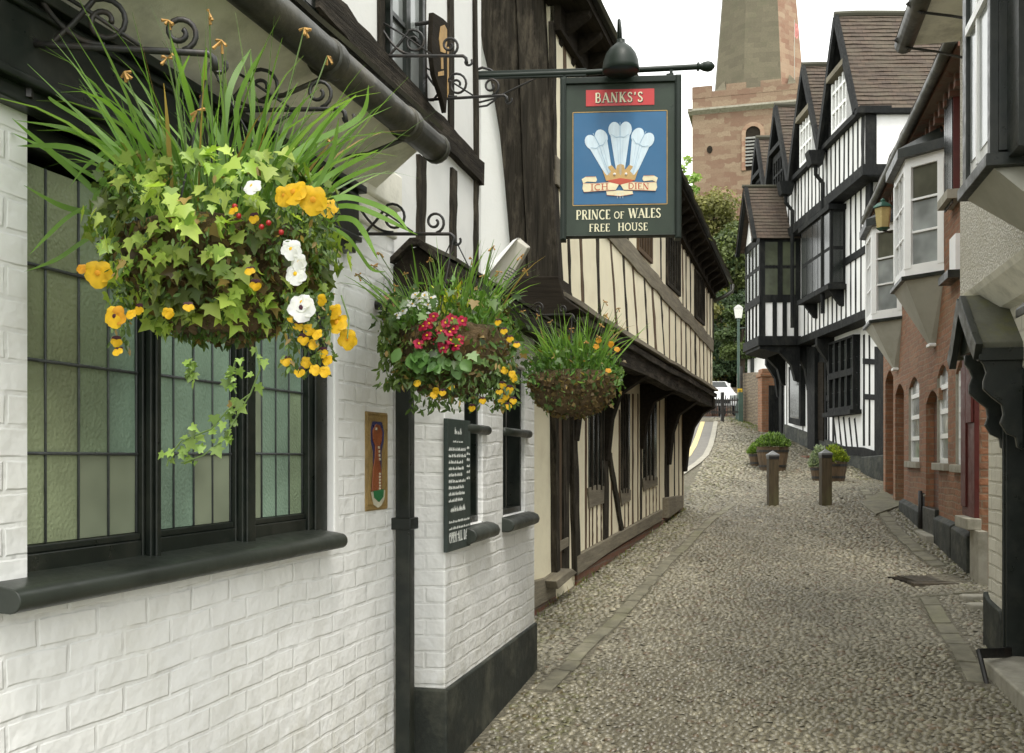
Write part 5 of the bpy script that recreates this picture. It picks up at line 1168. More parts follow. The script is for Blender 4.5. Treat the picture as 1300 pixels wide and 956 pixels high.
# ================================================================ CHURCH TOWER
m_sand = brickmat('red_sandstone', (.20,.118,.075), (.31,.24,.155), (.235,.17,.115), bw=1.0, rh=.36, mw=.006, distort=.22, bdist=.03, bstr=.5, stain=(.19,.13,.08), var=.6)
m_spire = brickmat('lichened_spire_stone', (.115,.10,.062), (.155,.135,.085), (.12,.105,.066), bw=1.0, rh=.42, mw=.006, distort=.10, bdist=.02, bstr=.4, stain=(.085,.085,.045), var=.5)
m_sand2 = brickmat('pale_sandstone', (.27,.15,.095), (.40,.29,.19), (.28,.19,.12), bw=1.0, rh=.42, mw=.006, distort=.08, bdist=.02, bstr=.4, stain=(.34,.26,.18), var=.45)
tm = Matrix.Translation(P(879, 577, 80)*1.0) @ Matrix.Rotation(R(-15.6), 4, 'Z')
class TF:
    M = Matrix.Translation(Vector((P(879, 577, 80).x, 80, 0))) @ Matrix.Rotation(R(-15.6), 4, 'Z')
    def tr(s, a, d, z): return (a, -d, z)
    def hit(s, px, py, d=0):
        k = (px-HX)/F; o = s.M.translation; u = s.M.to_3x3() @ Vector((1,0,0)); nn = s.M.to_3x3() @ Vector((0,-1,0)); o = o+nn*d
        # (o+u a) x = k y
        a = (k*o.y-o.x)/(u.x-k*u.y); q = o+u*a; return a, E+(HY-py)/F*q.y
TFr = TF(); TS = 9.9
tw = empty('church_tower', (TFr.M @ Vector((TS/2, TS/2, 4))), 'red sandstone church tower with battlements and a tall greenish stone spire', 'church tower')
m = MB(TFr); m.box(0, TS, -TS, 0, 2, 31.2-1.0); m.build('tower_shaft', m_sand, tw)
m = MB(TFr); zp = 30.2
for i in range(4):
    a = i*2.66; m.box(a, a+1.55, -.5, .02, zp, 31.15); m.box(-.02, .5, -a-1.55, -a, zp, 31.15); m.box(TS-.5, TS+.02, -a-1.55, -a, zp, 31.15)
for a in np.arange(1.55, 9, 2.66): m.box(a, a+1.11, -.5, .015, zp, 30.68); 
for a in np.arange(1.55, 9, 2.66): m.box(-.015, .5, -a-1.11, -a, zp, 30.68); m.box(TS-.5, TS+.015, -a-1.11, -a, zp, 30.68)
m.build('battlements', m_sand, tw)
m = MB(TFr); m.prism([(-.0, 28.9), (.35, 29.15), (.35, 29.3), (0, 29.4)], -.3, TS+.3, 's'); m.box(-.35, 0, -TS, .35, 29.1, 29.35); m.build('string_course', m_stone, tw)
m = MB(TFr); m.prism([(-.0, 21.6), (.16, 21.7), (.16, 21.85), (0, 21.95)], -.1, TS+.1, 's'); m.build('string_course', m_sand, tw)
def gothic(cx, z0, z1, w, dd, mat, nm, louv=True):
    m = MB(TFr); zs = z1-w*.9; arc = [(cx-w, z0), (cx-w, zs)]+[(cx-w+ (1-math.cos(R(t_)))*w*1.0, zs+math.sin(R(t_))*w*.9*1.0) for t_ in (25, 50, 75)]+[(cx, z1)]
    full = arc+[(2*cx-x, z) for x, z in arc[::-1][1:]]
    m.ribbon(full, .32, .12, dd); po = m.build(nm, m_sand2, tw)
    m = MB(TFr); m.prism(full, dd, dd+.03); m.build('opening', m_darkoak if louv else m_sand, po)
    if louv:
        m = MB(TFr)
        for k in range(9): z = z0+.3+k*(z1-z0-1.2)/9; m.hexa([(cx-w+.12,.03,z+.12),(cx+w-.12,.03,z+.12),(cx+w-.12,.18,z),(cx-w+.12,.18,z),(cx-w+.12,.03,z+.20),(cx+w-.12,.03,z+.20),(cx+w-.12,.18,z+.08),(cx-w+.12,.18,z+.08)])
        m.build('louvres', m_slate0, po)
m_slate0 = M('grey_louvre', (.22,.22,.20), .7, .2, 4)
cx, zt = TFr.hit(956, 158); _, zb = TFr.hit(956, 216); gothic(cx, zb, zt, .72, .0, m_sand2, 'belfry_window')
cx, zt = TFr.hit(923, 243); _, zb = TFr.hit(923, 275); gothic(cx, zb-1, zt, .62, .0, m_sand2, 'blind_arch', False)
m = MB(TFr); cx2, z2 = TFr.hit(922, 262); m.prism([(cx2-.28, z2-2), (cx2-.28, z2), (cx2, z2+.5), (cx2+.28, z2), (cx2+.28, z2-2)], .02, .06); m.build('lancet', m_darkoak, tw)
cx, zt = TFr.hit(955, 250); gothic(cx, zt-2.5, zt, .62, .0, m_sand2, 'blind_arch', False)
cx, z = TFr.hit(901, 190); m = MB(TFr); m.prism([(cx+.22*math.cos(R(t_)), z+.3*math.sin(R(t_))) for t_ in range(0, 360, 30)], .0, .05); m.build('round_hole', m_darkoak, tw)
cc = TFr.M @ Vector((TS/2, TS/2, 0)); rb = 3.98; H = 47.0; zb = 29.9
for k in range(8):
    a0, a1 = R(-98-22.5+45*k), R(-98-22.5+45*(k+1)); m = MB(None)
    p = [Vector((cc.x+rb*math.cos(a), cc.y+rb*math.sin(a), zb)) for a in (a0, a1)]; nseg = 16; vs = []
    for i in range(nseg+1):
        u = i/nseg*.985
        for q in p: vs.append(tuple(q*(1-u)+Vector((cc.x, cc.y, zb+H))*u))
    m.add(vs, [(2*i, 2*i+1, 2*i+3, 2*i+2) for i in range(nseg)])
    # facet frame for its masonry pattern
    mid = (a0+a1)/2; nrm = Vector((math.cos(mid), math.sin(mid), 0)); ux = Vector((0,0,1)).cross(nrm)
    mw = Matrix(((ux.x, nrm.x, 0, p[0].x), (ux.y, nrm.y, 0, p[0].y), (0, 0, 1, 0), (0, 0, 0, 1))); inv = mw.inverted(); m.v = [tuple(inv @ Vector(q)) for q in m.v]
    m.build('spire_face', m_sand2 if k in (1, 2) else m_spire, tw, mw=mw, recalc=False)
m = MB(TFr)   # broaches at the corners
for sx in (0, 1):
    for sy in (0, 1):
        x = .75 if sx == 0 else TS-.75; y = -.75 if sy == 0 else -TS+.75; x2 = TS/2-2.2 if sx == 0 else TS/2+2.2; y2 = -TS/2+2.2 if sy == 0 else -TS/2-2.2
        m.add([(x, y, zb), (x2, y, zb), (x, y2, zb), ((x+x2)/2+(x2-x)*.32, (y+y2)/2+(y2-y)*.32, zb+2.4)], [(0,1,3), (0,3,2), (1,2,3)])
m.build('broach', m_spire, tw)
m = MB(TFr); m.tube([(TS-2.0, -2, 28), (TS-2.0, -2, 36.5)], .03, 6); m.build('flagpole', m_greypaint, tw)
fp = empty('flag', tuple(TFr.M @ Vector((TS-2.0, 2, 35))), 'small red and white flag hanging limp beside the church spire', 'flag')
m = MB(TFr); m.add([(TS-2.0,-2,36.3),(TS-1.72,-1.95,36.0),(TS-1.65,-2.03,35.3),(TS-1.8,-1.98,34.9),(TS-2.0,-2,35.2)], [(0,1,2,3,4)]); m.build('flag_cloth', M('flag_red', (.55,.22,.20), .8, .5, 3), fp, recalc=False)

# ================================================================ FOLIAGE TOOLS
m_leaf = leafmat('foliage'); m_grass = leafmat('strap_leaves', .4, .4); m_treeleaf = leafmat('tree_foliage', .7, .2); m_petal = leafmat('petals', .6, .35, .6)
def norm(a): return a/np.maximum(np.linalg.norm(a, axis=1, keepdims=True), 1e-9)
_h = [(0,0),(.22,-.12),(.50,-.02),(.34,.17),(.56,.42),(.27,.46),(0,1.0)]
_o = _h+[(-x, y) for x, y in _h[::-1][1:-1]]
IVY_V = np.array([(0,.32,-.03)]+[(x, y, .12*abs(x)-.10*max(0, y-.4)) for x, y in _o]); IVY_F = np.array([(0, i, i % len(_o)+1) for i in range(1, len(_o)+1)])
_l = [(0,0),(.16,.25),(.2,.55),(.1,.85),(0,1),(-.1,.85),(-.2,.55),(-.16,.25)]
OV_V = np.array([(0,.5,-.03)]+[(x, y, .25*abs(x)) for x, y in _l]); OV_F = np.array([(0, i, i % 8+1) for i in range(1, 9)])
QD_V = np.array([(-.35,0,0),(.35,.1,.05),(.3,1,0),(-.25,.9,.08)]); QD_F = np.array([(0,1,2),(0,2,3)])
def scatter(V, Fc, pos, nrm, tip, sc, colr):
    n = len(pos); jx = rng.uniform(.72, 1.15, (n, 1, 1)); jz = rng.uniform(-1.0, 3.2, (n, 1, 1)); nrm = norm(nrm); tip = norm(tip-nrm*np.sum(tip*nrm, axis=1, keepdims=True)); sd = np.cross(tip, nrm)
    vv = pos[:,None,:]+sc[:,None,None]*(V[None,:,0,None]*jx*sd[:,None,:]+V[None,:,1,None]*tip[:,None,:]+V[None,:,2,None]*jz*nrm[:,None,:])
    ff = Fc[None]+(np.arange(n)*len(V))[:,None,None]
    return vv.reshape(-1, 3), ff.reshape(-1, 3), np.repeat(colr, len(V), axis=0)
def tone(n, a, b, v=.25):
    u = rng.random((n, 1)); c = np.array(a)*(1-u)+np.array(b)*u; wilt = rng.random((n, 1)) < .05; c = np.where(wilt & (c[:,1:2] > c[:,0:1]), np.array([[.30,.21,.07]]), c); return np.clip(c*(1+rng.normal(0, v, (n, 1))), .005, .9)
def blades(n, base, dirs, length, width, bend, seg=7, c0=(.09,.19,.03), c1=(.22,.36,.08), side=None):
    d = norm(dirs); horiz = d.copy(); horiz[:,2] = 0; horiz = norm(horiz+rng.normal(0, .05, d.shape)*[1,1,0])
    if side is None: side = norm(np.cross(d, rng.normal(0, 1, d.shape)))
    P_ = [base]; cur = base; dd = d.copy()
    for i in range(seg):
        dd = norm(dd+bend[:,None]*(horiz*.35+np.array([0,0,-1.0]))*(.25+i*.22)); cur = cur+dd*(length/seg)[:,None]; P_.append(cur)
    V = []
    for i, q in enumerate(P_):
        u = i/seg; w = width*(1-u**3)*.5*(0.75+.25*math.sin(u*3)); w = np.maximum(w, width*.04); V += [q-side*w[:,None], q+side*w[:,None]]
    V = np.stack(V, axis=1); k = V.shape[1]; f = []
    for i in range(seg): f.append((2*i, 2*i+1, 2*i+3, 2*i+2))
    ff = np.array(f)[None]+(np.arange(n)*k)[:,None,None]; cl = tone(n, c0, c1, .15)
    return V.reshape(-1, 3), ff.reshape(-1, 4), np.repeat(cl, k, axis=0)
def flower(loc, r, petals, centre, parent, name, face=(0,-1,.15), kind='pansy'):
    """petals: list of colours; a pansy has five broad petals, a primrose five notched ones"""
    f = Vector(face)+Vector((random.uniform(-.45,.45), random.uniform(-.1,.1), random.uniform(-.35,.35))); f.normalize()
    up = (Vector((0,0,1))-f*f.z).normalized(); sd = up.cross(f); V = []; Fc = []; Cc = []
    L = Vector(loc); angs = (90+38, 90-38, 200, -20, 270) if kind == 'pansy' else (90, 162, 234, 306, 18)
    for i, a in enumerate(angs):
        pr = r*(.54 if kind == 'pansy' else .42)*(1.15 if i == 4 and kind == 'pansy' else 1); cc = r*(.46 if kind == 'pansy' else .55); ar = R(a+random.uniform(-8, 8)); ctr = sd*math.cos(ar)*cc+up*math.sin(ar)*cc
        off = f*(.002+.0022*(i % 5)); b = len(V); V.append(L+ctr*.15+off+f*.002); Cc.append(centre)
        mid = len(V); V.append(L+ctr*1.0+off+f*r*.10); Cc.append(petals[i % len(petals)])
        n = 10
        for k in range(n):
            w = 2*math.pi*k/n; rr = pr*(1+random.uniform(-.08, .08)); q = L+ctr+(sd*math.cos(w)+up*math.sin(w))*rr+off+f*(r*.12*math.sin(w*2+a)); V.append(q); pc_ = petals[i % len(petals)]; kk_ = random.uniform(.72, 1.08)*(.80 if (q-L).length < r*.45 else 1.0); Cc.append(tuple(min(.95, c__*kk_) for c__ in pc_))
        for k in range(n): Fc.append((mid, mid+1+k, mid+1+(k+1) % n))
    b = len(V); V.append(L+f*.016*r/.03); Cc.append(centre)
    for k in range(8): w = 2*math.pi*k/8; V.append(L+f*.0135*r/.03+(sd*math.cos(w)+up*math.sin(w))*r*.20); Cc.append(centre)
    for k in range(8): Fc.append((b, b+1+k, b+1+(k+1) % 8))
    return fast(name, [tuple(q) for q in V], Fc, m_petal, parent, np.array(Cc))
YEL, ORG, WHT, MAR = (.80,.50,.01), (.70,.33,.01), (.85,.85,.88), (.055,.008,.02)
m_moss = M('moss_liner', (.13,.085,.04), .95, .5, 18, stain=(.05,.06,.015), sk=.6, sscale=8, bump=1.2, bscale=45, bdist=.02)

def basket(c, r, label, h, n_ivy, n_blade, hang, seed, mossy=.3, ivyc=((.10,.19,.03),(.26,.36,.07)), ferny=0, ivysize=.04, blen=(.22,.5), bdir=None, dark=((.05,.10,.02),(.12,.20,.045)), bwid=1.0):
    global rng
    rng = np.random.default_rng(seed); random.seed(seed); c = Vector(c)
    rt = empty('hanging_basket', c, label, 'hanging basket', 'hanging flower baskets on the pub wall')
    # liner: lumpy bowl
    m = MB(); prof = [(.02, -h), (r*.55, -h*.93), (r*.82, -h*.65), (r*.95, -h*.3), (r, 0), (r*.8, .03), (.02, .05)]; n = 28
    m.lathe(tuple(c), prof, n); m.v = [tuple(c+(Vector(q)-c)*(1+random.uniform(-.06, .06))) for q in m.v]; m.build('moss_liner', m_moss, rt, smooth=True)
    ch = MB()
    for k in range(3):
        a = 2*math.pi*k/3+.4; ch.tube([c+Vector((r*math.cos(a), r*math.sin(a), 0)), Vector(hang)], .003, 5)
    ch.build('chain', m_iron, rt)
    # moss tufts
    n = 700; th = rng.random(n)*2*np.pi; uu = rng.random(n); z = -h*uu; rr = r*np.sqrt(np.maximum(.05, 1-(uu**2.4)))*1.0
    pos = np.stack([c.x+rr*np.cos(th), c.y+rr*np.sin(th), c.z+z], 1); nr = norm(np.stack([np.cos(th), np.sin(th), -uu*.9+rng.normal(0, .2, n)], 1))
    V, Fc, cl = scatter(QD_V, QD_F, pos, norm(nr+rng.normal(0, .8, (n, 3))), norm(nr*.8+rng.normal(0, .7, (n, 3))), rng.uniform(.015, .04, n), tone(n, (.15,.095,.04), (.22,.16,.07), .35)); fast('moss_tuft', V, Fc, m_leaf, rt, cl, kind='stuff')
    # ivy / trailing leaves over the bowl: small dark ones inside, lighter outside
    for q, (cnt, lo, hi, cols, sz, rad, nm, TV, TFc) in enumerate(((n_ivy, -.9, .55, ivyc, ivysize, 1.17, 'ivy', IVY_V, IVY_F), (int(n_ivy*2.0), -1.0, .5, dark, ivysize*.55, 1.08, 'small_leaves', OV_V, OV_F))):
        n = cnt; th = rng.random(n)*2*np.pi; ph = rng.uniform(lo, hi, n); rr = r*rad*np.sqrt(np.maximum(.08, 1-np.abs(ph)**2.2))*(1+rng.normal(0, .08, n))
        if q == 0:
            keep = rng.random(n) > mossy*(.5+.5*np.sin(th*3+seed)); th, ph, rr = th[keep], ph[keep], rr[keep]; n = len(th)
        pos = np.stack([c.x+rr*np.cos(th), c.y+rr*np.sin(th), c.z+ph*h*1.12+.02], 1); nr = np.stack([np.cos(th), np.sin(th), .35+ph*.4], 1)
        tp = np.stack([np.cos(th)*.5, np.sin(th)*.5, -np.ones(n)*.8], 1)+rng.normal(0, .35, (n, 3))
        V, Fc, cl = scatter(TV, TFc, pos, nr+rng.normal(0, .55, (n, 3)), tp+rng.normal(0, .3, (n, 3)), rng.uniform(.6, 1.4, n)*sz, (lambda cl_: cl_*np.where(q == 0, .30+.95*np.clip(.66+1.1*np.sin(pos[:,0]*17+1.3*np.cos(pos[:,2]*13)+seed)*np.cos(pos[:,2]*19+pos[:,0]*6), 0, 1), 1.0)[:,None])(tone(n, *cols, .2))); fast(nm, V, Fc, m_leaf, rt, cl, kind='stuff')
    # strap leaves (spent daffodils) rising and arching from the top
    n = n_blade; th = rng.random(n)*2*np.pi; rb = r*.75*np.sqrt(rng.random(n)); base = np.stack([c.x+rb*np.cos(th), c.y+rb*np.sin(th), np.full(n, c.z+.02)], 1)
    out = np.stack([np.cos(th)*rb/r, np.sin(th)*rb/r, np.zeros(n)], 1)
    d = out*rng.uniform(.2, 1.1, n)[:,None]+np.stack([rng.normal(0, .22, n), rng.normal(0, .15, n), np.full(n, 1.0)], 1)
    if bdir is not None: d += np.array(bdir)*rng.random((n, 1))
    V, Fc, cl = blades(n, base, d, rng.uniform(*blen, n), rng.uniform(.006, .013, n)*(r/.24)*bwid, rng.uniform(.0, .30, n)**1.3); fast('strap_leaves', V, Fc, m_grass, rt, cl, kind='stuff')
    if ferny:
        n = ferny; th = rng.random(n)*2*np.pi; rb = r*1.1*np.sqrt(rng.random(n)); pos = np.stack([c.x+rb*np.cos(th), c.y+rb*np.sin(th), c.z+.04+(1-(rb/r/1.1)**2)*.16*rng.random(n)*r/.2-np.clip(rb/r-.82, 0, 1)*h*2.2*rng.random(n)], 1)
        V, Fc, cl = scatter(OV_V, OV_F, pos, rng.normal(0, 1, (n, 3)), np.stack([np.cos(th)*.5, np.sin(th)*.5, np.ones(n)], 1)+rng.normal(0, .5, (n, 3)), rng.uniform(.025, .055, n), tone(n, (.06,.14,.02), (.14,.27,.06), .2)); fast('small_leaves', V, Fc, m_leaf, rt, cl, kind='stuff')
    # dried flower heads on thin stalks
    m = MB(); hd = MB(); k = 13
    for i in range(k):
        a = random.uniform(0, 6.28); b = Vector((c.x+r*.5*math.cos(a), c.y+r*.5*math.sin(a), c.z)); t_ = b+Vector((math.cos(a)*random.uniform(.05, .3)*r/.24, math.sin(a)*.15, random.uniform(blen[0]*.9, blen[1]*1.0)))
        mid = (b+t_)/2+Vector((0, 0, .03)); m.tube([b, mid, t_], .0022, 5)
        for j in range(5): e = t_+Vector((random.uniform(-.02, .02), random.uniform(-.015, .015), random.uniform(-.03, .012))); hd.tube([t_, e], [.0015, .0042], 4); 
    m.build('flower_stalk', m_stalk, rt); hd.build('dried_flower', m_dry, rt)
    return rt
m_stalk = M('green_stalk', (.10,.16,.04), .6, .2, 10, bump=0); m_dry = M('papery_flower', (.42,.24,.07), .8, .4, 60, bump=.3)

# ---- basket one, nearest and largest
c1 = P(278, 305, 2.68)
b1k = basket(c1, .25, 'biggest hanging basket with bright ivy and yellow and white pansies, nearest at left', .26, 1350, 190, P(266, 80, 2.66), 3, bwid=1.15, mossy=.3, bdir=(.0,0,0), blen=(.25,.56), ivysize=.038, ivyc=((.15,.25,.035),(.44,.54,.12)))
def bl(pts, w, parent, name='long_leaf', colr=(.18,.32,.07)):
    """one long strap leaf through points"""
    pts = [Vector(p) for p in pts]; V = []; Fc = []
    # smooth
    q = []
    for i in range(len(pts)-1):
        p0 = pts[max(i-1, 0)]; p1 = pts[i]; p2 = pts[i+1]; p3 = pts[min(i+2, len(pts)-1)]
        for j in range(6):
            t_ = j/6; q.append(.5*((2*p1)+(p2-p0)*t_+(2*p0-5*p1+4*p2-p3)*t_*t_+(3*p1-p0-3*p2+p3)*t_**3))
    q.append(pts[-1]); n = len(q)
    for i, p in enumerate(q):
        t_ = (q[min(i+1, n-1)]-q[max(i-1, 0)]).normalized(); s_ = t_.cross(Vector((.15, -1, .1))).normalized(); u = i/(n-1); ww = w*.5*min(1, (1-u)*3.0+.05)*(.7+.3*min(1, u*5)); V += [tuple(p-s_*ww), tuple(p+s_*ww+Vector((0, .003, 0)))]
    for i in range(n-1): Fc.append((2*i, 2*i+1, 2*i+3, 2*i+2))
    c_ = np.tile(np.array(colr)*random.uniform(.75, 1.25), (len(V), 1)); return fast(name, V, Fc, m_grass, parent, c_)
Yb = 2.6
long_ = [[(200,240),(130,170),(70,130),(62,122)],[(210,250),(150,200),(90,165),(15,152)],[(180,260),(120,225),(60,190),(14,168)],[(230,240),(190,160),(128,100)],[(150,250),(125,215),(160,175),(105,235)][:3]+[(110,210),(88,238)],
 [(190,260),(130,270),(80,262),(30,235)],[(110,262),(80,280),(35,325)],[(240,230),(225,120),(240,70)],[(300,240),(320,150),(318,65)],[(330,240),(370,150),(405,110)],[(320,250),(300,140),(338,55)],[(215,250),(205,170),(140,85)],
 [(280,240),(290,120),(318,62)],[(350,235),(380,190),(455,150),(468,108)],[(380,250),(430,215),(480,190)],[(400,262),(440,250),(495,268),(520,295)],[(400,270),(450,262),(530,298)],[(410,280),(450,280),(480,330)],[(250,240),(245,150),(216,45)],
 [(130,290),(100,310),(70,330),(30,345)],[(355,230),(400,170),(452,120)],[(400,280),(440,300),(470,340),(490,345)],[(180,240),(100,190),(20,185)],[(150,270),(90,215),(15,150)],[(405,265),(430,232),(490,205)],[(300,230),(262,130),(262,60)],[(395,250),(420,200),(430,150)],[(130,300),(118,270),(125,240),(150,212),(190,230)]]
for i, L in enumerate(long_): bl([P(x, y, Yb+random.uniform(-.10, .10)-(.05 if j == len(L)-1 else 0)) for j, (x, y) in enumerate(L)], random.uniform(.009, .017), b1k)
for x, y, r_, cs, ce in ((126,347,.036,[YEL],ORG),(376,246,.034,[YEL],ORG),(398,254,.036,[YEL],ORG),(414,264,.030,[YEL],ORG),(362,249,.026,[YEL],ORG),(425,396,.022,[YEL],ORG),(430,412,.030,[YEL],ORG),(441,430,.026,[YEL],ORG),(148,402,.028,[YEL,ORG],MAR),
                         (322,239,.024,[WHT],YEL),(370,317,.026,[WHT],YEL),(381,333,.022,[WHT],YEL),(377,349,.028,[WHT],YEL),(383,392,.034,[WHT],MAR),(386,385,.024,[WHT],YEL),(105,342,.014,[ORG],YEL)):
    flower(P(x, y, 2.36 if 140 < x < 400 else 2.45), r_, cs, ce, b1k, 'white_pansy' if cs[0] == WHT else 'yellow_pansy', face=(-.12, -1, .1))
for x, y in ((320,345),(322,361),(325,277),(150,433),(152,447),(378,415),(392,418),(404,425),(385,430),(397,437),(410,447),(372,405),(388,460),(400,470),(414,472),(380,472),(363,458),(212,397),(178,392),(168,400),(240,390),(408,380),(300,268),(418,458)):
    flower(P(x+random.uniform(-2, 2), y, 2.37+random.uniform(0, .03)), .0145, [MAR, MAR, YEL, YEL, YEL] if random.random() < .6 else [YEL], ORG, b1k, 'viola', face=(0, -1, 0))
m = MB(); m_berry = M('red_berry', (.35,.01,.01), .3, .1, 5, bump=0)
for x, y in ((357,295),(341,283),(303,274),(298,262),(332,288)): m.lathe(tuple(P(x, y, 2.38)), [(0,-.007),(.005,-.005),(.007,0),(.005,.005),(0,.007)], 8)
m.build('berries', m_berry, b1k, smooth=True)
def sprig(parent, px0, px1, py0, py1, Y, n, sz=.02, cols=((.05,.09,.02),(.12,.19,.05))):
    x = rng.uniform(px0, px1, n); y = py0+(py1-py0)*rng.random(n)**1.3; pos = np.array([tuple(P(a, b, Y+rng.normal(0, .03))) for a, b in zip(x, y)])
    V, Fc, cl = scatter(OV_V, OV_F, pos, rng.normal(0, .6, (n, 3))+[0,-1,0], rng.normal(0, .6, (n, 3))+[0,0,-1], rng.uniform(.6, 1.4, n)*sz, tone(n, *cols, .2)); fast('trailing_leaves', V, Fc, m_leaf, parent, cl, kind='stuff')
sprig(b1k, 360, 422, 370, 474, 2.42, 420); sprig(b1k, 138, 165, 330, 440, 2.46, 130); sprig(b1k, 340, 430, 250, 330, 2.45, 260)
m = MB()
for x, y in ((385,470),(400,472),(412,470),(418,440),(372,460),(151,447),(441,430)): m.tube([P(x-8, y-55, 2.45), P(x+2, y-25, 2.44), P(x, y, 2.40)], .0018, 4)
m.build('flower_stem', m_stalk, b1k)
# hanging ivy trail
trail = [(325,440),(330,470),(318,500),(290,520),(268,545),(230,560),(215,580),(212,592)]
tr2 = [(318,500),(300,530),(282,560),(258,578),(230,588)]
st = MB(); V_, F_, C_ = [], [], []; base = 0
for tr in (trail, tr2, [(300,455),(292,480),(300,500)], [(240,455),(245,470),(235,480)]):
    pp_ = [P(x, y, 2.42) for x, y in tr]; st.tube(pp_, .0022, 5); n = int(len(tr)*3)
    t_ = rng.random(n)*(len(tr)-1); i0 = t_.astype(int); fr_ = (t_-i0)[:,None]; A_ = np.array([tuple(q) for q in pp_]); pos = A_[i0]*(1-fr_)+A_[np.minimum(i0+1, len(tr)-1)]*fr_+rng.normal(0, .010, (n, 3))
    V, Fc, cl = scatter(IVY_V, IVY_F, pos, np.array([[0,-1,.3]])+rng.normal(0, .3, (n, 3)), np.array([[0,-.2,-1]])+rng.normal(0, .7, (n, 3)), rng.uniform(.013, .034, n), tone(n, (.13,.22,.04), (.26,.38,.09), .2)); V_.append(V); F_.append(Fc+base); C_.append(cl); base += len(V)
st.build('vine_stem', m_stalk, b1k); fast('ivy_trail', np.concatenate(V_), np.concatenate(F_), m_leaf, b1k, np.concatenate(C_), kind='stuff')

# ---- basket two: crimson primroses
c2 = P(570, 425, 4.45)
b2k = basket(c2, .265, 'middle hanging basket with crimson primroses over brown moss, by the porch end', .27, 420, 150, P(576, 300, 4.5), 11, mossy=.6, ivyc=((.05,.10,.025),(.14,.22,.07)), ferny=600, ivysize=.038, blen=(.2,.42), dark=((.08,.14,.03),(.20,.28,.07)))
RED = (.50,.008,.06)
for x, y in ((531,437),(543,427),(545,411),(556,433),(559,421),(571,433),(573,405),(577,419),(583,432),(566,411),(551,403),(586,408),(538,416),(563,442),(580,441),(570,423)):
    flower(P(x, y, 4.18), .026, [RED], YEL, b2k, 'crimson_primrose', kind='prim', face=(0,-1,.3))
for x, y in ((533,381),(540,376),(548,380),(524,388),(513,397),(545,388),(536,390),(528,376),(505,402),(518,386),(552,386),(541,396)): flower(P(x, y, 4.25), .024, [WHT], YEL, b2k, 'white_primrose', kind='prim', face=(-.2,-1,.5))
n = 26; pos = np.array([tuple(P(550+rng.normal(0, 18), 452+rng.normal(0, 5), 4.19)) for _ in range(n)]); V, Fc, cl = scatter(OV_V*[1.9,1,1], OV_F, pos, np.array([[0,-1,.5]])+rng.normal(0, .3, (n, 3)), np.array([[0,-.4,-1]])+rng.normal(0, .5, (n, 3)), rng.uniform(.05, .08, n), tone(n, (.08,.18,.04), (.15,.28,.08), .15)); fast('primrose_leaves', V, Fc, m_leaf, b2k, cl, kind='stuff')
for x, y in ((562,498),(573,491),(550,502),(554,496),(530,487),(647,493),(634,497),(642,503),(636,508),(650,475),(640,470),(652,480),(645,515),(640,420),(648,430),(633,409),(656,438),(612,508),(600,517),(651,508),(645,497),(638,488)): flower(P(x, y, 4.2), .017, [YEL, YEL, YEL, YEL, YEL] if random.random() < .35 else [MAR, MAR, YEL, YEL, YEL], ORG, b2k, 'viola', face=(0,-1,0))
n = 40; pos = np.array([tuple(P(573+rng.normal(0, 7), 383+rng.normal(0, 7), 4.3)) for _ in range(n)]); V, Fc, cl = scatter(OV_V, OV_F, pos, rng.normal(0, 1, (n, 3)), np.array([[0,0,1]])+rng.normal(0, .5, (n, 3)), rng.uniform(.03, .055, n), tone(n, (.45,.50,.04), (.60,.60,.08), .1)); fast('yellow_green_shoots', V, Fc, m_leaf, b2k, cl, kind='stuff')
sprig(b2k, 625, 655, 460, 515, 4.24, 220, .03); sprig(b2k, 482, 530, 400, 490, 4.3, 420, .035, ((.06,.10,.02),(.15,.22,.05))); sprig(b2k, 520, 640, 470, 520, 4.25, 360, .032)
# ---- basket three
c3 = P(728, 478, 6.3)
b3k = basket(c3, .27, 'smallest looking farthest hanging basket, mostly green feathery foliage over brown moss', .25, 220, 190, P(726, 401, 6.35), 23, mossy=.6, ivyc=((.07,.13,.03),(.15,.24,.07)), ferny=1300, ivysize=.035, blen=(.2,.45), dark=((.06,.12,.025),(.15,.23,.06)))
for x, y in ((772,471),(783,444),(760,432),(776,437),(757,440)): flower(P(x, y, 6.05), .02, [ORG], YEL, b3k, 'orange_pansy')

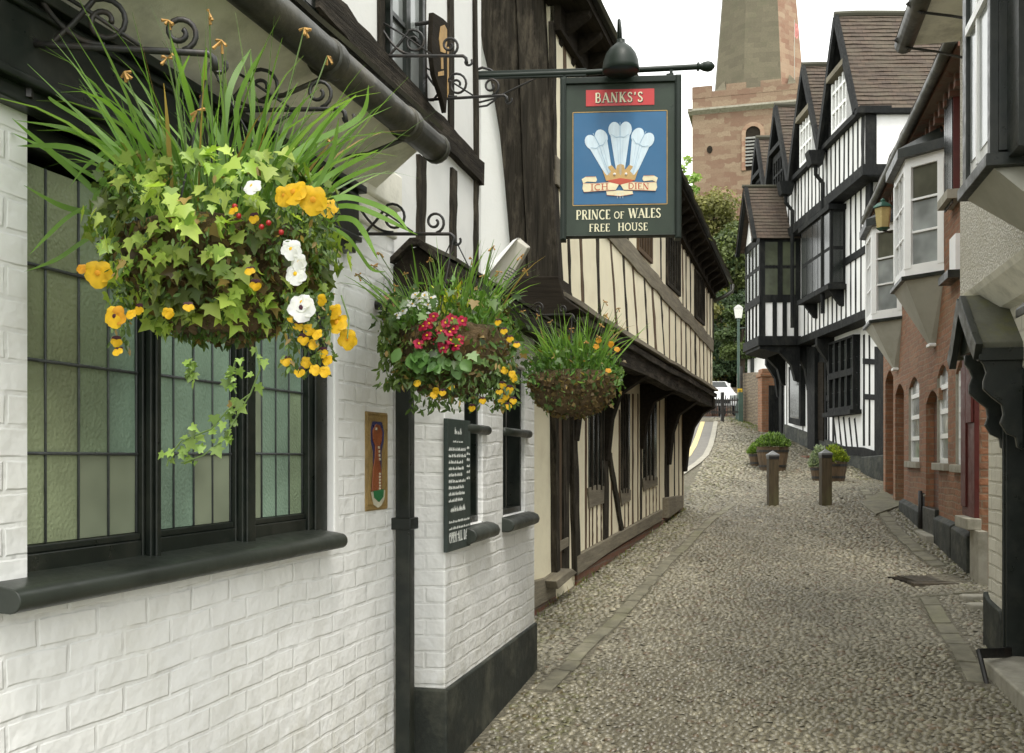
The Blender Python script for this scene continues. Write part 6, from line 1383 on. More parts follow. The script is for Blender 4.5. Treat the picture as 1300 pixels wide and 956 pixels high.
# ================================================================ TREES
def tree(name, base, h, rx, ry, zc, rz, n, size, cols, label, clumps=40, group='trees beyond the gate', seed=1, trunk_r=.3, cone=0.0, droop=0.0, cat='tree'):
    g = np.random.default_rng(seed); random.seed(seed); base = Vector(base)
    rt = empty(name, base, label, cat, group)
    m = MB(); top = base+Vector((0, 0, h*.8)); m.tube([base-Vector((0,0,.4)), base+Vector((.1,0,h*.3)), base+Vector((-.1,.1,h*.55)), top], [trunk_r, trunk_r*.8, trunk_r*.5, .03], 8); m.build('trunk', m_bark, rt, smooth=True)
    cs = []
    while len(cs) < clumps:
        q = g.uniform(-1, 1, 3); 
        if np.linalg.norm(q) > 1: continue
        taper = 1-cone*(q[2]*.5+.5); cs.append((q[0]*rx*taper, q[1]*ry*taper, q[2]*rz))
    cs = np.array(cs); lm = MB()
    for q in cs[:14]: st_ = base+Vector((0, 0, min(h*.75, max(h*.15, zc+q[2]-.3*h)))); lm.tube([st_, base+Vector((q[0]*.5, q[1]*.5, zc+q[2]*.8)), base+Vector((q[0], q[1], zc+q[2]))], [trunk_r*.3, trunk_r*.2, .02], 5)
    lm.build('limb', m_bark, rt)
    ci = g.integers(0, clumps, n); cr_ = g.uniform(.55, 1.25, clumps)*min(rx, rz)*.42; off = g.normal(0, 1, (n, 3)); off = off/np.linalg.norm(off, axis=1, keepdims=True)*(g.random((n, 1))**.45)
    pos = cs[ci]+off*cr_[ci][:,None]*[1,1,.62]+np.array([base.x, base.y, base.z+zc]); pos[:,2] = np.maximum(pos[:,2], base.z+.15)
    ct = np.clip(g.normal(.5, .28, clumps), 0, 1)[ci][:,None]; cl = (np.array(cols[0])*(1-ct)+np.array(cols[1])*ct)*(1+g.normal(0, .2, (n, 1))); cl = np.clip(cl, .004, .5)
    V, Fc, cc_ = scatter(QD_V, QD_F, pos, off+g.normal(0, .6, (n, 3))+[0,0,.4], g.normal(0, 1, (n, 3))+[0,0,-droop], g.uniform(.6, 1.4, n)*size, cl)
    fast('crown', V, Fc, m_treeleaf, rt, cc_); return rt
m_bark = M('bark', (.08,.06,.04), .9, .4, 6, bump=1, bscale=10, bdist=.03, stretch=(2,2,.4))
def tp(px, Y): return ((px-HX)/F*Y, Y, gz((px-HX)/F*Y, Y))
tree('yew_tree', tp(900, 52), 12.6, 2.5, 2.4, 6.7, 5.3, 26000, .15, ((.08,.09,.025),(.21,.20,.055)), 'tall olive yellow conifer left of the street lamp, against the church tower', 60, seed=4, cone=.3, droop=1.2)
tree('yew_tree', tp(944, 47), 9.6, 2.4, 2.2, 5.2, 4.0, 26000, .14, ((.03,.055,.014),(.12,.145,.038)), 'dark green conifer directly behind the street lamp', 60, seed=5, cone=.35, droop=1.0)
tree('yew_tree', tp(878, 44), 8.6, 1.9, 2.0, 4.2, 3.9, 16000, .14, ((.06,.08,.02),(.20,.19,.05)), 'shorter olive conifer partly behind the far corner of the cream timber house', 40, seed=8, cone=.3, droop=1)
tree('evergreen_shrub', tp(916, 43.8), 5.6, 2.9, 1.3, 3.0, 2.7, 26000, .12, ((.010,.028,.008),(.04,.07,.02)), 'very dark evergreen mass above the parked white car', 34, seed=6, trunk_r=.15, cat='shrub')
tree('ivy_bush', tp(943, 35.6), 4.1, .75, .7, 3.0, 1.15, 9000, .09, ((.03,.055,.012),(.10,.14,.035)), 'leafy bush hanging over the wall at the foot of the street lamp', 22, seed=7, trunk_r=.08, cat='bush')
tree('spring_tree', tp(866, 66), 17.5, 1.1, 1.3, 14.6, 3.0, 2200, .17, ((.20,.32,.06),(.32,.46,.12)), 'pale spring green tree showing above the roof of the cream timber house', 34, seed=9, trunk_r=.3)
tree('yew_tree', tp(985, 50), 8, 2.6, 2.2, 4.2, 3.4, 9000, .17, ((.03,.05,.012),(.10,.11,.03)), 'dark conifer mostly behind the black and white house', 34, seed=12, cone=.3)

# ================================================================ FAR END OF THE LANE
wc_ = empty('white_cottage', (8.6, 35.4, gz(8.6, 35)), 'small whitewashed cottage gable above the rubble wall', 'cottage')
m = MB(); xa, xb = (949-HX)/F*35.3, 13.5; m.prism([(xa, 35.3), (xb, 35.3), (xb+1.7, 41), (xa+1.7, 41)], 2.2, 5.55, 'z')
m.build('cottage_wall', m_bwwhite, wc_)
m = MB(); m.prism([(xa, 5.5), (xa+.5, 5.95), (xb, 7.5), (xb, 5.5)], 35.3, 35.5, 'd'); m.build('gable', m_bwwhite, wc_)
t = MB(); roof(t, (xa-.12, 35.1, 5.45), (1.7,5.7,0), (1.0,0,.42), 5.8, 5.6, .2, .03, .3); t.build('slate_roof', m_slate, wc_, recalc=False)
m = MB(); m.box((952.5-HX)/F*35.3, (957-HX)/F*35.3, 35.24, 35.32, E+(HY-474)/F*35.3, E+(HY-441)/F*35.3); m.build('narrow_window', m_g_dark, wc_)
m = MB(); m.box(xa-.08, xa+3, 35.22, 35.3, 5.32, 5.5) ; m.build('eaves_board', m_greypaint, wc_)
rw = empty('rubble_wall', (7.95, 32, gz(7.95, 32)), 'high rubble stone wall with a brick pier rising along the right of the upper lane', 'wall')
m = MB(); 
for i in range(8):
    a, b = 30.6+i*.55, 30.6+(i+1)*.55; za, zb2 = gz(7.9, a)+1.82-(a-30.6)*.06, gz(7.9, b)+1.82-(b-30.6)*.06
    m.hexa([(7.9,a,1),(8.35,a,1),(8.35,b,1),(7.9,b,1),(7.9,a,za),(8.35,a,za+.04),(8.35,b,zb2+.04),(7.9,b,zb2)])
m.box(8.36, 11, 34.9, 35.1, 1.5, 4.2)
m.build('rubble_stone', m_rubble, rw)
m = MB(); m.box(7.55, 8.3, 30.1, 30.6, 1.2, 4.0); m.box(7.50, 8.34, 30.05, 30.64, 4.0, 4.1); m.box(7.56, 8.28, 30.12, 30.58, 4.1, 4.25); m.build('brick_pier', m_brickdark if False else m_brick, rw, bevel=.02)
m = MB(); 
for k in range(6): m.box(7.9+.0, 7.94, 30.7+k*.7, 30.9+k*.7, 4, 4.0001)
gt = empty('yard_gate', (8.0, 29.8, 2.2), 'tall black boarded gate between the brick pier and the black and white house', 'gate')
m = MB(); xg0, xg1 = (976-HX)/F*29.85, (990-HX)/F*29.85
for k in range(5): a = xg0+(xg1-xg0)*k/5; m.box(a, a+(xg1-xg0)/5-.008, 29.82, 29.88, 1.5, 3.72)
m.box(xg0, xg1, 29.80, 29.83, 3.3, 3.42); m.build('gate_board', m_bwblack, gt)
# street lamp
Yl = 34.2; lp = empty('street_lamp', tp(937.5, Yl), 'slender green street lamp with a white lantern at the top of the lane', 'street lamp')
m_green = M('lamp_green_paint', (.05,.09,.07), .5, .2, 4); g0 = Vector(tp(937.5, Yl)); zt = E+(HY-404)/F*Yl
m = MB(); m.lathe(tuple(g0), [(.10, 0), (.10, .5), (.065, .6), (.05, .9), (.045, zt-g0.z-.12), (.06, zt-g0.z-.1), (.05, zt-g0.z)], 10); m.tube([(g0.x, Yl, zt-.35), (g0.x+.28, Yl, zt-.32)], .015, 6); m.build('lamp_post', m_green, lp)
m = MB(); m.lathe((g0.x, Yl, zt), [(.11, 0), (.16, .34)], 4); m.build('lantern', M('opal_lantern_glass', (.80,.80,.76), .3, .05, 5, bump=0), lp)
m = MB(); m.lathe((g0.x, Yl, zt+.34), [(.17, 0), (.10, .08), (.03, .12)], 4); m.build('lantern_cap', M('pale_metal', (.42,.42,.40), .5, .1, 5), lp)
# yellow sign on post
Yn = 33.8; ns_ = empty('notice_post', tp(941, Yn), 'black post with a small square yellow notice beside the gate', 'sign'); g0 = Vector(tp(941, Yn))
m = MB(); m.box(g0.x-.045, g0.x+.045, Yn-.04, Yn+.04, g0.z-.1, E+(HY-465)/F*Yn); m.build('post', m_iron, ns_)
xs = (935.8-HX)/F*Yn, (941.8-HX)/F*Yn; m = MB(); m.box(xs[0], xs[1], Yn-.07, Yn-.05, E+(HY-501.5)/F*Yn, E+(HY-493.5)/F*Yn); nb2 = m.build('notice_board', M('yellow_sign_paint', (.65,.42,.02), .5, .1, 5, bump=0), ns_)
m = MB(); 
for k in range(2): a = xs[0]+.04+k*.055; m.box(a, a+.03, Yn-.074, Yn-.069, E+(HY-499.8)/F*Yn, E+(HY-495.5)/F*Yn)
m.build('notice_figures', m_iron, nb2)
# railings across the end of the lane
Yr = 33.6; rg = empty('lane_railing', tp(915, Yr), 'black railing gate closing the top of the lane in front of a white car', 'railing')
def zz(py, Y=Yr): return E+(HY-py)/F*Y
xa, xb = (876-HX)/F*Yr, (940-HX)/F*Yr
m = MB(); 
for z in (zz(508), zz(523)): m.box(xa, xb, Yr-.02, Yr+.02, z-.025, z+.025)
m.build('rail', m_iron, rg)
m = MB()
for i in range(22): a = xa+(xb-xa)*(i+.5)/22; m.box(a-.014, a+.014, Yr-.012, Yr+.012, zz(526), zz(502 if i % 2 else 505))
m.build('balusters', m_iron, rg)
for x, w_ in ((917, .05), (940, .08), (882, .05)): 
    a = (x-HX)/F*Yr; m = MB(); m.box(a-w_, a+w_, Yr-.06, Yr+.06, gz(a, Yr)-.1, zz(498)); m.build('gate_post', m_iron if x != 940 else m_green, rg)
# white car behind the railing, seen from its front
cx_, cy_ = (899-HX)/F*39.5, 39.5; cz_ = gz(cx_, cy_)
car = empty('parked_car', (cx_, cy_, cz_), 'white car parked behind the black railing at the top of the lane', 'car')
m_car = M('white_car_paint', (.80,.80,.80), .2, .02, 3, bump=0, coat=.6); m_tyre = M('tyre', (.02,.02,.02), .8, .1, 5)
prof = [(-1.95,.35),(-1.98,.62),(-1.75,.80),(-1.05,.92),(-.45,1.38),(.85,1.42),(1.55,.98),(1.95,.92),(2.0,.40)]
m = MB()
for i, (xx, sc_) in enumerate(((-.84,.0),(-.70,.0))): pass
ys = [(-.86,.0,.86),(-.80,1,.97),(.80,1,.97),(.86,.0,.86)]
pts = []
for xx, f_, g_ in ((-.86,0,.93),(-.72,1,1.0),(.72,1,1.0),(.86,0,.93)):
    for y, z in prof: zz_ = z if z < .95 or f_ else .93+(z-.93)*.9; inn = 0; pts.append((cx_+xx*(1 if z < 1 else .82), cy_+y*g_, cz_+zz_))
n = len(prof); m.add(pts, [(i*n+k, i*n+(k+1) % n, (i+1)*n+(k+1) % n, (i+1)*n+k) for i in range(3) for k in range(n)]+[tuple(range(n))[::-1], tuple(range(3*n, 4*n))]); m.build('body', m_car, car, bevel=.05)
m = MB(); m.add([(cx_-.66,cy_-.98,cz_+.96),(cx_+.66,cy_-.98,cz_+.96),(cx_+.56,cy_-.50,cz_+1.36),(cx_-.56,cy_-.50,cz_+1.36)], [(0,1,2,3)]); m.build('windscreen', m_g_dark, car, recalc=False)
for sx in (-1, 1):
    m = MB(); m.box(cx_+sx*.62-.16, cx_+sx*.62+.16, cy_-1.99, cy_-1.80, cz_+.60, cz_+.76); m.build('headlight', m_g_curtain, car, bevel=.03)
    for sy in (-1.3, 1.25): m = MB(); lathe_dir(m, Vector((cx_+sx*.72, cy_+sy, cz_+.31)), Vector((sx, 0, 0)), [(.01, 0), (.30, .0), (.31, .04), (.31, .14), (.29, .17), (.01, .17)], 20); m.build('wheel', m_tyre, car)
m = MB(); m.box(cx_-.45, cx_+.45, cy_-2.0, cy_-1.96, cz_+.44, cz_+.56); m.build('grille', m_tyre, car)
# brown wall and shed roof behind
bwl = MB(); bwl.box(6.5, 12.5, 43.0, 43.3, 3.0, 4.55); meta(bwl.build('boundary_wall', m_rubble), 'low brown stone wall behind the white car', 'wall')
sh = empty('garden_shed', (8.7, 42.2, 3.2), 'low shed with a pale flat roof edge behind the railing', 'shed'); m = MB(); m.box(8.35, 9.0, 41.6, 42.8, 3.0, 4.45); m.build('shed_wall', m_brickdark, sh); m = MB(); m.box(8.25, 9.1, 41.5, 42.9, 4.45, 4.62); m.build('shed_roof', m_whitepaint, sh)

# ================================================================ BOLLARDS AND PLANTERS
m_post = M('stained_post_oak', (.075,.055,.028), .75, .4, 10, stain=(.12,.13,.05), sk=.5, bump=.8, bscale=30, stretch=(3,3,.3)); m_cap = M('post_cap_metal', (.16,.165,.165), .45, .2, 6, metal=.5)
g = G(981, 642); b0_ = empty('bollard', g, 'square dark timber bollard with pointed metal cap, in front of the left planters', 'bollard', 'timber bollards across the lane')
hb = 70/F*g.y; w_ = .085
m = MB(); m.box(g.x-w_, g.x+w_, g.y-w_, g.y+w_, g.z-.2, g.z+hb-.15); m.build('post', m_post, b0_, bevel=.008)
m = MB(); m.box(g.x-w_-.004, g.x+w_+.004, g.y-w_-.004, g.y+w_+.004, g.z+hb-.15, g.z+hb-.10); m.build('collar', m_iron, b0_, bevel=.004)
m = MB(); e = w_+.01; m.add([(g.x-e,g.y-e,g.z+hb-.10),(g.x+e,g.y-e,g.z+hb-.10),(g.x+e,g.y+e,g.z+hb-.10),(g.x-e,g.y+e,g.z+hb-.10),(g.x-e,g.y-e,g.z+hb-.07),(g.x+e,g.y-e,g.z+hb-.07),(g.x+e,g.y+e,g.z+hb-.07),(g.x-e,g.y+e,g.z+hb-.07),(g.x,g.y,g.z+hb)], [(0,3,2,1),(0,1,5,4),(1,2,6,5),(2,3,7,6),(3,0,4,7),(4,5,8),(5,6,8),(6,7,8),(7,4,8)]); m.build('cap', m_cap, b0_)
clone(b0_, G(1048, 642), 'square dark timber bollard with pointed metal cap, in front of the right planters')
m_barrel = M('barrel_oak', (.10,.065,.035), .8, .4, 8, stain=(.05,.04,.025), sk=.6, bump=.7, bscale=20, stretch=(3,3,.3))
def planter(px, py, wpx, label, cols, hgt, seed, spiky=False, hk=.62):
    g = G(px, py); k = g.y/F; r_ = wpx/2*k; h_ = r_*1.6*hk/.62; rt = empty('barrel_planter', g, label, 'planter', 'barrel planters by the black and white house')
    m = MB(); n = 18; pts = []; 
    prof = [(r_*.78, -.05), (r_*.86, h_*.3), (r_*.97, h_*.7), (r_*1.0, h_), (r_*.9, h_), (r_*.9, h_*.85), (.01, h_*.85)]
    m.lathe((g.x, g.y+r_*.8, g.z), prof, n); m.build('barrel', m_barrel, rt)
    m = MB()
    for q, rr in ((.18, .835), (.78, .99)): m.lathe((g.x, g.y+r_*.8, g.z+h_*q), [(r_*rr-.01, 0), (r_*rr+.008, 0), (r_*(rr+.02)+.008, .05), (r_*rr-.01, .05)], n)
    m.build('hoop', m_iron, rt)
    gg = np.random.default_rng(seed); n = 2600; th = gg.random(n)*6.283; rb = r_*1.05*np.sqrt(gg.random(n)); z = hgt*(1-(rb/r_/1.15)**2)*gg.random(n)**.6
    pos = np.stack([g.x+rb*np.cos(th), g.y+r_*.8+rb*np.sin(th), g.z+h_*.98+z*.8], 1)
    V, Fc, cl = scatter(OV_V, OV_F, pos, gg.normal(0, 1, (n, 3)), np.stack([np.cos(th)*.5, np.sin(th)*.5, np.ones(n)], 1)+gg.normal(0, .25, (n, 3)), gg.uniform(.035, .09, n)*(1.2 if spiky else 1), np.clip((np.array(cols[0])+(np.array(cols[1])-np.array(cols[0]))*gg.random((n, 1)))*(1+gg.normal(0, .2, (n, 1))), .01, .6)); fast('plants', V, Fc, m_leaf, rt, cl, kind='stuff')
    return rt
planter(963, 592, 20, 'leftmost small barrel planter with bright low foliage, up the lane', ((.08,.15,.03),(.20,.28,.06)), .30, 1)
planter(985, 599, 40, 'wide barrel planter with feathery green plants behind the left bollard', ((.05,.10,.02),(.16,.24,.06)), .38, 2, True)
planter(1043, 611, 22, 'narrow barrel planter with silvery grey plant left of the right bollard', ((.12,.17,.10),(.36,.40,.32)), .55, 3)
planter(1063, 612, 32, 'dark barrel planter with yellow green shrub right of the right bollard', ((.08,.14,.02),(.34,.38,.05)), .42, 4)
# ================================================================ GROUND, LANE, COBBLES
m_earth = M('earth_and_grass', (.07,.085,.03), .95, .4, .6, bump=.5, bscale=8)
m_lane, nt, b_, _ = nodes('cobble_bed'); T = NT(nt); v = T.coord('Object', (14, 22, 14)); vo = T.n('TexVoronoi'); T.l(v, vo.inputs['Vector']); vo.inputs['Scale'].default_value = 1.0; vo.inputs['Randomness'].default_value = .8
dd = T.ramp(vo.outputs['Distance'], .25, .6); sp = T.n('SeparateColor'); T.l(vo.outputs['Color'], sp.inputs[0])
c_ = T.mix(T.ramp(sp.outputs[0], 0, 1), (.17,.155,.11), (.21,.19,.14)); c_ = T.mix(dd, c_, (.11,.098,.068)); T.l(T.mix(T.math('MULTIPLY', T.ramp(T.noise(T.coord('Object'), .8, 5), .5, .7), .5), c_, (.08,.085,.04)), b_.inputs['Base Color']); b_.inputs['Roughness'].default_value = .85
T.l(T.bump(T.math('SUBTRACT', 1, dd), .8, .02), b_.inputs['Normal'])
def sheet(name, xs, ys, dz, mat, fn=gz, **kw):
    V = [(x, y, fn(x, y)+dz) for y in ys for x in xs]; n = len(xs); Fc = [(j*n+i, j*n+i+1, (j+1)*n+i+1, (j+1)*n+i) for j in range(len(ys)-1) for i in range(n-1)]
    return fast(name, V, Fc, mat, None, None, True, **kw)
xs = [-400,-150,-60,-25,-10,-5,-3,-2]+list(np.arange(-1.5, 12, .5))+[14,18,25,40,80,180,420]
ys = [-60,-20,-5,0]+list(np.arange(1, 40, .5))+[42,46,52,60,75,90,130,220,400]
sheet('ground', xs, ys, -.03, m_earth, kind='structure')
sheet('lane', list(np.arange(-3, 11, .4)), list(np.arange(0, 36.1, .4)), 0, m_lane, kind='structure')
m_asph = M('asphalt', (.105,.10,.09), .9, .15, 8, stain=(.13,.12,.10), sk=.5, bump=.4, bscale=90)
sheet('car_park', [3.5,5,7,9,11,13], [36.1,37,38,40,43,47], .004, m_asph, kind='structure')
hl = MB(); 
# ---- side road with double yellow lines, dropping away behind the cream house
kp = [(908,536),(906,546),(904,556),(901,567),(895,579),(884,589),(868,600),(850,612)]
kw = [G(x, y) for x, y in kp]
def strip(name, pts, w0, w1, dz, mat, kind='structure', sub=3):
    V = []; m_ = 6
    P2 = []
    for i in range(len(pts)-1):
        for j in range(sub): P2.append(pts[i].lerp(pts[i+1], j/sub))
    P2.append(pts[-1])
    for i, p in enumerate(P2):
        t_ = (P2[min(i+1, len(P2)-1)]-P2[max(i-1, 0)]); t_.z = 0; t_.normalize(); nn = Vector((-t_.y, t_.x, 0)); 
        if nn.x > 0: nn = -nn
        for k in range(m_+1): q = p+nn*(w0+(w1-w0)*k/m_); V.append((q.x, q.y, gz(q.x, q.y)+dz))
    n = m_+1; Fc = [(i*n+k, i*n+k+1, (i+1)*n+k+1, (i+1)*n+k) for i in range(len(P2)-1) for k in range(m_)]
    return fast(name, V, Fc, mat, None, None, True, kind=kind)
m_road = M('side_road_asphalt', (.19,.18,.16), .9, .12, 6, bump=.3, bscale=60); m_yel = M('road_yellow', (.66,.54,.26), .7, .15, 12, bump=.2); m_kerb = M('kerb_stone', (.36,.34,.28), .8, .15, 5, bump=.3)
strip('side_road', kw, .05, 3.4, .005, m_road); strip('kerb', kw, -.09, .05, .03, m_kerb)
strip('yellow_line', kw, .34, .48, .012, m_yel); strip('yellow_line', kw, .66, .80, .012, m_yel)
# ---- drain strips of flat setts
lines = {'L': [(690,878),(716,853),(738,829),(772,798),(803,764),(826,738),(846,717),(869,694),(890,672),(911,654),(932,640)],
         'R1': [(1098,622),(1111,638),(1140,677),(1166,701),(1192,719)], 'R2': [(1177,759),(1198,793),(1216,819),(1229,842),(1243,868)], 'R3': [(1178,757),(1210,755),(1244,752)]}
wl_ = {k: [G(x, y) for x, y in p] for k, p in lines.items()}
def setts(name, pts, w, ln, mat, rows=1):
    m = MB(); total = []
    for i in range(len(pts)-1):
        a, b = pts[i], pts[i+1]; L = (b-a).length; n = max(1, int(L/ln)); t_ = (b-a).normalized(); nn = Vector((-t_.y, t_.x, 0)).normalized()
        for j in range(n):
            for r_ in range(rows):
                c0 = a.lerp(b, (j+.04)/n); c1 = a.lerp(b, (j+.96)/n); o0 = -w/2+w*r_/rows+.006; o1 = -w/2+w*(r_+1)/rows-.006; h_ = random.uniform(.010, .02); jt = random.uniform(-.014, .014)
                q = [c0+nn*(o0+jt), c1+nn*(o0+jt), c1+nn*(o1+jt), c0+nn*(o1+jt)]
                m.hexa([(p.x, p.y, gz(p.x, p.y)-.03) for p in q]+[(p.x, p.y, gz(p.x, p.y)+h_) for p in q])
    o = m.build(name, mat, None, bevel=.006, kind='structure'); return o
m_sett = M('drain_setts', (.17,.158,.112), .75, .4, 5, stain=(.15,.15,.07), sk=.5, sscale=2, bump=.5, bscale=25)
setts('drain_strip', wl_['L'], .13, .26, m_sett, 1); setts('drain_strip', wl_['R1'], .16, .24, m_sett); setts('drain_strip', wl_['R2'], .16, .34, m_sett); setts('drain_strip', wl_['R3'], .05, .4, m_sett)
# pavement slab outside the first brick doorway
sl_ = [G(1093, 640), G(1122, 624), G(1148, 642), G(1112, 655)]
m = MB(); m.hexa([(p.x, p.y, gz(p.x, p.y)-.05) for p in sl_]+[(p.x, p.y, gz(p.x, p.y)+.035) for p in sl_]); m.build('paving_slab', m_sett, None, bevel=.01, kind='structure')
# grating
gr_ = [G(1166, 740), G(1236, 739), G(1226, 727), G(1164, 727)]
dg = empty('drain_grating', gr_[0], 'rusty slatted drain grating set in the cobbles by the grey plinth', 'drain')
gx0, gx1 = gr_[0].x, gr_[1].x; gy0, gy1 = gr_[0].y, gr_[2].y
m = MB(); nb3 = 12; m_grate = M('grating_iron', (.07,.06,.045), .6, .4, 10, stain=(.13,.09,.05), sk=.5, bump=.4)
za = gz(gx0, gy0)
for k in range(nb3): a = gx0+(gx1-gx0)*k/nb3; m.hexa([(a,gy0,za-.02),(a+.024,gy0,za-.02),(a+.024-.1,gy1,gz(gx0,gy1)-.02),(a-.1,gy1,gz(gx0,gy1)-.02),(a,gy0,za+.02),(a+.024,gy0,za+.02),(a+.024-.1,gy1,gz(gx0,gy1)+.02),(a-.1,gy1,gz(gx0,gy1)+.02)])
m.build('grating_bar', m_grate, dg, kind='stuff')
m = MB(); m.hexa([(gx0-.1,gy0,za-.03),(gx1,gy0,za-.03),(gx1-.1,gy1,gz(gx0,gy1)-.03),(gx0-.2,gy1,gz(gx0,gy1)-.03),(gx0-.1,gy0,za+.006),(gx1,gy0,za+.006),(gx1-.1,gy1,gz(gx0,gy1)+.006),(gx0-.2,gy1,gz(gx0,gy1)+.006)]); m.build('pit_shade_sheet', m_darkoak, dg)  # dark sheet just above the lane, shade between the bars as colour
m = MB(); m.box(gx0-.12, gx1, gy0-.05, gy0, za-.03, za+.022); m.box(gx0-.12, gx1, gy0-.18, gy0-.10, za-.03, za+.018); m.build('grating_frame', m_grate, dg)
# ---- cobbles: water worn pebbles laid on edge
def left_x(Y): return np.where(Y < 7.35, -1.6655+.25*Y+.03, -2.91+.339*Y+.02)
def right_x(Y): return np.where(Y < 8.0, 1.88+.243*Y, np.where(Y < 19, 2.37+.241*Y, 7.6))
def segdist(px_, py_, pl):
    d = np.full(px_.shape, 9.0)
    for a, b in zip(pl[:-1], pl[1:]):
        ax, ay, bx, by = a.x, a.y, b.x, b.y; L2 = (bx-ax)**2+(by-ay)**2; t_ = np.clip(((px_-ax)*(bx-ax)+(py_-ay)*(by-ay))/L2, 0, 1); d = np.minimum(d, np.hypot(px_-ax-t_*(bx-ax), py_-ay-t_*(by-ay)))
    return d
g = np.random.default_rng(5); X, Y_, S_ = [], [], []
y = 4.0
while y < 35.5:
    k = .80 if y < 9 else .80+(y-9)*.040; step = .046*k; w = .078*k; a, b = float(left_x(np.array(y))), float(right_x(np.array(y)))
    if y > 17.6: a = float(np.interp(y, [17.6, 19, 22, 30, 35], [3.0, 3.3, 4.1, 6.0, 7.0]))
    if y > 21: b = 7.75
    n = int((b-a)/w)
    if n > 0:
        xx = a+(np.arange(n)+.5)*w+g.normal(0, w*.14, n)+g.random()*w; X.append(xx); Y_.append(y+g.normal(0, step*.16, n)+.03*np.sin(xx*2.2)); S_.append(np.full(n, k))
    y += step
X = np.concatenate(X); Yc = np.concatenate(Y_); Sc = np.concatenate(S_)
keep = g.random(len(X)) > .015
for pl, w in ((wl_['L'], .085), (wl_['R1'], .11), (wl_['R2'], .11), (wl_['R3'], .06)): keep &= segdist(X, Yc, pl) > w
keep &= ~((X > gx0-.15) & (X < gx1) & (Yc > gy0-.2) & (Yc < gy1+.02))
def inroad(px_, py_):          # left of the kerb curve
    ky = np.array([p.y for p in kw][::-1]); kx_ = np.array([p.x for p in kw][::-1]); return (py_ > ky[0]) & (px_ < np.interp(py_, ky, kx_)+.08)
keep &= ~inroad(X, Yc)
X, Yc, Sc = X[keep], Yc[keep], Sc[keep]; n = len(X); Z = np.array([gz(a, b) for a, b in zip(X, Yc)])
lx = .039*Sc*g.uniform(.75, 1.15, n); ly = .0235*Sc*g.uniform(.75, 1.2, n); lz = .0115*g.uniform(.6, 1.3, n)*Sc**.5; rot = g.normal(0, .42, n)+.2; tilt = g.normal(0, .16, (n, 2))
K_ = 7; ring = np.array([(math.cos(2*math.pi*i/K_), math.sin(2*math.pi*i/K_)) for i in range(K_)])
tv = np.concatenate([np.c_[ring*1.0, np.full(K_, -.5)], np.c_[ring*.78, np.full(K_, .55)], [[0, 0, 1.0]]])
tf = [(i, (i+1) % K_, K_+(i+1) % K_) for i in range(K_)]+[(i, K_+(i+1) % K_, K_+i) for i in range(K_)]+[(K_+i, K_+(i+1) % K_, 2*K_) for i in range(K_)]
tf = np.array(tf); q = np.repeat(tv[None], n, 0)*np.stack([lx, ly, lz], 1)[:,None,:]*(1+g.normal(0, .07, (n, len(tv), 1)))
q[:,:,2] += q[:,:,0]*tilt[:,0,None]+q[:,:,1]*tilt[:,1,None]; c_, s_ = np.cos(rot)[:,None], np.sin(rot)[:,None]
vx = q[:,:,0]*c_-q[:,:,1]*s_+X[:,None]; vy = q[:,:,0]*s_+q[:,:,1]*c_+Yc[:,None]; vz = q[:,:,2]+Z[:,None]+.004
V = np.stack([vx, vy, vz], 2).reshape(-1, 3); Fc = (tf[None]+(np.arange(n)*len(tv))[:,None,None]).reshape(-1, 3)
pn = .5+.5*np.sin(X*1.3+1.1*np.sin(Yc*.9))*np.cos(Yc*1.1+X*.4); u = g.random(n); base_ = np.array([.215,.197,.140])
cl = base_[None]*(1+g.normal(0, .11, (n, 1)))*(.94+.12*pn[:,None]); trk = .90+.16*np.clip(np.sin(X*2.1-Yc*.62+.8*np.sin(Yc*.45)), -1, 1)+.10*np.sin(X*5.3+Yc*2.7)*np.sin(Yc*1.9); cl *= (trk*np.where(Yc > 17, 1.12, 1.0))[:,None]; cl[u < .10] *= 1.45; cl[u > .93] *= [.75,.62,.55]  # upper lane stones lighter: cleaner and dry, with sheen put into the colour
ms = (np.abs(X-left_x(Yc)) < .5) | (np.abs(X-right_x(Yc)) < .35); cl[ms & (u > .72)] *= [.78,.82,.6]
m_cob, nt, b_, _ = nodes('river_pebble'); T = NT(nt); at = T.n('Attribute', attribute_name='tone'); nz = T.noise(T.coord('Object'), 60, 4); T.l(T.mix(T.ramp(nz, .3, .7), at.outputs['Color'], T.mix(1, at.outputs['Color'], (.72,.70,.66), 'MULTIPLY')), b_.inputs['Base Color']); b_.inputs['Roughness'].default_value = .38; b_.inputs['Specular IOR Level'].default_value = .6
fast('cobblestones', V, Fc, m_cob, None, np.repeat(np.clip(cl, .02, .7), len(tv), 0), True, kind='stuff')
print('cobbles', n)
# weeds along wall feet
n = 900; yy = g.uniform(8.6, 17.3, n); xx = left_x(yy)+g.random(n)**2*.12; base = np.stack([xx, yy, [gz(a, b) for a, b in zip(xx, yy)]], 1)
rng = np.random.default_rng(3)
n2 = 700; py2 = g.uniform(30.4, 35, n2); px2 = 7.85-g.random(n2)**2*.5; base2 = np.stack([px2, py2, [gz(a, b) for a, b in zip(px2, py2)]], 1); B_ = np.concatenate([base[:250], base2])
Vv, Ff, cc = blades(len(B_), B_, g.normal(0, .5, (len(B_), 3))+[0,0,1], g.uniform(.03, .10, len(B_)), g.uniform(.006, .014, len(B_)), g.uniform(0, .3, len(B_)), 4, (.08,.11,.02), (.16,.2,.05)); fast('weeds', Vv, Ff, m_grass, None, cc, kind='stuff')

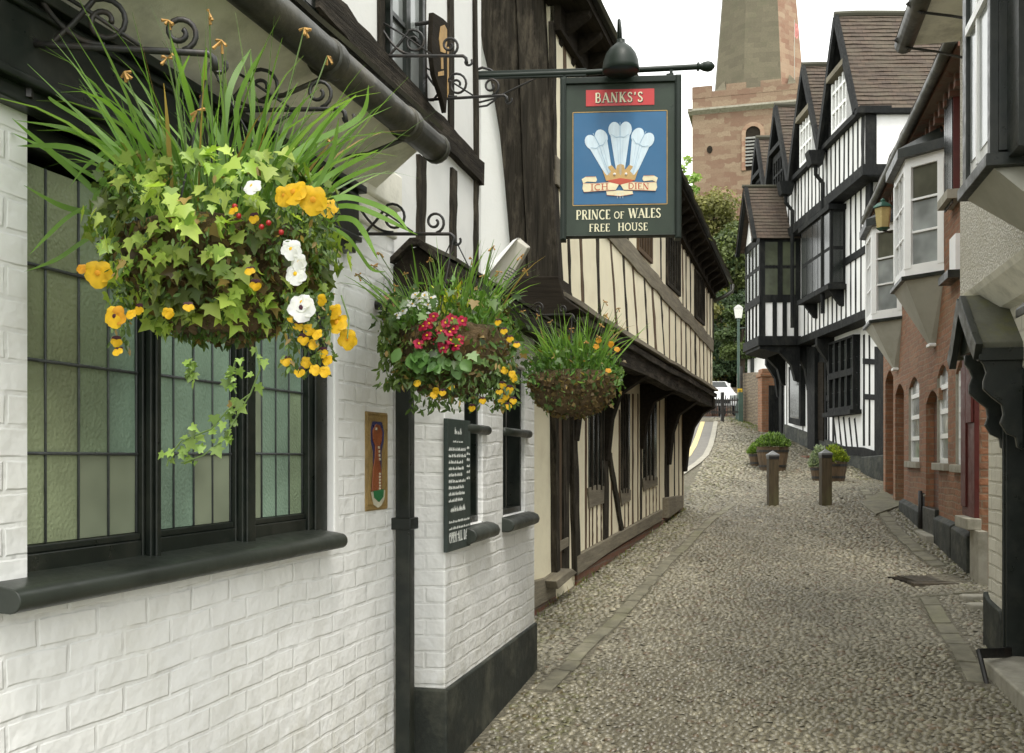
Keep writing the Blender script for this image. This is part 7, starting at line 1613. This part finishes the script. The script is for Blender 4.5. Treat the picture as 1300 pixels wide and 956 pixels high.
# ================================================================ LIGHT, SKY, CAMERA
sc = bpy.context.scene; w = bpy.data.worlds.new('World'); sc.world = w; w.use_nodes = True; nt = w.node_tree; nt.nodes.clear(); T = NT(nt)
SUN_EL, SUN_AZ = 63, 168          # azimuth clockwise from +Y
sky = T.n('TexSky'); sky.sky_type = 'NISHITA'; sky.sun_disc = False; sky.sun_elevation = R(SUN_EL); sky.sun_rotation = R(SUN_AZ); sky.air_density = 1; sky.dust_density = 4; sky.ozone_density = 1
hs_ = T.n('HueSaturation'); hs_.inputs['Saturation'].default_value = .22; T.l(sky.outputs[0], hs_.inputs['Color'])
cl_ = T.noise(T.coord('Generated'), 2.0, 5); lay = T.mix(T.ramp(cl_, .25, .75), (7.6,7.7,7.3), (10.4,10.5,10.1))
mx = T.mix(.65, hs_.outputs[0], lay); bg = T.n('Background'); T.l(mx, bg.inputs[0]); bg.inputs[1].default_value = .15; out = T.n('OutputWorld'); T.l(bg.outputs[0], out.inputs[0])
sd = bpy.data.lights.new('sun', 'SUN'); sd.energy = 1.0; sd.angle = R(16); sd.color = (1, .95, .86); so = bpy.data.objects.new('sun', sd); C.objects.link(so)
dirv = Vector((math.sin(R(SUN_AZ))*math.cos(R(SUN_EL)), math.cos(R(SUN_AZ))*math.cos(R(SUN_EL)), math.sin(R(SUN_EL)))); so.rotation_euler = dirv.to_track_quat('Z', 'Y').to_euler()
cd = bpy.data.cameras.new('camera'); cam = bpy.data.objects.new('camera', cd); C.objects.link(cam); cam.location = (0, 0, E); cam.rotation_euler = (R(90), 0, 0)
cd.sensor_fit = 'HORIZONTAL'; cd.sensor_width = 36; cd.lens = 36*F/1300; cd.shift_y = (577-478)/1300; cd.clip_start = .05; cd.clip_end = 2000
sc.camera = cam
sc.view_settings.view_transform = 'Standard'; sc.view_settings.look = 'None'; sc.view_settings.gamma = 1; sc.view_settings.exposure = .95
sc.render.engine = 'CYCLES'; sc.cycles.use_denoising = True; sc.cycles.max_bounces = 6; sc.cycles.diffuse_bounces = 3; sc.cycles.transparent_max_bounces = 6
